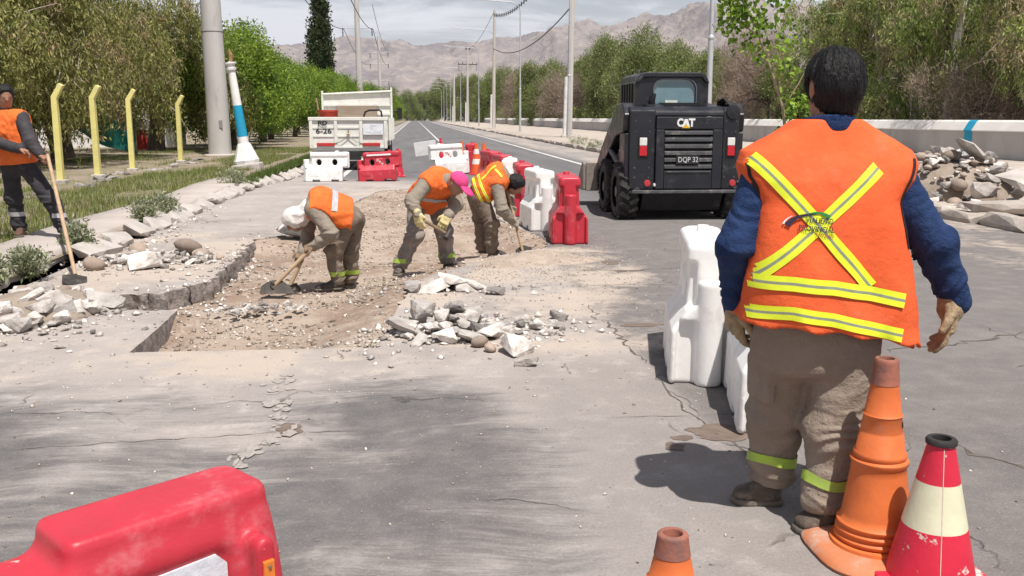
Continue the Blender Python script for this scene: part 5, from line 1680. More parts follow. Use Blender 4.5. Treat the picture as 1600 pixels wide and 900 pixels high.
for i, (x, y, a, s, lab) in enumerate(PT):
    place_tree(pep[i % 2], (x, y, 0.05), a, s, lab, 'pepper trees behind the fence posts')

grn = []
for sd_ in (11, 12, 13):
    r_ = np.random.RandomState(sd_)
    bl = rand_blobs(r_, 24, 2.5, 1.5, 5.4, 1.05, 0.9)
    tr = [([(0, 0, -0.2), (0.1, 0, 1.0), (0.0, 0.1, 2.2), (0.1, 0.1, 3.4)], 0.22, 0.09), ([(0.1, 0.1, -0.1), (0.5, 0.2, 1.2), (0.9, 0.4, 2.6)], 0.13, 0.06)]
    grn.append(make_tree('broadleaf_tree', sd_, bl, tr, greenleaf, barkm, 900, 46, 0.15, 0.075, 0.24, 0.6, up=0.2, shell=0.2))
GT = [(-8.6, 44, 0.93), (-9.4, 50, 1.0), (-8.9, 57, 0.90), (-9.6, 64, 0.86), (-9.0, 72, 0.92), (-9.8, 81, 0.98), (-9.2, 91, 0.98), (-9.4, 103, 1.06), (-9.0, 117, 1.08), (-8.8, 134, 1.12), (-8.4, 154, 1.15), (-8.0, 178, 1.2), (-7.6, 206, 1.2), (-7.2, 240, 1.25), (-6.5, 285, 1.3)]
ORD = 'first second third fourth fifth sixth seventh eighth ninth tenth eleventh twelfth thirteenth fourteenth fifteenth'.split()
for i, (x, y, s) in enumerate(GT):
    lab = {0: 'tall bright green tree right behind the leaning lamp column', 1: 'bright green tree left of the dump truck, second in the row', 2: 'bright green tree left behind the dump truck, third in the row'}.get(i, '%s bright green tree of the left row, counting from the lamp column' % ORD[i])
    place_tree(grn[i % 3], (x, y, 0.05), i * 1.7, s, lab, 'bright green trees in a row along the left')
# a few taller sprays of the first green tree
r_ = np.random.RandomState(77)
pop = make_tree('poplar_tree', 77, [(0.15 * r_.randn(), 0.15 * r_.randn(), 2.5 + 12 * k / 22, 0.30 + 1.15 * math.sin(PI * min(1, 0.08 + 0.80 * (k / 22)))**0.7 * (1.15 - k / 22), 0.30 + 1.15 * math.sin(PI * min(1, 0.08 + 0.80 * (k / 22)))**0.7 * (1.15 - k / 22), 0.9) for k in range(23)],
                [([(0, 0, -0.2), (0, 0, 6), (0, 0, 14)], 0.3, 0.05)], poplarleaf, barkm, 620, 30, 0.30, 0.17, 0.26, 0.3, up=1.0)
place_tree(pop, (-10.6, 112, 0), 0, 1.12, 'dark columnar poplar rising above the green trees', None)

# right bank, behind the wall
gum = []
for sd_ in (21, 22, 23):
    r_ = np.random.RandomState(sd_)
    bl = rand_blobs(r_, 30, 3.0, 1.6, 9.4, 1.0, 1.15, (0.03 * r_.randn(), 0))
    tr = [([(0, 0, -0.3), (0.15, 0, 2.5), (-0.1, 0.1, 5.0), (0.35, 0.1, 8.6)], 0.24, 0.08), ([(0.1, 0.1, 1.2), (0.9, 0.2, 3.6), (1.4, 0.4, 6.6)], 0.13, 0.05), ([(0.0, 0.1, 0.8), (-0.9, 0.2, 3.0), (-1.5, 0.4, 5.6)], 0.11, 0.04)]
    gum.append(make_tree('eucalyptus_tree', sd_, bl, tr, gumleaf, palebark, 1150, 44, 0.19, 0.05, 0.24, 0.7, 110, strand=0.75))
tam = []
for sd_ in (31, 32):
    r_ = np.random.RandomState(sd_)
    bl = rand_blobs(r_, 30, 2.9, 0.6, 5.6, 1.0, 1.0)
    tr = [([(0, 0, -0.3), (0.15, 0, 1.5), (-0.1, 0.1, 3.0), (0.35, 0.1, 4.6)], 0.17, 0.06), ([(0.1, 0.1, 0.2), (0.9, 0.2, 1.6), (1.4, 0.4, 3.6)], 0.10, 0.04)]
    tam.append(make_tree('tamarisk_tree', sd_, bl, tr, tamleaf, barkm, 1300, 42, 0.19, 0.06, 0.24, 0.5, up=0.5))
r_ = np.random.RandomState(41)
bare = make_tree('dry_shrub', 41, rand_blobs(r_, 22, 2.2, 0.5, 4.2, 0.9, 1.0), [([(0, 0, -0.2), (0.1, 0, 1.0), (0.1, 0.1, 2.2)], 0.10, 0.05)], dryleaf, barkm, 520, 30, 0.34, 0.018, 0.24, 0.9, up=0.7)
RT = [  # kind, x, y, scale, z-scale, label
    ('g', 23.6, 33.5, 0.98, 1.0, 'eucalyptus beyond the wall at the far right edge'), ('g', 24.2, 38.8, 1.0, 1.1, 'eucalyptus with a bare pale trunk beside the turquoise wall band'), ('g', 23.9, 43.2, 0.92, 1.0, 'eucalyptus right of the big worker’s head beyond the wall'),
    ('g', 25.0, 47.5, 1.05, 1.1, 'eucalyptus straight behind the big worker’s head'), ('g', 24.0, 53.0, 0.95, 1.0, 'eucalyptus left behind the big worker’s head beyond the wall'), ('g', 27.5, 42.0, 1.1, 1.2, 'taller eucalyptus in the back row at the right'), ('g', 28.0, 51.0, 1.1, 1.2, 'taller eucalyptus in the back row behind the worker'),
    ('b', 22.6, 36.0, 1.0, 0.8, 'dry grey shrub behind the wall at the right edge'), ('b', 22.8, 59.5, 1.1, 1.3, 'dry brown shrub behind the loader right of the lamp post'), ('b', 23.4, 64.0, 1.1, 1.4, 'dry shrub behind the loader cab beyond the wall'),
    ('t', 23.8, 57.5, 0.8, 0.9, 'tamarisk behind the sapling beyond the wall'), ('t', 24.5, 69.0, 1.0, 0.980, 'green tamarisk above the loader cab roof'), ('t', 24.0, 76.5, 1.0, 1.080, 'tamarisk left above the loader cab'), ('t', 25.0, 85.0, 1.15, 1.087, 'olive tamarisk left of the loader cab'),
    ('t', 24.0, 93.0, 1.15, 1.174, 'tamarisk between the loader and the near utility pole'), ('t', 24.6, 103.0, 1.35, 1.296, 'tall tamarisk rising just right of the near utility pole'), ('t', 24.0, 114.0, 1.25, 1.360, 'tamarisk right beside the near utility pole'),
    ('b', 22.5, 128.0, 1.4, 1.071, 'brown dry thicket left of the near utility pole'), ('t', 25.0, 124.0, 1.2, 1.292, 'tamarisk left of the near utility pole'), ('b', 22.5, 146.0, 1.5, 1.200, 'brown dry thicket between the pale utility poles'), ('t', 25.5, 139.0, 1.3, 1.231, 'green tamarisk between the pale utility poles'),
    ('t', 24.5, 158.0, 1.5, 1.100, 'tamarisk right of the second utility pole'), ('t', 24.0, 180.0, 1.55, 1.194, 'tamarisk left of the second utility pole'), ('b', 23.0, 205.0, 1.8, 1.333, 'distant brown thicket by the black-armed pole'), ('t', 24.0, 235.0, 1.7, 1.235, 'distant tamarisk behind the lamp row'),
    ('t', 22.0, 275.0, 1.9, 1.211, 'distant tamarisk closing the lamp row'), ('t', 18.0, 330.0, 2.2, 1.136, 'far dark tree right of the road end'), ('t', 12.5, 400.0, 2.3, 1.174, 'far dark tree beside the road end'), ('t', -12.0, 360.0, 2.1, 0.952, 'far dark tree left of the road end'), ('t', -3.5, 470.0, 2.4, 0.958, 'farthest dark tree at the road end'), ('t', 5.5, 520.0, 2.6, 0.923, 'far tree straight above the road end')]
for i, (k_, x, y, s, sz, lab) in enumerate(RT):
    proto = {'g': gum[i % 3], 't': tam[i % 2], 'b': bare}[k_]
    place_tree(proto, (x, y, -0.1), i * 2.3, s, lab.replace('’', "'"), 'trees beyond the parapet wall', 'shrub' if k_ == 'b' else 'tree', s * sz)
# pale trunk standing clear of the leaves, by the turquoise band
t = thing('bare_trunk', 'pale slender bare eucalyptus trunk rising above the wall at the right', 'tree', (22.2, 37.4, 0.0))
b = MB(); b.tube([(0, 0, -0.2), (-0.05, 0, 1.8), (0.02, 0, 3.0), (0.12, 0, 4.4), (0.28, 0, 6.5), (0.35, 0, 8.5)], [0.20, 0.17, 0.16, 0.15, 0.14, 0.10], 10); b.build('trunk', palebark, t, smooth=60)
for p_ in ([(0.05, 0, 3.4), (0.5, -0.2, 3.5), (0.8, -0.3, 3.1)], [(0.1, 0, 4.6), (0.6, -0.1, 5.6), (0.9, -0.1, 6.6)], [(0, 0, 3.9), (-0.45, -0.2, 4.2), (-0.5, -0.2, 3.6)]):
    b = MB(); b.tube(p_, [0.04, 0.03, 0.012], 6); b.build('dead_branch', palebark, t, smooth=60)

# leafy sapling at the rubble behind the loader
t = thing('sapling', 'leafy bright green sapling between the loader and the big worker', 'sapling', (8.05, 20.0, 0.1))
stem = [(0.15, 0, -0.1), (0.10, 0, 0.9), (-0.02, 0, 1.6), (-0.32, 0, 2.4), (-0.62, 0, 3.1), (-1.0, 0.1, 3.9), (-1.2, 0.1, 4.5)]
b = MB(); b.tube(stem, [0.045, 0.04, 0.035, 0.03, 0.025, 0.018, 0.008], 8); b.tube([stem[2], (0.25, -0.1, 2.1), (0.45, -0.1, 2.5)], [0.02, 0.014, 0.006], 6); b.tube([stem[4], (-0.9, 0, 3.3), (-1.3, 0, 3.5)], [0.02, 0.014, 0.006], 6)
b.build('stem', surf('young_bark', (0.33, 0.25, 0.17), None, 8, 0.8), t, smooth=60)
rs = np.random.RandomState(9)
bl = [(0.25, 0, 1.0, .42, .4, .45), (0.35, 0, 1.6, .32, .3, .35), (0.15, 0, 0.5, .35, .35, .35), (-0.05, 0, 2.3, .25, .25, .25), (-0.35, 0, 2.75, .3, .3, .25), (-0.9, 0, 3.2, .4, .3, .35), (-1.25, 0, 3.5, .35, .3, .3), (-0.55, 0, 3.5, .3, .3, .35), (-1.1, 0, 4.1, .45, .4, .45), (-0.75, 0, 4.5, .4, .4, .4), (0.0, 0, 3.3, .25, .2, .25), (-0.2, 0, 4.2, .4, .4, .4)]
V, F = crown_leaves(bl, 210, 7, 0.13, 0.11, 0.10, rs, droop=0.5)
mkobj('leaves', npmesh('leaves', V, F), yleaf, t)

# ---- grass on the verge and weeds at the kerb
grassm = leafmat('verge_grass', (0.135, 0.185, 0.040), (0.225, 0.245, 0.080), (0.29, 0.25, 0.13), 0.35, 0.35, 0.9)
rs = np.random.RandomState(6)


def blades(xy, z0, hmin, hmax, w, rs):
    n = len(xy)
    hgt = hmin + (hmax - hmin) * rs.rand(n)
    a = rs.rand(n) * 2 * PI
    ln = 0.15 + 0.5 * rs.rand(n)
    b0 = np.stack([xy[:, 0], xy[:, 1], np.full(n, z0)], 1)
    side = np.stack([np.cos(a), np.sin(a), a * 0], 1) * w
    tip = b0 + np.stack([-np.sin(a) * ln * hgt, np.cos(a) * ln * hgt, hgt], 1)
    V = np.stack([b0 - side, b0 + side, tip], 1).reshape(-1, 3)
    return V, np.arange(3 * n).reshape(n, 3)


N = 150000
xy = np.stack([rs.uniform(-11.5, -4.5, N), 8.0 + 38 * rs.rand(N) ** 1.25], 1)
dens = fbm(np.stack([xy[:, 0] * 0.8, xy[:, 1] * 0.5, xy[:, 0] * 0], 1), 4)
# thick between the pavement and the posts, thin towards the trees and along the worn stone line
keepp = dens + 0.16 * sstep(-7.0, -5.2, xy[:, 0]) - 0.22 * (np.abs(xy[:, 0] + 7.15) < 0.35) - 0.15 * (xy[:, 0] < -7.8) + 0.05 * rs.randn(N) > 0.50
xy = xy[keepp]
V, F = blades(xy, 0.06, 0.05, 0.17, 0.007, rs)
setp(mkobj('grass', npmesh('grass', V, F), grassm), 'patchy dry green grass on the left verge', 'grass', kind='stuff')
N = 16000
xy = np.stack([-3.78 - 0.35 * rs.rand(N) + 0.3 * sstep(20, 24, 20 + 20 * rs.rand(N)), 20.5 + 32 * rs.rand(N)], 1)
V, F = blades(xy, 0.08, 0.06, 0.20, 0.008, rs)
setp(mkobj('grass', npmesh('grass', V, F), leafmat('kerb_grass', (0.075, 0.125, 0.022), (0.125, 0.165, 0.040), None, 0, 0.4)), 'strip of green grass along the far left kerb stones', 'grass', kind='stuff')

weedm = leafmat('grey_green_weed', (0.24, 0.27, 0.16), (0.33, 0.34, 0.23), (0.18, 0.22, 0.09), 0.5, 0.3, 3.0)
for i, (x, y, r, hgt, lab) in enumerate([(-3.72, 10.55, 0.15, 0.24, 'grey green weed in the kerb gap right of the edge worker'), (-3.74, 13.2, 0.17, 0.26, 'grey green weed farther along the kerb gap'), (-3.75, 14.2, 0.22, 0.26, 'bushy weed midway along the pavement edge'),
                                         (-3.6, 8.95, 0.15, 0.18, 'green weed growing beside the rubble at the left edge'), (-3.75, 8.35, 0.18, 0.2, 'green weed at the extreme left edge by the rubble'), (-3.85, 20.2, 0.3, 0.35, 'weed where the kerb turns to stones'), (8.15, 42, 0.5, 0.4, 'weed tuft on the right kerb'), (8.2, 47, 0.6, 0.45, 'larger weed tuft farther on the right kerb'), (8.2, 30, 0.4, 0.3, 'weed tuft on the right kerb left of the loader')]):
    r_ = np.random.RandomState(100 + i)
    t = thing('weed', lab, 'weed', (x, y, 0.08), 0, 'weeds along the kerbs')
    b = MB()
    for k in range(12):
        a = r_.rand() * 2 * PI; q = r * r_.rand()
        b.tube([(0.25 * q * math.cos(a), 0.25 * q * math.sin(a), -0.05), (q * math.cos(a), q * math.sin(a), hgt * (0.6 + 0.4 * r_.rand()))], [0.006, 0.003], 4)
    b.build('stems', weedm, t)
    V, F = crown_leaves([(0, 0, hgt * 0.55, r, r, hgt * 0.55)], 90, 14, 0.05, 0.02, 0.04, r_, up=0.6, shell=0.1)
    mkobj('leaves', npmesh('leaves', V, F), weedm, t)

# ---- background beyond the trees: white wall, teal net, small red hut
t = thing('white_wall_building', 'white building wall glimpsed behind the pepper trees at the left', 'building', (-19.5, 47, 0))
b = MB(); b.bb(-8, 7.5, 0, 4, -0.2, 3.0); b.build('wall', surf('white_wash', (0.74, 0.72, 0.70), (0.66, 0.64, 0.62), 0.8, 0.9, 0.2, 10), t)
b = MB(); b.bb(-8.2, 7.7, -0.2, 4.2, 3.003, 3.15); b.build('roof_slab', concm, t)
b = MB(); b.bb(-5, -3.9, -0.04, -0.002, 0.9, 2.0); b.build('window', tglass, t)
t = thing('shade_net', 'teal shade net hanging behind the second yellow post', 'net', (-13.3, 37.5, 0))
netm = leafmat('teal_net', (0.020, 0.160, 0.140), (0.030, 0.200, 0.170), None, 0, 0.4)
V, F = [], []
for i in range(13):
    for j in range(9):
        u, v = i / 12, j / 8
        V.append((2.6 * u, 0.15 * math.sin(u * 7 + v * 3), 1.9 - 0.7 * v - 0.9 * u * (0.4 + v) + 0.1 * math.sin(u * 9)))
for i in range(12):
    for j in range(8):
        F.append((i * 9 + j, i * 9 + 9 + j, i * 9 + 10 + j, i * 9 + 1 + j))
mkobj('net', npmesh('net', V, F, True), netm, t)
b = MB(); b.tube([(0, 0, 0), (0, 0, 1.9)], 0.03, 6); b.build('pole', screw, t); b = MB(); b.tube([(2.6, 0, 0), (2.6, 0, 1.2)], 0.03, 6); b.build('pole', screw, t)
t = thing('red_hut', 'small red and white hut far behind the third yellow post', 'hut', (-12.4, 44, 0))
b = MB(); b.bb(-0.6, 0.6, 0, 1.2, 0, 0.95); b.build('wall', surf('hut_red', (0.50, 0.05, 0.04)), t); b = MB(); b.prism([(-0.8, 0.953), (0.8, 0.953), (0, 1.55)], 'y', -0.1, 1.3); b.build('roof', wpaint, t)

# ================================================================== RUBBLE
CH = [chunk_mesh('concrete_chunk', d, 200 + i, 16 + i % 5, noise_amp=0.030, sub=2) for i, d in enumerate([(0.30, 0.24, 0.18), (0.34, 0.20, 0.14), (0.26, 0.26, 0.12), (0.30, 0.22, 0.22), (0.38, 0.26, 0.10), (0.24, 0.20, 0.18), (0.32, 0.30, 0.16), (0.28, 0.16, 0.12)])]
for c in CH: c.materials.append(stonem)
CB_ = []
for i, d in enumerate([(0.28, 0.24, 0.18), (0.24, 0.2, 0.15), (0.3, 0.22, 0.16)]):
    me = bpy.data.meshes.new('stone'); bm = bmesh.new(); bmesh.ops.create_icosphere(bm, subdivisions=2, radius=0.5)
    for v in bm.verts:
        k_ = fbm(np.array([[v.co.x * 2.5 + 9 * i, v.co.y * 2.5, v.co.z * 2.5]]), 2)[0]
        v.co *= 0.8 + 0.4 * k_; v.co = Vector((v.co.x * d[0], v.co.y * d[1], v.co.z * d[2]))
    bm.to_mesh(me); bm.free(); me.polygons.foreach_set('use_smooth', np.ones(len(me.polygons), bool)); me.materials.append(brownm); CB_.append(me)
CG = []
for c in CH[:4]:
    m_ = c.copy(); m_.name = 'grey_chunk'; m_.materials.clear(); m_.materials.append(greym); CG.append(m_)

CA = []
for c in CH[:2]:
    m_ = c.copy(); m_.name = 'asphalt_clod'; m_.materials.clear(); m_.materials.append(surf('broken_asphalt', (0.06, 0.054, 0.05), (0.10, 0.09, 0.082), 9, 0.95, 1.0, 30)); CA.append(m_)


def lump(kind, x, y, s, par=None, rnd=None, z=None, name=None, flat=1.0, tilt=0.4):
    rnd = rnd or random
    me = rnd.choice({'c': CH, 'b': CB_, 'g': CG, 'a': CA}[kind])
    zz = (top_z(x, y) if z is None else z)
    zmin = min(v.co.z for v in me.vertices) * s * flat
    base = par.location if par else Vector((0, 0, 0))
    o = mkobj(name or {'c': 'concrete_chunk', 'b': 'river_stone', 'g': 'grey_stone', 'a': 'asphalt_clod'}[kind], me, None, par, (x - base.x, y - base.y, zz - zmin * 0.85 - base.z),
              (rnd.uniform(-tilt, tilt), rnd.uniform(-tilt, tilt), rnd.uniform(0, 6.28)), (s, s, s * flat))
    return o


def pile(label, cx, cy, spots, z0=0.0, name='rubble_pile', cat='rubble'):
    t = thing(name, label, cat, (cx, cy, z0), 0, 'piles of broken concrete')
    r_ = random.Random(int(cx * 100) + int(cy * 31))
    for k_, x, y, s, *z in spots:
        lump(k_, x, y, s, t, r_, z[0] if z else None)
    return t


def scatter(n, cx, cy, rx, ry, smin_, smax_, hgt, seed, kinds='cccccgb', base=0.0):
    r_ = random.Random(seed)
    out = []
    for _ in range(n):
        a = r_.uniform(0, 6.28); q = math.sqrt(r_.random())
        x, y = cx + rx * q * math.cos(a), cy + ry * q * math.sin(a)
        s = r_.uniform(smin_, smax_) * (1.15 - 0.4 * q)
        out.append((r_.choice(kinds), x, y, s, base + max(0, hgt * (1 - q * 1.05)) * r_.random() ** 0.5))
    return out



def mound(n, c, r, smin_, smax_, seed, kinds):
    """lumps covering an ellipsoid mound, plus a skirt of smaller ones round its foot"""
    r_ = random.Random(seed); out = []
    for i in range(n):
        a = r_.uniform(0, 6.28); q = math.sqrt(r_.random()) * 1.18
        x, y = c[0] + r[0] * q * math.cos(a), c[1] + r[1] * q * math.sin(a)
        z = r[2] * math.sqrt(max(0, 1 - q * q)) if q < 1 else 0.05
        out.append((r_.choice(kinds), x, y, r_.uniform(smin_, smax_) * (1.0 if r_.random() < 0.35 else 0.6), max(0.03, z - 0.04)))
    return out


pile('heap of white broken concrete at the lower left beside the shovel', -3.0, 7.5, scatter(80, -2.98, 7.45, 0.58, 0.75, 0.25, 0.80, 0.22, 1, 'cccccccccb') + [('c', -2.50, 7.62, 1.25, 0.0), ('c', -2.75, 7.2, 1.0, 0.02), ('b', -3.0, 7.0, 0.9, 0.0), ('c', -3.1, 6.75, 0.9, 0.0), ('c', -2.85, 6.85, 0.8, 0.0)])
pile('low spread of broken concrete and river stones beside the kerb', -2.8, 10.1, scatter(90, -2.75, 10.1, 0.66, 0.58, 0.18, 0.6, 0.09, 2, 'cccccgcccb') + [('b', -2.52, 10.55, 1.1, 0.02), ('b', -2.32, 10.25, 0.8, 0.0), ('b', -2.4, 10.45, 0.55, 0.0), ('b', -3.05, 10.5, 0.9, 0.0), ('b', -3.22, 9.55, 0.8, 0.0), ('c', -2.42, 9.95, 0.7, 0.0), ('c', -2.75, 9.65, 1.2, 0.0)])
pile('heap of white concrete lumps on the slab in the middle foreground', 0.2, 6.45, scatter(60, 0.24, 6.50, 0.44, 0.40, 0.22, 0.62, 0.13, 3, 'cccccccccg') + [('c', -0.10, 6.42, 1.0, 0.02), ('c', 0.02, 6.6, 0.9, 0.05), ('c', 0.50, 6.25, 0.85, 0.0), ('c', 0.36, 6.12, 0.8, 0.0), ('c', 0.18, 6.15, 0.7, 0.0), ('b', 0.40, 6.0, 0.45, 0.0), ('c', 0.0, 6.1, 0.55, 0.0), ('g', 0.3, 6.75, 0.8, 0.02)])
pile('low row of grey concrete lumps just before the pink-capped worker', 0.22, 8.1, [('g', -0.05, 8.08, 0.75), ('c', 0.12, 8.05, 0.9), ('c', 0.30, 8.12, 1.1), ('c', 0.45, 8.05, 0.9), ('g', 0.22, 8.22, 0.8), ('c', 0.36, 8.22, 0.8), ('c', 0.52, 8.08, 0.7), ('c', 0.0, 8.25, 0.4), ('c', 0.1, 8.2, 0.4)])
pile('scatter of small pale chunks right of the white concrete heap', 0.88, 6.5, scatter(20, 0.86, 6.52, 0.26, 0.30, 0.12, 0.40, 0.02, 5, 'ccccg') + [('g', 1.05, 6.78, 0.5), ('c', 0.62, 6.3, 0.5)])
pile('loose white chips inside the excavation before the hoe', -1.35, 7.9, scatter(40, -1.3, 7.85, 0.38, 0.22, 0.10, 0.32, 0.05, 6, 'ccccg', -0.10))
for k_, x, y, s, lab in (('c', 0.625, 5.84, 0.85, 'single large white chunk right of the middle heap'), ('c', 0.655, 5.49, 0.55, 'lone white chunk nearest the camera in mid road'), ('b', 0.46, 5.86, 0.35, 'small pale chip just left of the large white chunk'),
                         ('g', 0.66, 7.84, 0.55, 'lone grey stone right of the grey lump row'), ('c', 1.0, 7.83, 0.28, 'tiny white chip on the sandy slab'), ('a', -1.62, 12.1, 1.25, 'dark asphalt clod on the pit edge behind the white-hooded worker')):
    o = lump(k_, x, y, s); setp(o, lab, 'stone', 'lone stones on the road')
pile('small chips on the slab at the left pit corner', -2.4, 6.6, scatter(26, -2.3, 6.9, 0.4, 0.8, 0.06, 0.22, 0.0, 8, 'ccg'))
# kerb-side slabs and the big heap on the right
pile('high heap of grey rubble and slabs before the wall at the right', 9.62, 15.9, mound(320, (9.55, 15.9, 0), (1.30, 1.2, 0.86), 0.35, 1.25, 9, 'cccggbb') + [('c', 9.3, 14.5, 1.4, 0.2), ('c', 9.9, 14.4, 1.3, 0.2)])
pile('rubble along the right kerb below the big heap', 9.0, 13.4, scatter(46, 9.1, 13.6, 0.9, 0.8, 0.3, 1.1, 0.18, 10, 'ccccgg') + [('c', 8.3, 12.3, 0.7, 0.0), ('c', 8.6, 12.0, 0.5, 0.0)])
pile('rubble heap between the loader and the sapling', 8.4, 19.3, mound(80, (8.25, 19.3, 0), (0.75, 0.8, 0.75), 0.4, 1.3, 12, 'cccccg') + [('c', 8.0, 19.1, 1.5, 0.85)])
t = thing('concrete_slab', 'flat broken concrete slab lying tilted on the right rubble heap', 'slab', (9.9, 13.95, 0.55), 0.3)
o = mkobj('slab', chunk_mesh('slab', (1.3, 0.9, 0.2), 301, 40, noise_amp=0.01), concm, t, (0, 0, 0), (0.25, -0.1, 0))
t = thing('concrete_slab', 'broken slab jutting up from the top of the right heap', 'slab', (9.65, 15.4, 0.95), 0.3)
mkobj('slab', chunk_mesh('slab', (0.7, 0.42, 0.11), 302, 40, noise_amp=0.01), concm, t, (0, 0, 0), (0.2, 0.55, 0))
t = thing('concrete_slab', 'long thin kerb slab lying under the right heap', 'slab', (9.2, 12.75, 0.20), -0.1)
mkobj('slab', chunk_mesh('slab', (2.6, 0.5, 0.16), 303, 60, noise_amp=0.008), kc, t, (0, 0, 0), (0.1, 0.03, 0))
# earth body under the heaps so that no lump hangs: a part of each heap
for lab, c, r_, sd_ in (('high heap of grey rubble', (9.55, 15.9, 0), (1.20, 1.09, 0.78), 1), ('rubble heap between the loader', (8.25, 19.3, 0), (0.68, 0.72, 0.66), 2), ('heap of white broken concrete at', (-2.98, 7.45, -0.02), (0.5, 0.62, 0.18), 3)):
    par = [o for o in COL.objects if o.parent is None and str(o.get('label', '')).startswith(lab)][0]
    pl_ = tuple(par.location)
    sdf_mesh('earth_core', lambda p, c=c, r_=r_, sd_=sd_: ell_(p, c, r_) - 0.12 * r_[2] * (fbm(p * (2.5 / r_[2]) + sd_, 3) - 0.5), (c[0] - r_[0] * 1.1, c[1] - r_[1] * 1.1, -0.05), (c[0] + r_[0] * 1.1, c[1] + r_[1] * 1.1, r_[2] * 1.15), max(0.03, r_[2] * 0.08), surf('heap_earth', (0.34, 0.28, 0.23), (0.25, 0.20, 0.16), 5, 0.97, 0.9, 30, world=True), par, pl_)

# gravel: thousands of little stones in and around the excavation
rs = np.random.RandomState(21)


def gravel(n, xy, smin_, smax_, rs, mats, name, label, zf):
    base = np.array([(1, 0, 0), (-1, 0, 0), (0, 1, 0), (0, -1, 0), (0, 0, 1), (0, 0, -1)], float)
    tri = np.array([(0, 2, 4), (2, 1, 4), (1, 3, 4), (3, 0, 4), (2, 0, 5), (1, 2, 5), (3, 1, 5), (0, 3, 5)])
    n = len(xy)
    sc = smin_ + (smax_ - smin_) * rs.rand(n) ** 3
    V = base[None] * (0.6 + 0.8 * rs.rand(n, 6, 1)) * sc[:, None, None] * np.stack([0.7 + 0.6 * rs.rand(n), 0.7 + 0.6 * rs.rand(n), 0.45 + 0.35 * rs.rand(n)], 1)[:, None]
    V += 0.25 * sc[:, None, None] * rs.randn(n, 6, 3)
    a = rs.rand(n) * 6.28
    ca, sa = np.cos(a)[:, None], np.sin(a)[:, None]
    x, y = V[:, :, 0].copy(), V[:, :, 1].copy()
    V[:, :, 0] = ca * x - sa * y; V[:, :, 1] = sa * x + ca * y
    V[:, :, 0] += xy[:, :1]; V[:, :, 1] += xy[:, 1:]
    V[:, :, 2] += (zf + 0.3 * sc)[:, None]
    F = (tri[None] + (np.arange(n) * 6)[:, None, None]).reshape(-1, 3)
    return setp(mkobj(name, npmesh(name, V.reshape(-1, 3), F), mats), label, 'gravel', kind='stuff')


pebm = leafmat('gravel_stone', (0.360, 0.300, 0.250), (0.500, 0.440, 0.390), (0.220, 0.170, 0.130), 0.6, 0.0, 3.0)
N = 36000
xy = np.stack([rs.uniform(-2.7, 1.65, N), 6.0 + 14.3 * rs.rand(N) ** 1.5], 1)
xy = xy[in_poly(xy[:, 0], xy[:, 1], PIT)]
cl = fbm(np.stack([xy[:, 0] * 2.2, xy[:, 1] * 2.2, xy[:, 0] * 0], 1), 3)
xy = xy[cl + 0.10 * rs.randn(len(xy)) > 0.46]
gravel(0, xy, 0.003, 0.022, rs, pebm, 'gravel', 'loose gravel strewn over the excavation floor', pit_z(xy[:, 0], xy[:, 1]))
N = 7000
xy = np.stack([rs.normal(1.0, 0.75, N), rs.normal(9.4, 1.2, N)], 1)
xy = np.concatenate([xy, np.stack([rs.uniform(-3.4, 2.4, 3500), rs.uniform(4.8, 12.5, 3500)], 1), np.stack([rs.uniform(-2.6, 2.8, 900), rs.uniform(2.4, 5.5, 900)], 1)])
xy = xy[~in_poly(xy[:, 0], xy[:, 1], PIT) & (xy[:, 1] > 2) & (xy[:, 1] < 14)]
zf = np.array([top_z(a, b) for a, b in xy])
gravel(0, xy, 0.0015, 0.010, rs, pebm, 'gravel', 'fine chips and grit scattered over the road slab', zf)
rub = leafmat('rubble_chips', (0.52, 0.475, 0.44), (0.60, 0.56, 0.52), (0.34, 0.295, 0.26), 0.5, 0.0, 3.0)
xy = np.concatenate([np.stack([rs.normal(cx, sx_, n_), rs.normal(cy, sy_, n_)], 1) for cx, cy, sx_, sy_, n_ in ((0.25, 6.45, 0.36, 0.34, 620), (-2.95, 7.4, 0.45, 0.6, 700), (-2.75, 10.1, 0.5, 0.45, 800), (0.25, 8.1, 0.3, 0.12, 200), (0.85, 6.5, 0.25, 0.25, 200), (-1.9, 8.4, 0.25, 0.35, 260), (9.2, 13.6, 0.7, 0.6, 500), (-3.3, 12.5, 0.15, 2.0, 400), (-1.95, 10.3, 0.15, 0.9, 300))])
zf = np.array([top_z(a, b) for a, b in xy])
gravel(0, xy, 0.004, 0.032, rs, rub, 'rubble_chips', 'small broken concrete chips lying round the rubble piles', zf)
# stones on the verge
r_ = random.Random(4)
t = thing('stone_line', 'broken line of pale stones along the verge by the yellow posts', 'stones', (-7.1, 24, 0.05), 0)
for k in range(48):
    y = r_.uniform(16, 34); x = -7.15 + 0.25 * r_.uniform(-1, 1) + 0.35 * math.sin(y * 0.7)
    lump('g', x, y, r_.uniform(0.3, 0.95), t, r_, 0.04)

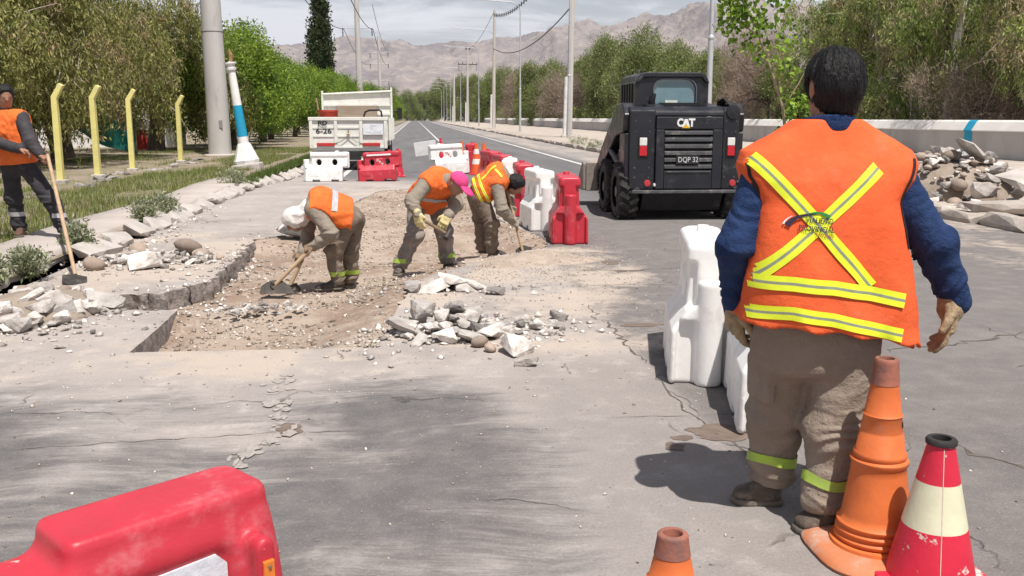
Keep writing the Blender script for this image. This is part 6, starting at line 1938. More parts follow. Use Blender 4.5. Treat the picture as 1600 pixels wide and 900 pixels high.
# ================================================================== PEOPLE
skinm = surf('skin', (0.33, 0.175, 0.115), (0.27, 0.135, 0.09), 14, 0.55, 0.15, 60, spec=0.35)
vestm = surf('orange_vest_fabric', (0.74, 0.125, 0.040), (0.66, 0.100, 0.032), 5, 0.78, 0.42, 12, spec=0.15, dirt=((0.62, 0.17, 0.09), 0.2, 4))
vest2m = surf('faded_orange_vest', (0.78, 0.17, 0.035), (0.66, 0.125, 0.03), 7, 0.8, 0.8, 15, spec=0.2, dirt=((0.55, 0.21, 0.12), 0.25, 6))
trimm = surf('dark_binding', (0.030, 0.016, 0.016), None, 10, 0.8)
navym = surf('navy_denim', (0.012, 0.028, 0.085), (0.020, 0.042, 0.115), 9, 0.85, 0.9, 17, spec=0.2, dirt=((0.05, 0.075, 0.13), 0.3, 7))
khakim = surf('khaki_trousers', (0.285, 0.230, 0.186), (0.232, 0.185, 0.148), 5, 0.88, 0.9, 17, spec=0.15, dirt=((0.33, 0.265, 0.205), 0.3, 5))
dustyk = surf('dusty_khaki', (0.215, 0.172, 0.135), (0.155, 0.122, 0.097), 9, 0.9, 0.9, 17, spec=0.1, dirt=((0.38, 0.325, 0.27), 0.35, 8))
dustyg = surf('dusty_grey_trousers', (0.275, 0.24, 0.215), (0.19, 0.165, 0.15), 9, 0.9, 0.9, 17, spec=0.1, dirt=((0.44, 0.39, 0.35), 0.4, 8))
shirtm = surf('grey_khaki_shirt', (0.28, 0.24, 0.195), (0.225, 0.19, 0.155), 8, 0.9, 0.9, 17, spec=0.1, dirt=((0.38, 0.33, 0.28), 0.3, 8))
hairm = surf('black_hair', (0.004, 0.0036, 0.0036), (0.007, 0.006, 0.006), 30, 0.48, 0.4, 90, spec=0.32, stretch=(3, 3, 0.4))
glovem = surf('tan_leather_glove', (0.44, 0.33, 0.20), (0.34, 0.25, 0.15), 18, 0.85, 0.8, 40, dirt=((0.13, 0.095, 0.065), 0.45, 11))
yglovem = surf('cream_work_glove', (0.66, 0.55, 0.28), (0.56, 0.46, 0.23), 18, 0.8, 0.4, 60, dirt=((0.35, 0.27, 0.16), 0.25, 14))
gglovem = surf('grey_work_glove', (0.30, 0.26, 0.22), None, 18, 0.85, 0.4, 60)
bootm = surf('dusty_work_boot', (0.085, 0.065, 0.052), (0.13, 0.10, 0.08), 12, 0.8, 0.4, 50, dirt=((0.34, 0.28, 0.225), 0.5, 9))
bootd = surf('dark_work_boot', (0.05, 0.042, 0.040), (0.075, 0.062, 0.057), 12, 0.75, 0.3, 50, dirt=((0.28, 0.23, 0.19), 0.35, 9))
bootb = surf('brown_work_boot', (0.12, 0.062, 0.045), (0.085, 0.045, 0.035), 12, 0.7, 0.3, 50)
solem = surf('boot_sole', (0.10, 0.085, 0.07), (0.16, 0.135, 0.11), 12, 0.9, dirt=((0.34, 0.28, 0.225), 0.4, 9))
yelm = surf('reflective_yellow', (0.72, 0.80, 0.03), (0.64, 0.72, 0.03), 25, 0.5, spec=0.4)
silm = surf('reflective_grey_line', (0.26, 0.28, 0.20), None, 25, 0.4, spec=0.5)
silv = surf('reflective_silver', (0.46, 0.45, 0.47), (0.38, 0.37, 0.39), 25, 0.4, spec=0.5)
handlem = surf('worn_ash_handle', (0.46, 0.33, 0.215), (0.37, 0.255, 0.16), 8, 0.7, 0.2, 40, dirt=((0.24, 0.18, 0.13), 0.3, 7))
bladem = surf('dark_tool_steel', (0.045, 0.04, 0.037), (0.08, 0.07, 0.062), 8, 0.6, 0.2, 30, metal=0.4, dirt=((0.28, 0.22, 0.17), 0.3, 9))


def A3(v):
    return np.array(v, float)


def nrm(v):
    v = A3(v); return v / (np.linalg.norm(v) + 1e-9)


def frame(f, u):
    f = nrm(f); s = nrm(np.cross(f, A3(u))); u = np.cross(s, f)
    return np.stack([s, f, u], 1)          # columns: side, forward, up


def folds(p, amp, fx=(7, 7, 20), seed=0.0, rid=True):
    q = p * np.array(fx) + seed + 0.8 * (vnoise(p * 5 + seed)[:, None] - 0.5)
    n = vnoise(q) * 0.65 + vnoise(q * 2.1 + 4) * 0.35
    if rid:
        n = 1 - np.abs(2 * n - 1)
    return amp * (n - 0.5)


def hand_sdf(p, w, d, n, thumb, curl=0.35, k=1.0, fat=1.0, spread=0.0):
    """palm, four fingers and a thumb; w wrist, d finger direction, n palm normal, thumb +1/-1 along cross(d, n)"""
    w = A3(w); d = nrm(d); n = nrm(A3(n) - np.dot(A3(n), d) * d); s = np.cross(d, n)
    M = np.stack([s, d, n], 1)
    D = rbox_(p, w + d * 0.048 * k, (0.041 * k * fat, 0.052 * k, 0.016 * k * fat), 0.014 * k, M)
    D = smin(D, cone_(p, w - d * 0.02 * k, w + d * 0.02 * k, 0.030 * k * fat, 0.030 * k * fat), 0.02 * k)
    for i, (o, l) in enumerate(((0.031, 0.072), (0.0105, 0.082), (-0.0105, 0.076), (-0.030, 0.060))):
        o *= thumb
        c = curl * (1 + 0.18 * i)
        a = w + d * 0.094 * k + s * o * k * fat
        d1 = nrm(d * math.cos(c) + n * math.sin(c) + s * spread * o * 8)
        b = a + d1 * l * 0.52 * k
        d2 = nrm(d * math.cos(c * 2.3) + n * math.sin(c * 2.3) + s * spread * o * 8)
        e = b + d2 * l * 0.5 * k
        fsd = np.minimum(cone_(p, a - d * 0.02 * k, b, 0.0105 * k * fat, 0.0095 * k * fat), cone_(p, b, e, 0.0095 * k * fat, 0.008 * k * fat))
        D = smin(D, fsd, 0.006 * k)
    a = w + d * 0.022 * k + s * 0.034 * thumb * k * fat
    b = a + nrm(d * 0.75 + s * 0.75 * thumb + n * 0.25) * 0.042 * k
    e = b + nrm(d * 1.0 + s * 0.15 * thumb + n * 0.45) * 0.034 * k
    D = smin(D, np.minimum(cone_(p, a, b, 0.015 * k * fat, 0.012 * k * fat), cone_(p, b, e, 0.012 * k * fat, 0.0095 * k * fat)), 0.010 * k)
    return D


def head_sdf(p, c, M, k=1.0):
    """M columns: side, forward, up"""
    c = A3(c); s, f, u = M[:, 0], M[:, 1], M[:, 2]
    d = ell_(p, c + u * 0.02 * k - f * 0.008 * k, (0.078 * k, 0.097 * k, 0.100 * k), M)
    d = smin(d, ell_(p, c - u * 0.055 * k + f * 0.022 * k, (0.060 * k, 0.070 * k, 0.065 * k), M), 0.04 * k)
    d = smin(d, cone_(p, c + f * 0.088 * k + u * 0.012 * k, c + f * 0.106 * k - u * 0.024 * k, 0.009 * k, 0.015 * k), 0.012 * k)
    for q in (-1, 1):
        d = smax(d, -(np.linalg.norm(p - (c + f * 0.098 * k + s * q * 0.032 * k + u * 0.012 * k), axis=1) - 0.016 * k), 0.012 * k)
        d = smin(d, np.linalg.norm(p - (c + f * 0.080 * k + s * q * 0.032 * k + u * 0.010 * k), axis=1) - 0.013 * k, 0.003 * k)
        d = smin(d, ell_(p, c + s * q * 0.082 * k - f * 0.012 * k - u * 0.005 * k, (0.011 * k, 0.022 * k, 0.034 * k), M), 0.008 * k)
    mouth = rbox_(p, c + f * 0.098 * k - u * 0.062 * k, (0.024 * k, 0.012 * k, 0.0035 * k), 0.003 * k, M)
    return smax(d, -mouth, 0.006 * k)


def shoe(par, base, heel, toe, mat, k=1.0, sole=solem, ank=None):
    heel = A3(heel); toe = A3(toe)
    d = nrm(toe - heel); up = A3((0, 0, 1)); s = np.cross(d, up)
    M = np.stack([s, d, up], 1)
    mid = heel + (toe - heel) * 0.5
    L = np.linalg.norm(toe - heel)
    def f(p):
        q = (p - heel) @ M
        t = np.clip(q[:, 1] / L, -0.2, 1.2)
        top = np.interp(t, [-0.1, 0.0, 0.35, 0.55, 0.8, 1.0], [0.11, 0.115, 0.11, 0.078, 0.062, 0.050]) * k
        wd = np.interp(t, [0.0, 0.15, 0.4, 0.72, 0.9, 1.0], [0.032, 0.038, 0.036, 0.048, 0.044, 0.030]) * k
        D = smax(smax(np.abs(q[:, 0]) - wd, np.abs(q[:, 1] - L / 2) - L / 2, 0.035 * k), np.maximum(q[:, 2] - top, 0.012 - q[:, 2]), 0.03 * k)
        D = smin(D, cone_(p, heel + d * 0.075 * k + up * 0.05 * k, (A3(ank) if ank is not None else heel + d * 0.07 * k + up * 0.15 * k), 0.042 * k, 0.05 * k), 0.02 * k)
        return D + folds(p, 0.004, (30, 30, 30))
    pts = np.array([heel, toe, A3(ank) if ank is not None else heel])
    o = sdf_mesh('boot', f, pts.min(0) - 0.09 * k, pts.max(0) + 0.09 * k, 0.0085 * max(k, 1) if k > 0.95 else 0.011, mat, par, base)
    def fs(p):
        q = (p - heel) @ M
        t = np.clip(q[:, 1] / L, -0.2, 1.2)
        wd = np.interp(t, [0.0, 0.15, 0.4, 0.72, 0.9, 1.0], [0.036, 0.042, 0.038, 0.052, 0.048, 0.034]) * k
        return smax(smax(np.abs(q[:, 0]) - wd, np.abs(q[:, 1] - L / 2) - L / 2 - 0.004, 0.03 * k), np.abs(q[:, 2] - 0.010 * k) - 0.013 * k, 0.004)
    sdf_mesh('sole', fs, pts[:2].min(0) - 0.07 * k, pts[:2].max(0) + [0.07 * k, 0.07 * k, 0.05], 0.0085 if k > 0.95 else 0.011, sole, o, base)
    return o


def bvh_of(o):
    me = o.data
    return BVHTree.FromPolygons([v.co.copy() for v in me.vertices], [tuple(p.vertices) for p in me.polygons])


def project_strip(o, base, pts, width, mats, name, parent, direction=(0, 1, 0), off=0.004, n=40, src=1.0, profile=((-0.5, -0.1), (-0.1, 0.1), (0.1, 0.5))):
    """lay a ribbon along pts (world) onto mesh o, seen along direction; one mesh per colour stripe joined as a ribbon"""
    bv = bvh_of(o); d = Vector(direction).normalized(); base = Vector(base)
    P = [Vector(p) for p in pts]
    seg = [(P[i + 1] - P[i]).length for i in range(len(P) - 1)]; T = sum(seg)
    def along(t):
        t *= T
        for i, L in enumerate(seg):
            if t <= L or i == len(seg) - 1:
                return P[i].lerp(P[i + 1], t / L), (P[i + 1] - P[i]).normalized()
            t -= L
    xs = sorted({e for a, b in profile for e in (a, b)})
    xs = sorted(set(xs + [(a + b) / 2 for a, b in zip(xs[:-1], xs[1:])]))
    V, F, MI = [], [], []
    rows = []
    for i in range(n + 1):
        c, t = along(i / n)
        s = t.cross(d).normalized()
        row = []
        for x in xs:
            q = c + s * x * width - base
            h = bv.ray_cast(q - d * src, d)
            row.append(h[0] - d * off if h[0] else None)
        rows.append(row)
    for i, row in enumerate(rows):
        ok = [r for r in row if r]
        for j, r in enumerate(row):
            V.append(tuple(r if r else (ok[0] if ok else Vector((0, 0, -50)))))
    m = len(xs)
    for i in range(n):
        for j in range(m - 1):
            if all(rows[a][b] for a, b in ((i, j), (i, j + 1), (i + 1, j), (i + 1, j + 1))):
                xm = (xs[j] + xs[j + 1]) / 2
                mi = [k for k, (a, b) in enumerate(profile) if a <= xm <= b][0]
                F.append((i * m + j, i * m + j + 1, (i + 1) * m + j + 1, (i + 1) * m + j)); MI.append(mi)
    if not F:
        return None
    me = bpy.data.meshes.new(name); me.from_pydata(V, [], F)
    for mm in mats: me.materials.append(mm)
    me.polygons.foreach_set('material_index', MI)
    me.polygons.foreach_set('use_smooth', np.ones(len(F), bool))
    bm = bmesh.new(); bm.from_mesh(me)
    bmesh.ops.delete(bm, geom=[v for v in bm.verts if not v.link_faces], context='VERTS'); bm.to_mesh(me); bm.free()
    return mkobj(name, me, None, parent)


# ------------------------------------------------------------------ the big worker, back to the camera
B0 = (1.42, 3.22, 0.0)
M0 = thing('person', 'big worker standing with his back to the camera, orange vest with yellow cross', 'person', B0)
HM = frame((-0.12, 1, -0.05), (0, 0, 1))
headc = A3((1.478, 3.235, 1.612))


def prof(p, zs, cx, cy, wx, wy, e=2.6):
    z = p[:, 2]
    x = p[:, 0] - np.interp(z, zs, cx); y = p[:, 1] - np.interp(z, zs, cy)
    a = np.interp(z, zs, wx); b = np.interp(z, zs, wy)
    r = ((np.abs(x) / a) ** e + (np.abs(y) / b) ** e) ** (1 / e)
    return (r - 1) * np.minimum(a, b)


TZ = [0.70, 0.85, 1.0, 1.15, 1.28, 1.36, 1.42, 1.47, 1.52]
tcx = [1.45, 1.45, 1.452, 1.455, 1.455, 1.457, 1.460, 1.462, 1.464]
tcy = [3.19, 3.20, 3.20, 3.20, 3.205, 3.21, 3.215, 3.22, 3.22]
twx = [0.225, 0.245, 0.25, 0.26, 0.265, 0.25, 0.20, 0.13, 0.07]
twy = [0.145, 0.165, 0.165, 0.155, 0.145, 0.13, 0.11, 0.085, 0.06]
SL, EL, WL = A3((1.232, 3.20, 1.285)), A3((1.130, 3.17, 1.05)), A3((1.175, 3.28, 0.84))
SR, ER, WR = A3((1.695, 3.20, 1.285)), A3((1.850, 3.15, 1.055)), A3((1.945, 3.15, 0.870))
HL, KL, AL = A3((1.345, 3.22, 0.70)), A3((1.365, 3.31, 0.36)), A3((1.372, 3.335, 0.09))
HR, KR, AR = A3((1.550, 3.17, 0.70)), A3((1.515, 3.13, 0.36)), A3((1.478, 3.105, 0.085))


def m0_body(p):
    d = head_sdf(p, headc, HM)
    d = smin(d, cone_(p, (1.465, 3.235, 1.44), (1.475, 3.23, 1.58), 0.060, 0.062), 0.03)
    d = smin(d, prof(p, TZ, tcx, tcy, [w * 0.72 for w in twx], [w * 0.62 for w in twy]) + np.maximum(p[:, 2] - 1.40, 0), 0.05)
    d = smax(d, 0.66 - p[:, 2], 0.05)
    for a, b, c in ((SL, EL, WL), (SR, ER, WR)):
        d = smin(d, np.minimum(cone_(p, a, b, 0.055, 0.042), cone_(p, b, c, 0.042, 0.028)), 0.03)
    for a, b, c in ((HL, KL, AL), (HR, KR, AR)):
        d = smin(d, np.minimum(cone_(p, a, b, 0.085, 0.06), cone_(p, b, c, 0.06, 0.04)), 0.04)
    return smin(d, hand_sdf(p, WL, nrm(WL - EL + A3((0.02, 0.02, -0.05))), (1, -0.1, 0), -1, 0.5), 0.02)


sdf_mesh('body', m0_body, (1.03, 2.98, 0.03), (2.0, 3.5, 1.76), 0.0105, skinm, M0, B0)


def sleeve(p, s, e, w, r0, r1, r2, seed):
    d = smin(cone_(p, s, e, r0, r1), cone_(p, e, w, r1, r2), 0.03)
    ax = nrm(w - s)
    t = (p - s) @ ax
    L = np.linalg.norm(w - s)
    wr = np.exp(-((t - np.dot(e - s, ax)) / 0.09) ** 2) + 0.9 * np.exp(-((t - L * 0.93) / 0.08) ** 2) + 0.35
    q = np.stack([t * 24 + 3.0 * vnoise(p * 7 + seed), (p[:, 0]) * 7 + seed, p[:, 1] * 7], 1)
    n = 1 - np.abs(2 * vnoise(q) - 1)
    n2 = 1 - np.abs(2 * vnoise(q * [1.7, 1.3, 1.3] + 11) - 1)
    d = d - 0.017 * wr * (n - 0.45) - 0.009 * wr * (n2 - 0.45)
    return d


def m0_shirt(p):
    d = prof(p, TZ, tcx, tcy, [w * 0.88 for w in twx], [w * 0.80 for w in twy])
    d = smax(d, np.maximum(p[:, 2] - 1.46, 0.685 - p[:, 2]), 0.01)
    col = smax(np.abs(np.hypot(p[:, 0] - 1.466, (p[:, 1] - 3.225)) - 0.084) - 0.008, np.abs(p[:, 2] - 1.475 + 0.10 * (p[:, 1] - 3.22)) - 0.03, 0.006)
    d = smin(d, sleeve(p, SL, EL, WL + nrm(WL - EL) * 0.02, 0.082, 0.060, 0.047, 1.0), 0.05)
    d = smin(d, sleeve(p, SR, ER, WR + nrm(WR - ER) * 0.02, 0.084, 0.066, 0.052, 5.0), 0.05)
    # cuffs
    d = np.minimum(d, np.minimum(cone_(p, WL - nrm(WL - EL) * 0.02, WL + nrm(WL - EL) * 0.03, 0.052, 0.050), cone_(p, WR - nrm(WR - ER) * 0.02, WR + nrm(WR - ER) * 0.035, 0.054, 0.053)))
    return np.minimum(d, col)


sdf_mesh('shirt', m0_shirt, (1.0, 2.95, 0.66), (2.03, 3.48, 1.56), 0.0085, navym, M0, B0)

VZ_ = [0.66, 0.75, 0.85, 1.0, 1.13, 1.21, 1.285, 1.335, 1.385, 1.435, 1.50]
vcx = [1.482, 1.478, 1.472, 1.462, 1.452, 1.448, 1.455, 1.457, 1.459, 1.462, 1.464]
vcy = [3.19, 3.19, 3.195, 3.20, 3.20, 3.205, 3.21, 3.215, 3.22, 3.222, 3.225]
vwx = [0.342, 0.328, 0.308, 0.288, 0.268, 0.260, 0.300, 0.318, 0.295, 0.205, 0.105]
vwy = [0.205, 0.200, 0.195, 0.185, 0.175, 0.165, 0.150, 0.130, 0.108, 0.090, 0.075]


def m0_vest_raw(p):
    d = prof(p, VZ_, vcx, vcy, vwx, vwy, 3.6)
    low = sstep(1.35, 0.75, p[:, 2])
    a = np.arctan2(p[:, 1] - 3.2, p[:, 0] - 1.455)
    fold = np.sin(a * 9 + 1.3 + 3 * (vnoise(p * [3, 3, 2.0]) - 0.5)) * 0.007 * low
    dg = p @ A3((0.7, 0.0, 0.75))
    fold += 0.016 * (1 - np.abs(2 * vnoise(np.stack([dg * 9, (p[:, 0] - p[:, 2]) * 3.0, p[:, 1] * 3], 1) + 2) - 1) - 0.5) * (0.5 + low)
    fold += 0.004 * (vnoise(p * [13, 13, 9]) - 0.5)
    return d - fold


def hem_z(p):
    return np.interp(p[:, 0], [1.12, 1.25, 1.45, 1.65, 1.75, 1.83], [0.785, 0.782, 0.762, 0.728, 0.705, 0.655]) + 0.006 * np.sin(p[:, 0] * 40)


def arm_hole(p, s, e, sg):
    # cut surface: beyond the shoulder seam
    c = A3((1.455 + sg * 0.31, 3.20, 1.14))
    return ell_(p, c, (0.072, 0.30, 0.21))


def m0_vest(p):
    d = m0_vest_raw(p)
    d = smax(d, np.maximum(hem_z(p) - p[:, 2], p[:, 2] - 1.495), 0.006)
    neck = np.hypot((p[:, 0] - 1.466) / 0.085, (p[:, 1] - 3.245) / 0.10) - 1
    d = smax(d, -np.maximum(neck * 0.085, 1.478 - p[:, 2]), 0.006)
    inner = prof(p, VZ_, vcx, vcy, [w - 0.016 for w in vwx], [w - 0.016 for w in vwy], 3.0)
    return smax(d, -np.maximum(inner, p[:, 2] - 0.90), 0.004)


vest0 = sdf_mesh('vest', m0_vest, (1.08, 2.93, 0.63), (1.86, 3.46, 1.52), 0.0078, vestm, M0, B0)
# dark binding: arm holes and neck
for pts in ([(1.745, 1.36), (1.728, 1.31), (1.700, 1.26), (1.685, 1.21), (1.692, 1.13), (1.712, 1.05)], [(1.142, 1.345), (1.150, 1.30), (1.170, 1.26), (1.182, 1.21), (1.176, 1.13), (1.160, 1.05)]):
    project_strip(vest0, B0, [(x, 3.0, z) for x, z in pts], 0.014, [trimm], 'vest_binding', M0, n=30, off=0.004, profile=((-0.5, 0.5),))
# reflective cross and bands (world x, z on the back)
RB = [((1.185, 1.335), (1.71, 0.885)), ((1.685, 1.295), (1.175, 0.925)), ((1.145, 0.885), (1.74, 0.855)), ((1.135, 0.795 + 0.02), (1.725, 0.742))]


def back_pts(px_list):
    return [(x, 3.0, z) for x, z in px_list]


for a, b in (((1.150, 1.375), (1.555, 0.925)), ((1.590, 1.330), (1.155, 0.955))):
    project_strip(vest0, B0, back_pts([a, b]), 0.050, [yelm, silm, yelm], 'reflective_strip', M0, n=60, off=0.003 if a[0] > 1.5 else 0.005)
project_strip(vest0, B0, back_pts([(1.125, 0.945), (1.28, 0.940), (1.42, 0.925), (1.56, 0.902), (1.675, 0.877)]), 0.050, [yelm, silm, yelm], 'reflective_strip', M0, n=60, off=0.007)
project_strip(vest0, B0, back_pts([(1.120, 0.835), (1.28, 0.838), (1.42, 0.815), (1.56, 0.782), (1.672, 0.755)]), 0.047, [yelm, silm, yelm], 'reflective_strip', M0, n=60, off=0.005)
lb_ = bvh_of(vest0)


def decal(txt, size, x, z, mat, rotz=0.0, sx=1.0, bold=0.02):
    me = text_mesh(txt, size, 0.0, bold)
    bm = bmesh.new(); bm.from_mesh(me)
    bmesh.ops.triangulate(bm, faces=bm.faces)
    Mr = Matrix.Rotation(rotz, 3, 'Y')
    for v in bm.verts:
        q = Mr @ Vector((v.co.x * sx, 0, v.co.y))
        w_ = Vector((x + q.x, 2.3, z + q.z)) - Vector(B0)
        h = lb_.ray_cast(w_, Vector((0, 1, 0)))
        v.co = (h[0] + Vector((0, -0.0088, 0))) if h[0] else w_
    bm.to_mesh(me); bm.free(); me.materials.clear(); me.materials.append(mat)
    return mkobj('lettering', me, None, M0)


inkm = surf('vest_print_dark', (0.030, 0.022, 0.05), None, 10, 0.7)
redk = surf('vest_print_red', (0.42, 0.02, 0.03), None, 10, 0.7)
grnk = surf('vest_print_green', (0.02, 0.22, 0.05), None, 10, 0.7)
decal('VIALIDAD', 0.0275, 1.366, 1.154, inkm, R(5), 0.80, 0.010)
decal('PROVINCIAL', 0.0275, 1.356, 1.126, inkm, R(5), 0.80, 0.010)
decal('SAN JUAN', 0.0150, 1.384, 1.104, redk, R(7), 0.95, 0.01)
# the swoosh of the emblem
def arc_strip(pts, w0, w1, mat, nm='emblem'):
    V, F = [], []
    for i, (x, z) in enumerate(pts):
        a = pts[max(i - 1, 0)]; b = pts[min(i + 1, len(pts) - 1)]
        tx, tz = b[0] - a[0], b[1] - a[1]; L = math.hypot(tx, tz)
        w_ = w0 + (w1 - w0) * i / (len(pts) - 1)
        for s in (-1, 1):
            q = Vector((x - tz / L * w_ * s, 2.3, z + tx / L * w_ * s)) - Vector(B0)
            h = lb_.ray_cast(q, Vector((0, 1, 0))); V.append(tuple(h[0] + Vector((0, -0.0080, 0))))
        if i: F.append((2 * i - 2, 2 * i - 1, 2 * i + 1, 2 * i))
    mkobj(nm, npmesh(nm, V, F, True), mat, M0)
sw = [(1.258 + 0.02 * t + 0.075 * t * t, 1.138 + 0.040 * math.sin(t * 1.5)) for t in [i / 14 for i in range(15)]]
arc_strip(sw, 0.0095, 0.002, inkm)
arc_strip([(x - 0.013, z + 0.006) for x, z in sw[:8]], 0.003, 0.001, surf('vest_print_white', (0.7, 0.7, 0.7), None, 10, 0.7))
arc_strip([(1.325, 1.176), (1.345, 1.181), (1.365, 1.181), (1.385, 1.175), (1.402, 1.166)], 0.003, 0.006, grnk)


def m0_trousers(p):
    d = prof(p, [0.55, 0.70, 0.82, 0.92], [1.448, 1.448, 1.45, 1.45], [3.20, 3.195, 3.195, 3.20], [0.200, 0.216, 0.226, 0.225], [0.145, 0.152, 0.155, 0.152], 2.4)
    d = smax(d, np.maximum(p[:, 2] - 0.88, 0.575 - p[:, 2]), 0.05)
    for s, k, a, sd_ in ((HL, KL, AL, 0.0), (HR, KR, AR, 9.0)):
        leg = smin(cone_(p, s + A3((0, 0, -0.02)), k, 0.117, 0.090), cone_(p, k, a + A3((0, 0, 0.015)), 0.090, 0.072), 0.05)
        leg = smax(leg, a[2] + 0.005 - p[:, 2], 0.01)
        z = p[:, 2]
        wr = 1.2 * np.exp(-((z - a[2] - 0.05) / 0.07) ** 2) + 0.75 * np.exp(-((z - k[2]) / 0.09) ** 2) + 0.35
        q = np.stack([z * 26 + 2.6 * vnoise(p * 6 + sd_), p[:, 0] * 6 + sd_, p[:, 1] * 6], 1)
        leg -= 0.018 * wr * (1 - np.abs(2 * vnoise(q) - 1) - 0.45) + 0.010 * wr * (1 - np.abs(2 * vnoise(q * [1.9, 1.4, 1.4] + 5) - 1) - 0.45)
        q2 = np.stack([(p[:, 0] * 0.8 + z) * 9, (z - p[:, 0]) * 2.5 + sd_, p[:, 1] * 4], 1)
        leg -= 0.020 * (1 - np.abs(2 * vnoise(q2) - 1) - 0.5)
        d = smin(d, leg, 0.035)
    crotch = cone_(p, (1.452, 2.9, 0.585), (1.452, 3.6, 0.585), 0.02, 0.02)
    # cargo pocket on the right thigh
    pk = rbox_(p, (1.632, 3.17, 0.57), (0.022, 0.075, 0.085), 0.015, euler3(0, 0.10, -0.15))
    d = smin(d, pk, 0.012)
    pk = rbox_(p, (1.262, 3.22, 0.55), (0.022, 0.075, 0.085), 0.015, euler3(0, -0.05, 0.15))
    return smin(d, pk, 0.012)


tr0 = sdf_mesh('trousers', m0_trousers, (1.15, 2.92, 0.06), (1.72, 3.52, 0.92), 0.0085, khakim, M0, B0)
for a, sd_ in ((AL, 0), (AR, 1)):
    zc = a[2] + 0.115
    bvv = bvh_of(tr0)
    V, F = [], []
    n = 40
    ok = True
    for i in range(n):
        th = 2 * PI * i / n
        for j, dz in enumerate((-0.019, 0.0, 0.019)):
            dirv = Vector((math.cos(th), math.sin(th), 0))
            q = Vector((a[0] - B0[0], a[1] - B0[1], zc + dz + 0.012 * math.sin(th * 2 + sd_) - B0[2]))
            # start from just outside this leg
            h = bvv.ray_cast(q + dirv * 0.125, -dirv, 0.125)
            V.append(tuple((h[0] if h[0] else q + dirv * 0.085) + dirv * 0.005))
    for i in range(n):
        for j in range(2):
            k2 = (i + 1) % n
            F.append((i * 3 + j, k2 * 3 + j, k2 * 3 + j + 1, i * 3 + j + 1))
    mkobj('ankle_band', npmesh('ankle_band', V, F, True), surf('ankle_reflective', (0.40, 0.56, 0.07), (0.32, 0.44, 0.10), 14, 0.6, dirt=((0.33, 0.30, 0.18), 0.4, 12)), M0)
shoe(M0, B0, (1.415, 3.325, 0.0), (1.225, 3.375, 0.0), bootm, 1.05, ank=AL + A3((0, 0, 0.02)))
shoe(M0, B0, (1.560, 3.085, 0.0), (1.362, 3.075, 0.0), bootm, 1.08, ank=AR + A3((0, 0, 0.02)))
# gloved right hand and gloved left hand
dR = nrm(A3((-0.06, 0.02, -1.0)))
sdf_mesh('glove', lambda p: smin(hand_sdf(p, WR + A3((0.0, 0, -0.035)), dR, (-0.9, 0.45, 0), -1, 0.30, 1.12, 1.32, 0.5), cone_(p, WR - dR * 0.01, WR + dR * 0.06, 0.052, 0.046), 0.015) + folds(p, 0.003, (60, 60, 60)), (1.80, 3.0, 0.55), (2.02, 3.3, 0.88), 0.0055, glovem, M0, B0)
dL = nrm(A3((0.10, 0.18, -1.0)))
sdf_mesh('glove', lambda p: smin(hand_sdf(p, WL + A3((0.0, 0.01, -0.03)), dL, (0.9, 0.2, 0), 1, 0.45, 1.1, 1.15, 0.2), cone_(p, WL, WL + dL * 0.05, 0.043, 0.040), 0.015), (1.08, 3.15, 0.6), (1.32, 3.45, 0.88), 0.007, glovem, M0, B0)


# hair: a cap of hair over skull and nape, broken into locks
def m0_hair(p):
    s, f, u = HM[:, 0], HM[:, 1], HM[:, 2]
    c = headc
    d = ell_(p, c + u * 0.020 - f * 0.010, (0.098, 0.116, 0.114), HM)
    nap = smax(cone_(p, c - f * 0.045 - u * 0.02, c - f * 0.040 - u * 0.095, 0.080, 0.060), -(p[:, 2] - (c[2] - 0.098)), 0.012)
    d = smin(d, nap, 0.03)
    q = p - c
    fx_ = q @ f
    d = smax(d, fx_ - 0.062 - 0.35 * np.maximum(q @ u, 0), 0.02)
    side = smax(fx_ - 0.005, -(q @ u + 0.03), 0.01)
    ang = np.arctan2(q @ s, -(q @ f))
    lock = vnoise(np.stack([ang * 11 + 2 * vnoise(p * 12), (q @ u) * 9, ang * 0], 1))
    lock2 = vnoise(np.stack([ang * 30, (q @ u) * 16, ang * 0 + 3], 1))
    # ears stay free
    for g in (-1, 1):
        d = smax(d, -(np.linalg.norm(p - (c + s * g * 0.095 + f * 0.012 - u * 0.010), axis=1) - 0.040), 0.01)
    return d - 0.007 * (lock - 0.5) - 0.005 * (lock2 - 0.5)


hr0 = sdf_mesh('hair', m0_hair, headc - 0.17, headc + 0.17, 0.0055, hairm, M0, B0)
hv = np.array([v.co for v in hr0.data.vertices]); hn = np.array([v.normal for v in hr0.data.vertices])
rs = np.random.RandomState(4)
pick = rs.choice(len(hv), 3600)
cc = headc - A3(B0)
hp, hnn = hv[pick], hn[pick]
dn = unit(A3((0, -0.05, -1.0)) + 0.25 * rs.randn(len(pick), 3))
crown_ = cc + A3((0, -0.02, 0.11))
rad_ = unit(hp - crown_)
dn = unit(dn * np.clip((crown_[2] - hp[:, 2:3]) * 10, 0, 1) + rad_ * 0.8)
dn = unit(dn - hnn * (dn * hnn).sum(1, keepdims=True) * 0.9)
sd2 = unit(np.cross(dn, hnn)) * 0.0013
ln = (0.008 + 0.012 * rs.rand(len(pick)))[:, None]
p0 = hp + hnn * 0.001; p1 = hp + dn * ln * 0.6 + hnn * 0.0022; p2 = hp + dn * ln + hnn * 0.0005
Vh = np.stack([p0 - sd2, p0 + sd2, p1 + sd2, p1 - sd2, p2], 1).reshape(-1, 3)
i5 = (np.arange(len(pick)) * 5)[:, None]
Fh = np.concatenate([i5 + [0, 1, 2], i5 + [0, 2, 3], i5 + [3, 2, 4]])
ho = mkobj('hair_strands', npmesh('hair_strands', Vh, Fh), hairm, hr0)
ho['kind'] = 'stuff'


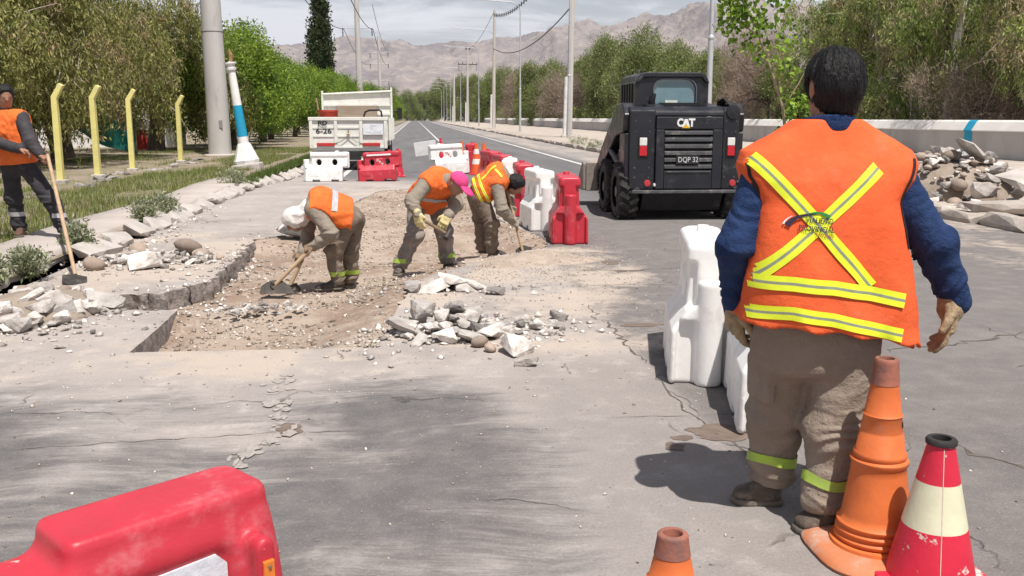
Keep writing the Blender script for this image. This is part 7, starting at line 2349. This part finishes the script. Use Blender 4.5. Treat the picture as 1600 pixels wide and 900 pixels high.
# ------------------------------------------------------------------ bending workers
def worker(label, J, k, face, up, mats, extra=None, h=0.0125, vestcut=(0.0, 1.02), base=None):
    J = {q: A3(v) for q, v in J.items()}
    base = base or (float(J['pelv'][0]), float(J['pelv'][1]), float(min(J['al'][2], J['ar'][2]) - 0.07))
    t = thing('person', label, 'person', base)
    Mh = frame(face, up)
    pel, ch, nk, hd = J['pelv'], J['chest'], J['neck'], J['head']
    allp = np.array(list(J.values()))
    lo, hi = allp.min(0) - 0.24, allp.max(0) + 0.24

    def torso(p, off=0.0):
        d = cone_(p, pel, ch, 0.135 * k, 0.145 * k)
        for a, b in ((J['hl'], J['sl']), (J['hr'], J['sr'])):
            d = smin(d, cone_(p, a * 0.75 + pel * 0.25, b * 0.8 + ch * 0.2, 0.105 * k, 0.095 * k), 0.07)
        d = smin(d, cone_(p, ch, nk, 0.115 * k, 0.07 * k), 0.06)
        return d - off

    def body(p):
        d = head_sdf(p, hd, Mh, k)
        d = smin(d, cone_(p, nk, hd - Mh[:, 2] * 0.03, 0.058 * k, 0.055 * k), 0.03)
        d = smin(d, torso(p, -0.03), 0.04)
        for a, b, c in (('sl', 'el', 'wl'), ('sr', 'er', 'wr')):
            d = smin(d, np.minimum(cone_(p, J[a], J[b], 0.05 * k, 0.04 * k), cone_(p, J[b], J[c], 0.04 * k, 0.028 * k)), 0.03)
        for a, b, c in (('hl', 'kl', 'al'), ('hr', 'kr', 'ar')):
            d = smin(d, np.minimum(cone_(p, J[a], J[b], 0.075 * k, 0.055 * k), cone_(p, J[b], J[c], 0.055 * k, 0.035 * k)), 0.03)
        return d
    sdf_mesh('body', body, lo, hi, h, skinm, t, base)
    ax = nk - pel; La = np.linalg.norm(ax); ax = ax / La

    def shirt(p):
        tt = ((p - pel) @ ax) / La
        d = smax(torso(p, 0.002), np.maximum(tt - 1.08, -0.05 - tt) * La, 0.02)
        d = smin(d, sleeve(p, J['sl'], J['el'], J['wl'], 0.082 * k, 0.064 * k, 0.047 * k, 1.0), 0.04)
        return smin(d, sleeve(p, J['sr'], J['er'], J['wr'], 0.082 * k, 0.064 * k, 0.047 * k, 4.0), 0.04)
    sdf_mesh('shirt', shirt, lo, hi, h, mats['shirt'], t, base)

    def vest(p):
        tt = ((p - pel) @ ax) / La
        d = torso(p, 0.022) - folds(p, 0.026, (9, 9, 9), 3.0) - 0.012 * sstep(0.5, 0.1, tt)
        d = smax(d, np.maximum(tt - vestcut[1], vestcut[0] - tt) * La, 0.012)
        for s_, e_ in (('sl', 'el'), ('sr', 'er')):
            out = nrm(J[e_] - J[s_])
            d = smax(d, -(cone_(p, J[s_] + out * 0.03, J[e_] + out * 0.1, 0.083 * k, 0.08 * k)), 0.012)
        return d
    vo = sdf_mesh('vest', vest, lo, hi, h, mats.get('vest', vest2m), t, base)

    def trs(p):
        d = cone_(p, J['hl'], J['hr'], 0.108 * k, 0.108 * k)
        d = smin(d, cone_(p, pel, pel + ax * 0.12, 0.118 * k, 0.122 * k), 0.05)
        for a, b, c, sd_ in (('hl', 'kl', 'al', 0), ('hr', 'kr', 'ar', 7)):
            a_, b_, c_ = J[a], J[b], J[c]
            leg = smin(cone_(p, a_, b_, 0.102 * k, 0.080 * k), cone_(p, b_, c_ + A3((0, 0, 0.0)), 0.085 * k, 0.070 * k), 0.04)
            leg = smax(leg, c_[2] - 0.03 - p[:, 2], 0.01)
            z = p[:, 2]
            q = np.stack([z * 24 + 2.5 * vnoise(p * 6 + sd_), p[:, 0] * 6 + sd_, p[:, 1] * 6], 1)
            wr = 0.9 * np.exp(-((z - c_[2] - 0.04) / 0.08) ** 2) + 0.8 * np.exp(-((z - b_[2]) / 0.09) ** 2) + 0.45
            leg -= 0.034 * wr * (1 - np.abs(2 * vnoise(q) - 1) - 0.45)
            d = smin(d, leg, 0.03)
        return d
    to = sdf_mesh('trousers', trs, lo, hi, h, mats['trousers'], t, base)
    return t, base, J, vo, to, Mh


def leg_band(t, to, base, a, r=0.075, dz0=0.06, hgt=0.045, mat=None):
    bv = bvh_of(to); V, F = [], []
    n = 24
    for i in range(n):
        th = 2 * PI * i / n; dv_ = Vector((math.cos(th), math.sin(th), 0))
        for dz in (-hgt / 2, hgt / 2):
            q = Vector(a) + Vector((0, 0, dz0 + dz)) - Vector(base)
            h_ = bv.ray_cast(q + dv_ * (r + 0.05), -dv_, r + 0.05)
            V.append(tuple((h_[0] if h_[0] else q + dv_ * r) + dv_ * 0.006))
    for i in range(n):
        j = (i + 1) % n; F.append((2 * i, 2 * j, 2 * j + 1, 2 * i + 1))
    mkobj('ankle_band', npmesh('ankle_band', V, F, True), mat or MATS['ankle_reflective'], t)


def wrap_band(t, vo, base, c, axis, ref, width, mats, a0, a1, n=40, profile=((-0.5, 0.5),), off=0.006):
    """band round the body: rays aimed at the axis from outside"""
    bv = bvh_of(vo); ax = Vector(axis).normalized(); c = Vector(c) - Vector(base)
    e1 = (Vector(ref) - ax * Vector(ref).dot(ax)).normalized(); e2 = ax.cross(e1)
    xs = sorted({e for q in profile for e in q}); m = len(xs)
    V, F, MI = [], [], []; okk = []
    for i in range(n + 1):
        th = a0 + (a1 - a0) * i / n; dv_ = e1 * math.cos(th) + e2 * math.sin(th)
        for x in xs:
            q = c + ax * x * width
            h_ = bv.ray_cast(q + dv_ * 0.6, -dv_, 0.6)
            okk.append(h_[0] is not None); V.append(tuple(h_[0] + dv_ * off) if h_[0] else tuple(q))
    for i in range(n):
        for j in range(m - 1):
            ids = (i * m + j, i * m + j + 1, (i + 1) * m + j + 1, (i + 1) * m + j)
            if all(okk[z] for z in ids):
                F.append(ids); MI.append([k for k, (a, b) in enumerate(profile) if a <= (xs[j] + xs[j + 1]) / 2 <= b][0])
    if not F: return
    me = npmesh('reflective_strip', V, F, True)
    for mm in mats: me.materials.append(mm)
    me.polygons.foreach_set('material_index', MI)
    mkobj('reflective_strip', me, None, t)


def tool_shaft(par, a, b, r=0.017, mat=None, name='handle'):
    q = MB(); q.tube([a, A3(a) * 0.5 + A3(b) * 0.5, b], [r, r * 1.05, r * 0.95], 10); return q.build(name, mat or handlem, par, smooth=60)


# worker 1: white hood, bent double with a hoe
J1 = dict(al=(-0.77, 9.0, -0.05), ar=(-0.66, 9.15, -0.06), kl=(-0.80, 8.95, 0.235), kr=(-0.655, 9.1, 0.22), hl=(-0.66, 8.90, 0.53), hr=(-0.60, 9.13, 0.52), pelv=(-0.63, 9.02, 0.57), chest=(-0.90, 8.95, 0.70), neck=(-1.03, 8.95, 0.64), head=(-1.155, 8.94, 0.545),
          sl=(-0.96, 8.79, 0.66), sr=(-1.0, 9.12, 0.65), el=(-0.785, 8.72, 0.44), wl=(-0.97, 8.80, 0.31), er=(-1.06, 9.10, 0.37), wr=(-1.085, 8.92, 0.235))
w, b1, J, vo, to, Mh = worker('bent worker in white hood hoeing in the pit, leftmost of the three', J1, 0.90, (-0.75, -0.1, -0.75), (-0.6, 0, 0.75), dict(shirt=shirtm, trousers=dustyk))
# hood cloth and peak
hoodm = surf('white_cloth_hood', (0.70, 0.66, 0.64), (0.60, 0.56, 0.54), 9, 0.9, 0.4, 50, dirt=((0.50, 0.40, 0.38), 0.25, 9))
hc = J['head']; f_, u_, s_ = Mh[:, 1], Mh[:, 2], Mh[:, 0]
def hood(p):
    d = ell_(p, hc + u_ * 0.018 - f_ * 0.008, (0.090, 0.106, 0.102), Mh)
    d = smin(d, cone_(p, hc - f_ * 0.05 - u_ * 0.03, J['neck'] + A3((0.01, 0, 0.01)), 0.074, 0.085), 0.04)
    d = smax(d, -ell_(p, hc + f_ * 0.10 - u_ * 0.05, (0.062, 0.07, 0.085), Mh), 0.02)
    return d - folds(p, 0.024, (14, 14, 14))
sdf_mesh('hood', hood, hc - 0.26, hc + 0.30, 0.012, hoodm, w, b1)
sdf_mesh('cap_peak', lambda p: smax(ell_(p, hc + f_ * 0.13 + u_ * 0.035, (0.075, 0.060, 0.02), Mh), -ell_(p, hc + f_ * 0.10 + u_ * 0.015, (0.08, 0.07, 0.02), Mh), 0.006), hc - 0.26, hc + 0.26, 0.011, hoodm, w, b1)
wrap_band(w, vo, b1, J['chest'] * 0.62 + J['pelv'] * 0.38, nrm(J['neck'] - J['pelv']), (0, -0.3, 1), 0.055, [silv], R(-75), R(75))
for a in ('al', 'ar'):
    leg_band(w, to, b1, J[a], 0.07, 0.07)
shoe(w, b1, (-0.735, 8.98, -0.135), (-0.99, 8.93, -0.135), bootd, 0.92, ank=J['al'])
shoe(w, b1, (-0.62, 9.16, -0.14), (-0.83, 9.13, -0.14), bootd, 0.92, ank=J['ar'])
tp, tb = A3((-0.905, 8.80, 0.375)), A3((-1.345, 8.76, -0.055))
dt_ = nrm(tb - tp)
sdf_mesh('glove', lambda p: hand_sdf(p, J['wl'] + A3((0.0, -0.01, 0.01)), nrm(A3((-0.8, 0.1, -0.35))), (0.2, 0.5, -0.8), 1, 1.05, 0.95, 1.15), J['wl'] - 0.16, J['wl'] + 0.16, 0.008, surf('brown_glove', (0.25, 0.17, 0.11), None, 14, 0.85), w, b1)
sdf_mesh('glove', lambda p: hand_sdf(p, J['wr'] + A3((0, 0.0, 0.01)), nrm(A3((-0.3, -0.5, -0.55))), (0.0, 0.4, -0.6), -1, 1.0, 0.95, 1.15), J['wr'] - 0.16, J['wr'] + 0.16, 0.008, MATS['brown_glove'], w, b1)
t = thing('hoe', 'hoe with pale handle and dark blade swung by the white-hooded worker', 'hoe', tuple(tb))
tool_shaft(t, tp - tb, (0, 0, 0), 0.019)
q = MB()
V = []
for i in range(9):
    a = PI * i / 8
    V.append((-0.13 * math.cos(a) + 0.0, -0.03, 0.045 + 0.045 * math.sin(a)))
V2 = [(-0.15, -0.075, -0.045), (0.17, -0.075, -0.05)]
poly = [(-0.15, -0.045), (-0.13, 0.03), (-0.06, 0.075), (0.0, 0.085), (0.06, 0.075), (0.13, 0.02), (0.18, -0.055)]
q.prism(poly, 'y', -0.004, 0.004)
q.build('blade', bladem, t, (0.02, -0.02, -0.02), (R(-28), 0, 0))
q = MB(); q.tube([(0, 0, 0.03), (-0.02, 0, -0.02), (0.0, -0.02, 0.0)], 0.026, 8); q.build('socket', bladem, t, smooth=50)
t = thing('pick', 'short wooden pick stuck in the ground before the hoe man’s feet'.replace('’', "'"), 'pick', (-1.20, 8.90, -0.11))
tool_shaft(t, (0.10, 0.02, 0.27), (-0.02, 0, 0.02), 0.02)
q = MB(); q.tube([(-0.05, -0.02, -0.03), (-0.02, 0, 0.03), (0.04, 0.0, 0.04), (0.08, 0.02, -0.02)], [0.008, 0.02, 0.02, 0.008], 8); q.build('head', bladem, t, smooth=50)

# worker 2: pink cap, hands before his knees
J2 = dict(al=(-0.175, 9.4, 0.02), ar=(0.31, 9.68, 0.03), kl=(-0.02, 9.33, 0.345), kr=(0.285, 9.52, 0.335), hl=(0.0, 9.55, 0.65), hr=(0.20, 9.66, 0.62), pelv=(0.09, 9.62, 0.68), chest=(0.22, 9.40, 0.86), neck=(0.335, 9.30, 0.88), head=(0.405, 9.20, 0.855),
          sl=(0.10, 9.24, 0.86), sr=(0.36, 9.50, 0.82), el=(-0.045, 9.12, 0.70), wl=(0.01, 9.0, 0.585), er=(0.40, 9.42, 0.63), wr=(0.31, 9.22, 0.54))
w, b2, J, vo, to, Mh = worker('worker in pink cap leaning over with gloved hands before his knees', J2, 0.92, (0.55, -0.45, -0.62), (0.45, -0.25, 0.8), dict(shirt=shirtm, trousers=dustyg))
hc = J['head']; f_, u_, s_ = Mh[:, 1], Mh[:, 2], Mh[:, 0]
pinkm = surf('pink_cap_cloth', (0.66, 0.06, 0.22), (0.55, 0.05, 0.17), 10, 0.8, 0.3, 60)
def pcap(p):
    d = ell_(p, hc + u_ * 0.030 - f_ * 0.008, (0.094, 0.108, 0.098), Mh)
    return smax(d, -((p - hc) @ u_ - 0.028), 0.008)
co = sdf_mesh('cap', pcap, hc - 0.2, hc + 0.2, 0.0095, pinkm, w, b2)
sdf_mesh('peak', lambda p: smax(smax(ell_(p, hc + f_ * 0.115 + u_ * 0.03, (0.075, 0.095, 0.030), Mh), -ell_(p, hc + f_ * 0.105 + u_ * 0.018, (0.075, 0.095, 0.030), Mh), 0.004), -((p - hc) @ f_ - 0.07), 0.005), hc - 0.26, hc + 0.26, 0.009, pinkm, co, b2)
wrap_band(w, vo, b2, J['chest'] * 0.8 + J['pelv'] * 0.2, nrm(J['neck'] - J['pelv']), (0.4, -0.9, -0.2), 0.05, [silv], R(-70), R(60))
for a in ('al', 'ar'):
    leg_band(w, to, b2, J[a], 0.07, 0.06)
shoe(w, b2, (-0.155, 9.47, -0.06), (-0.215, 9.23, -0.06), bootd, 0.95, ank=J['al'])
shoe(w, b2, (0.27, 9.70, -0.05), (0.51, 9.60, -0.05), bootd, 0.95, ank=J['ar'])
sdf_mesh('glove', lambda p: hand_sdf(p, J['wl'], nrm(A3((0.15, -0.1, -0.9))), (0.5, 0.8, 0), 1, 0.4, 0.98, 1.2, 0.4), J['wl'] - 0.24, J['wl'] + 0.1, 0.0075, yglovem, w, b2)
sdf_mesh('glove', lambda p: hand_sdf(p, J['wr'], nrm(A3((-0.45, -0.25, -0.75))), (0.2, 0.8, 0), -1, 0.4, 0.98, 1.2, 0.4), J['wr'] - 0.24, J['wr'] + 0.14, 0.0075, yglovem, w, b2)
t = thing('small_mallet', 'short dark hand tool held before the pink-capped worker’s knees'.replace('’', "'"), 'hand tool', (0.19, 9.12, 0.40))
tool_shaft(t, (-0.10, -0.03, 0.10), (0.12, 0.03, -0.04), 0.017, screw)
q = MB(); q.tube([(0.09, -0.02, -0.07), (0.14, 0.06, 0.0)], 0.03, 10); q.build('head', bladem, t, smooth=50)

# worker 3: dark hair, digging with a long shovel at the hole
J3 = dict(al=(0.76, 10.82, 0.0), ar=(0.85, 10.55, 0.0), kl=(0.745, 10.8, 0.30), kr=(0.85, 10.5, 0.32), hl=(0.69, 10.76, 0.60), hr=(0.72, 10.52, 0.60), pelv=(0.70, 10.65, 0.65), chest=(0.93, 10.6, 0.84), neck=(1.05, 10.58, 0.825), head=(1.125, 10.55, 0.745),
          sr=(0.90, 10.43, 0.76), sl=(1.0, 10.80, 0.76), er=(0.955, 10.33, 0.49), wr=(1.075, 10.44, 0.345), el=(1.08, 10.82, 0.58), wl=(1.075, 10.64, 0.50))
w, b3, J, vo, to, Mh = worker('bare-headed worker stooping over a shovel, rightmost of the three', J3, 0.92, (0.65, -0.25, -0.72), (0.65, 0, 0.7), dict(shirt=shirtm, trousers=dustyk))
hc = J['head']; f_, u_, s_ = Mh[:, 1], Mh[:, 2], Mh[:, 0]
def h3(p):
    d = ell_(p, hc + u_ * 0.022 - f_ * 0.012, (0.092, 0.108, 0.104), Mh)
    d = smin(d, cone_(p, hc - f_ * 0.05, hc - f_ * 0.06 - u_ * 0.06, 0.07, 0.05), 0.03)
    d = smax(d, (p - hc) @ f_ - 0.055 - 0.4 * np.maximum((p - hc) @ u_, 0), 0.015)
    return d - folds(p, 0.012, (30, 30, 30))
sdf_mesh('hair', h3, hc - 0.2, hc + 0.2, 0.0095, hairm, w, b3)
ax = nrm(J['neck'] - J['pelv'])
wrap_band(w, vo, b3, J['pelv'] + ax * 0.11, ax, (-0.3, -0.8, 0.5), 0.030, [yelm, silm, yelm], R(-100), R(75), 40, ((-0.5, -0.12), (-0.12, 0.12), (0.12, 0.5)))
wrap_band(w, vo, b3, J['pelv'] + ax * 0.04, ax, (-0.3, -0.8, 0.5), 0.030, [yelm, silm, yelm], R(-100), R(75), 40, ((-0.5, -0.12), (-0.12, 0.12), (0.12, 0.5)))
project_strip(vo, b3, [A3((0.735, 10.5, 0.80)), A3((0.82, 10.5, 0.90)), A3((0.90, 10.5, 0.965))], 0.024, [yelm, silm, yelm], 'reflective_strip', w, (0, 0.8, -0.6), 0.006, 20)
project_strip(vo, b3, [A3((0.885, 10.4, 0.955)), A3((0.93, 10.4, 0.89)), A3((0.955, 10.4, 0.84))], 0.024, [yelm, silm, yelm], 'reflective_strip', w, (0, 0.9, -0.4), 0.008, 14)
shoe(w, b3, (0.72, 10.83, -0.07), (0.94, 10.78, -0.07), bootd, 0.95, ank=J['al'])
shoe(w, b3, (0.81, 10.56, -0.07), (1.03, 10.49, -0.07), bootd, 0.95, ank=J['ar'])
sdf_mesh('glove', lambda p: hand_sdf(p, J['wr'], nrm(A3((0.7, 0.2, -0.35))), (0.2, 0.7, -0.5), 1, 1.0, 0.95, 1.2), J['wr'] - 0.16, J['wr'] + 0.18, 0.008, gglovem, w, b3)
sdf_mesh('glove', lambda p: hand_sdf(p, J['wl'], nrm(A3((0.2, -0.7, -0.35))), (0.6, 0.1, -0.3), -1, 1.0, 0.95, 1.2), J['wl'] - 0.18, J['wl'] + 0.16, 0.008, gglovem, w, b3)
t = thing('shovel', 'long pale-handled shovel standing in the hole at the right', 'shovel', (1.21, 10.53, -0.06))
tool_shaft(t, (-0.185, 0.06, 0.80), (0.0, 0, 0.04), 0.018)
q = MB(); q.prism([(-0.09, 0.08), (-0.10, -0.06), (0.0, -0.17), (0.10, -0.06), (0.09, 0.08), (0.0, 0.12)], 'y', -0.004, 0.004); q.build('blade', bladem, t, (0.02, 0, 0.0), (R(-15), R(-10), 0))

# worker 4: at the left edge, standing on the pavement leaning on a shovel
J5 = dict(al=(-4.03, 11.08, 0.235), ar=(-4.60, 11.3, 0.235), kl=(-4.14, 11.06, 0.58), kr=(-4.62, 11.26, 0.58), hl=(-4.40, 11.13, 0.96), hr=(-4.62, 11.25, 0.96), pelv=(-4.52, 11.2, 1.0), chest=(-4.58, 11.18, 1.38), neck=(-4.57, 11.16, 1.58), head=(-4.55, 11.12, 1.74),
          sl=(-4.39, 11.1, 1.50), sr=(-4.77, 11.25, 1.50), el=(-4.27, 10.97, 1.24), wl=(-4.165, 10.93, 1.10), er=(-4.68, 11.0, 1.24), wr=(-4.36, 10.92, 1.16))
darkt = surf('charcoal_trousers', (0.030, 0.028, 0.033), (0.045, 0.042, 0.048), 8, 0.9, 0.4, 50, dirt=((0.12, 0.10, 0.09), 0.2, 7))
w, b5, J, vo, to, Mh = worker('worker in charcoal trousers at the left edge resting on a shovel', J5, 0.98, (0.5, -0.8, -0.25), (0, 0, 1), dict(shirt=surf('dark_work_shirt', (0.05, 0.045, 0.05)), trousers=darkt), vestcut=(-0.02, 1.02))
hc = J['head']; f_, u_, s_ = Mh[:, 1], Mh[:, 2], Mh[:, 0]
sdf_mesh('hair', lambda p: smax(ell_(p, hc + u_ * 0.026 - f_ * 0.014, (0.092, 0.108, 0.104), Mh), (p - hc) @ f_ - 0.04 - 0.5 * np.maximum((p - hc) @ u_, 0), 0.01) - folds(p, 0.01, (30, 30, 30)), hc - 0.2, hc + 0.2, 0.0095, hairm, w, b5)
leg_band(w, to, b5, J['al'], 0.08, 0.17, 0.05, silv); leg_band(w, to, b5, J['ar'], 0.08, 0.17, 0.05, silv)
shoe(w, b5, (-4.08, 11.1, 0.15), (-3.82, 11.0, 0.15), bootb, 1.0, ank=J['al'])
shoe(w, b5, (-4.60, 11.33, 0.15), (-4.54, 11.07, 0.15), bootb, 1.0, ank=J['ar'])
sdf_mesh('hand', lambda p: hand_sdf(p, J['wl'], nrm(A3((0.35, -0.1, -0.25))), (-0.2, 0.1, -0.9), 1, 0.8, 1.0, 1.1), J['wl'] - 0.18, J['wl'] + 0.18, 0.008, skinm, w, b5)
sdf_mesh('hand', lambda p: hand_sdf(p, J['wr'], nrm(A3((0.8, 0.0, -0.3))), (0, 0, -1), -1, 0.7, 1.0, 1.1), J['wr'] - 0.18, J['wr'] + 0.22, 0.008, skinm, w, b5)
t = thing('shovel', 'long wooden-handled shovel leaning down to the rubble at the left edge', 'shovel', (-3.19, 8.95, 0.03))
tool_shaft(t, (-0.90, 2.0, 1.06), (0.0, 0, 0.02), 0.019)
q = MB(); q.prism([(-0.11, 0.10), (-0.13, -0.10), (-0.03, -0.19), (0.08, -0.10), (0.10, 0.08), (0.0, 0.13)], 'z', -0.004, 0.004); q.build('blade', bladem, t, (0.04, -0.10, -0.005), (R(12), R(8), R(25)))


# ================================================================== HAZE
hz = MB(); hz.bb(-9600, 9600, -600, 12600, -40, 900)
m = bpy.data.materials.new('haze_air'); m.use_nodes = True
nt = m.node_tree; nt.nodes.clear()
out = nt.nodes.new('ShaderNodeOutputMaterial')
pv = nt.nodes.new('ShaderNodeVolumePrincipled')
pv.inputs['Color'].default_value = (0.86, 0.88, 0.95, 1)
pv.inputs['Density'].default_value = 0.00006
pv.inputs['Anisotropy'].default_value = 0.2
nt.links.new(pv.outputs[0], out.inputs['Volume'])
ho = hz.build('haze', m)
setp(ho, 'thin pale haze in the air over the whole valley', 'haze', kind='stuff')
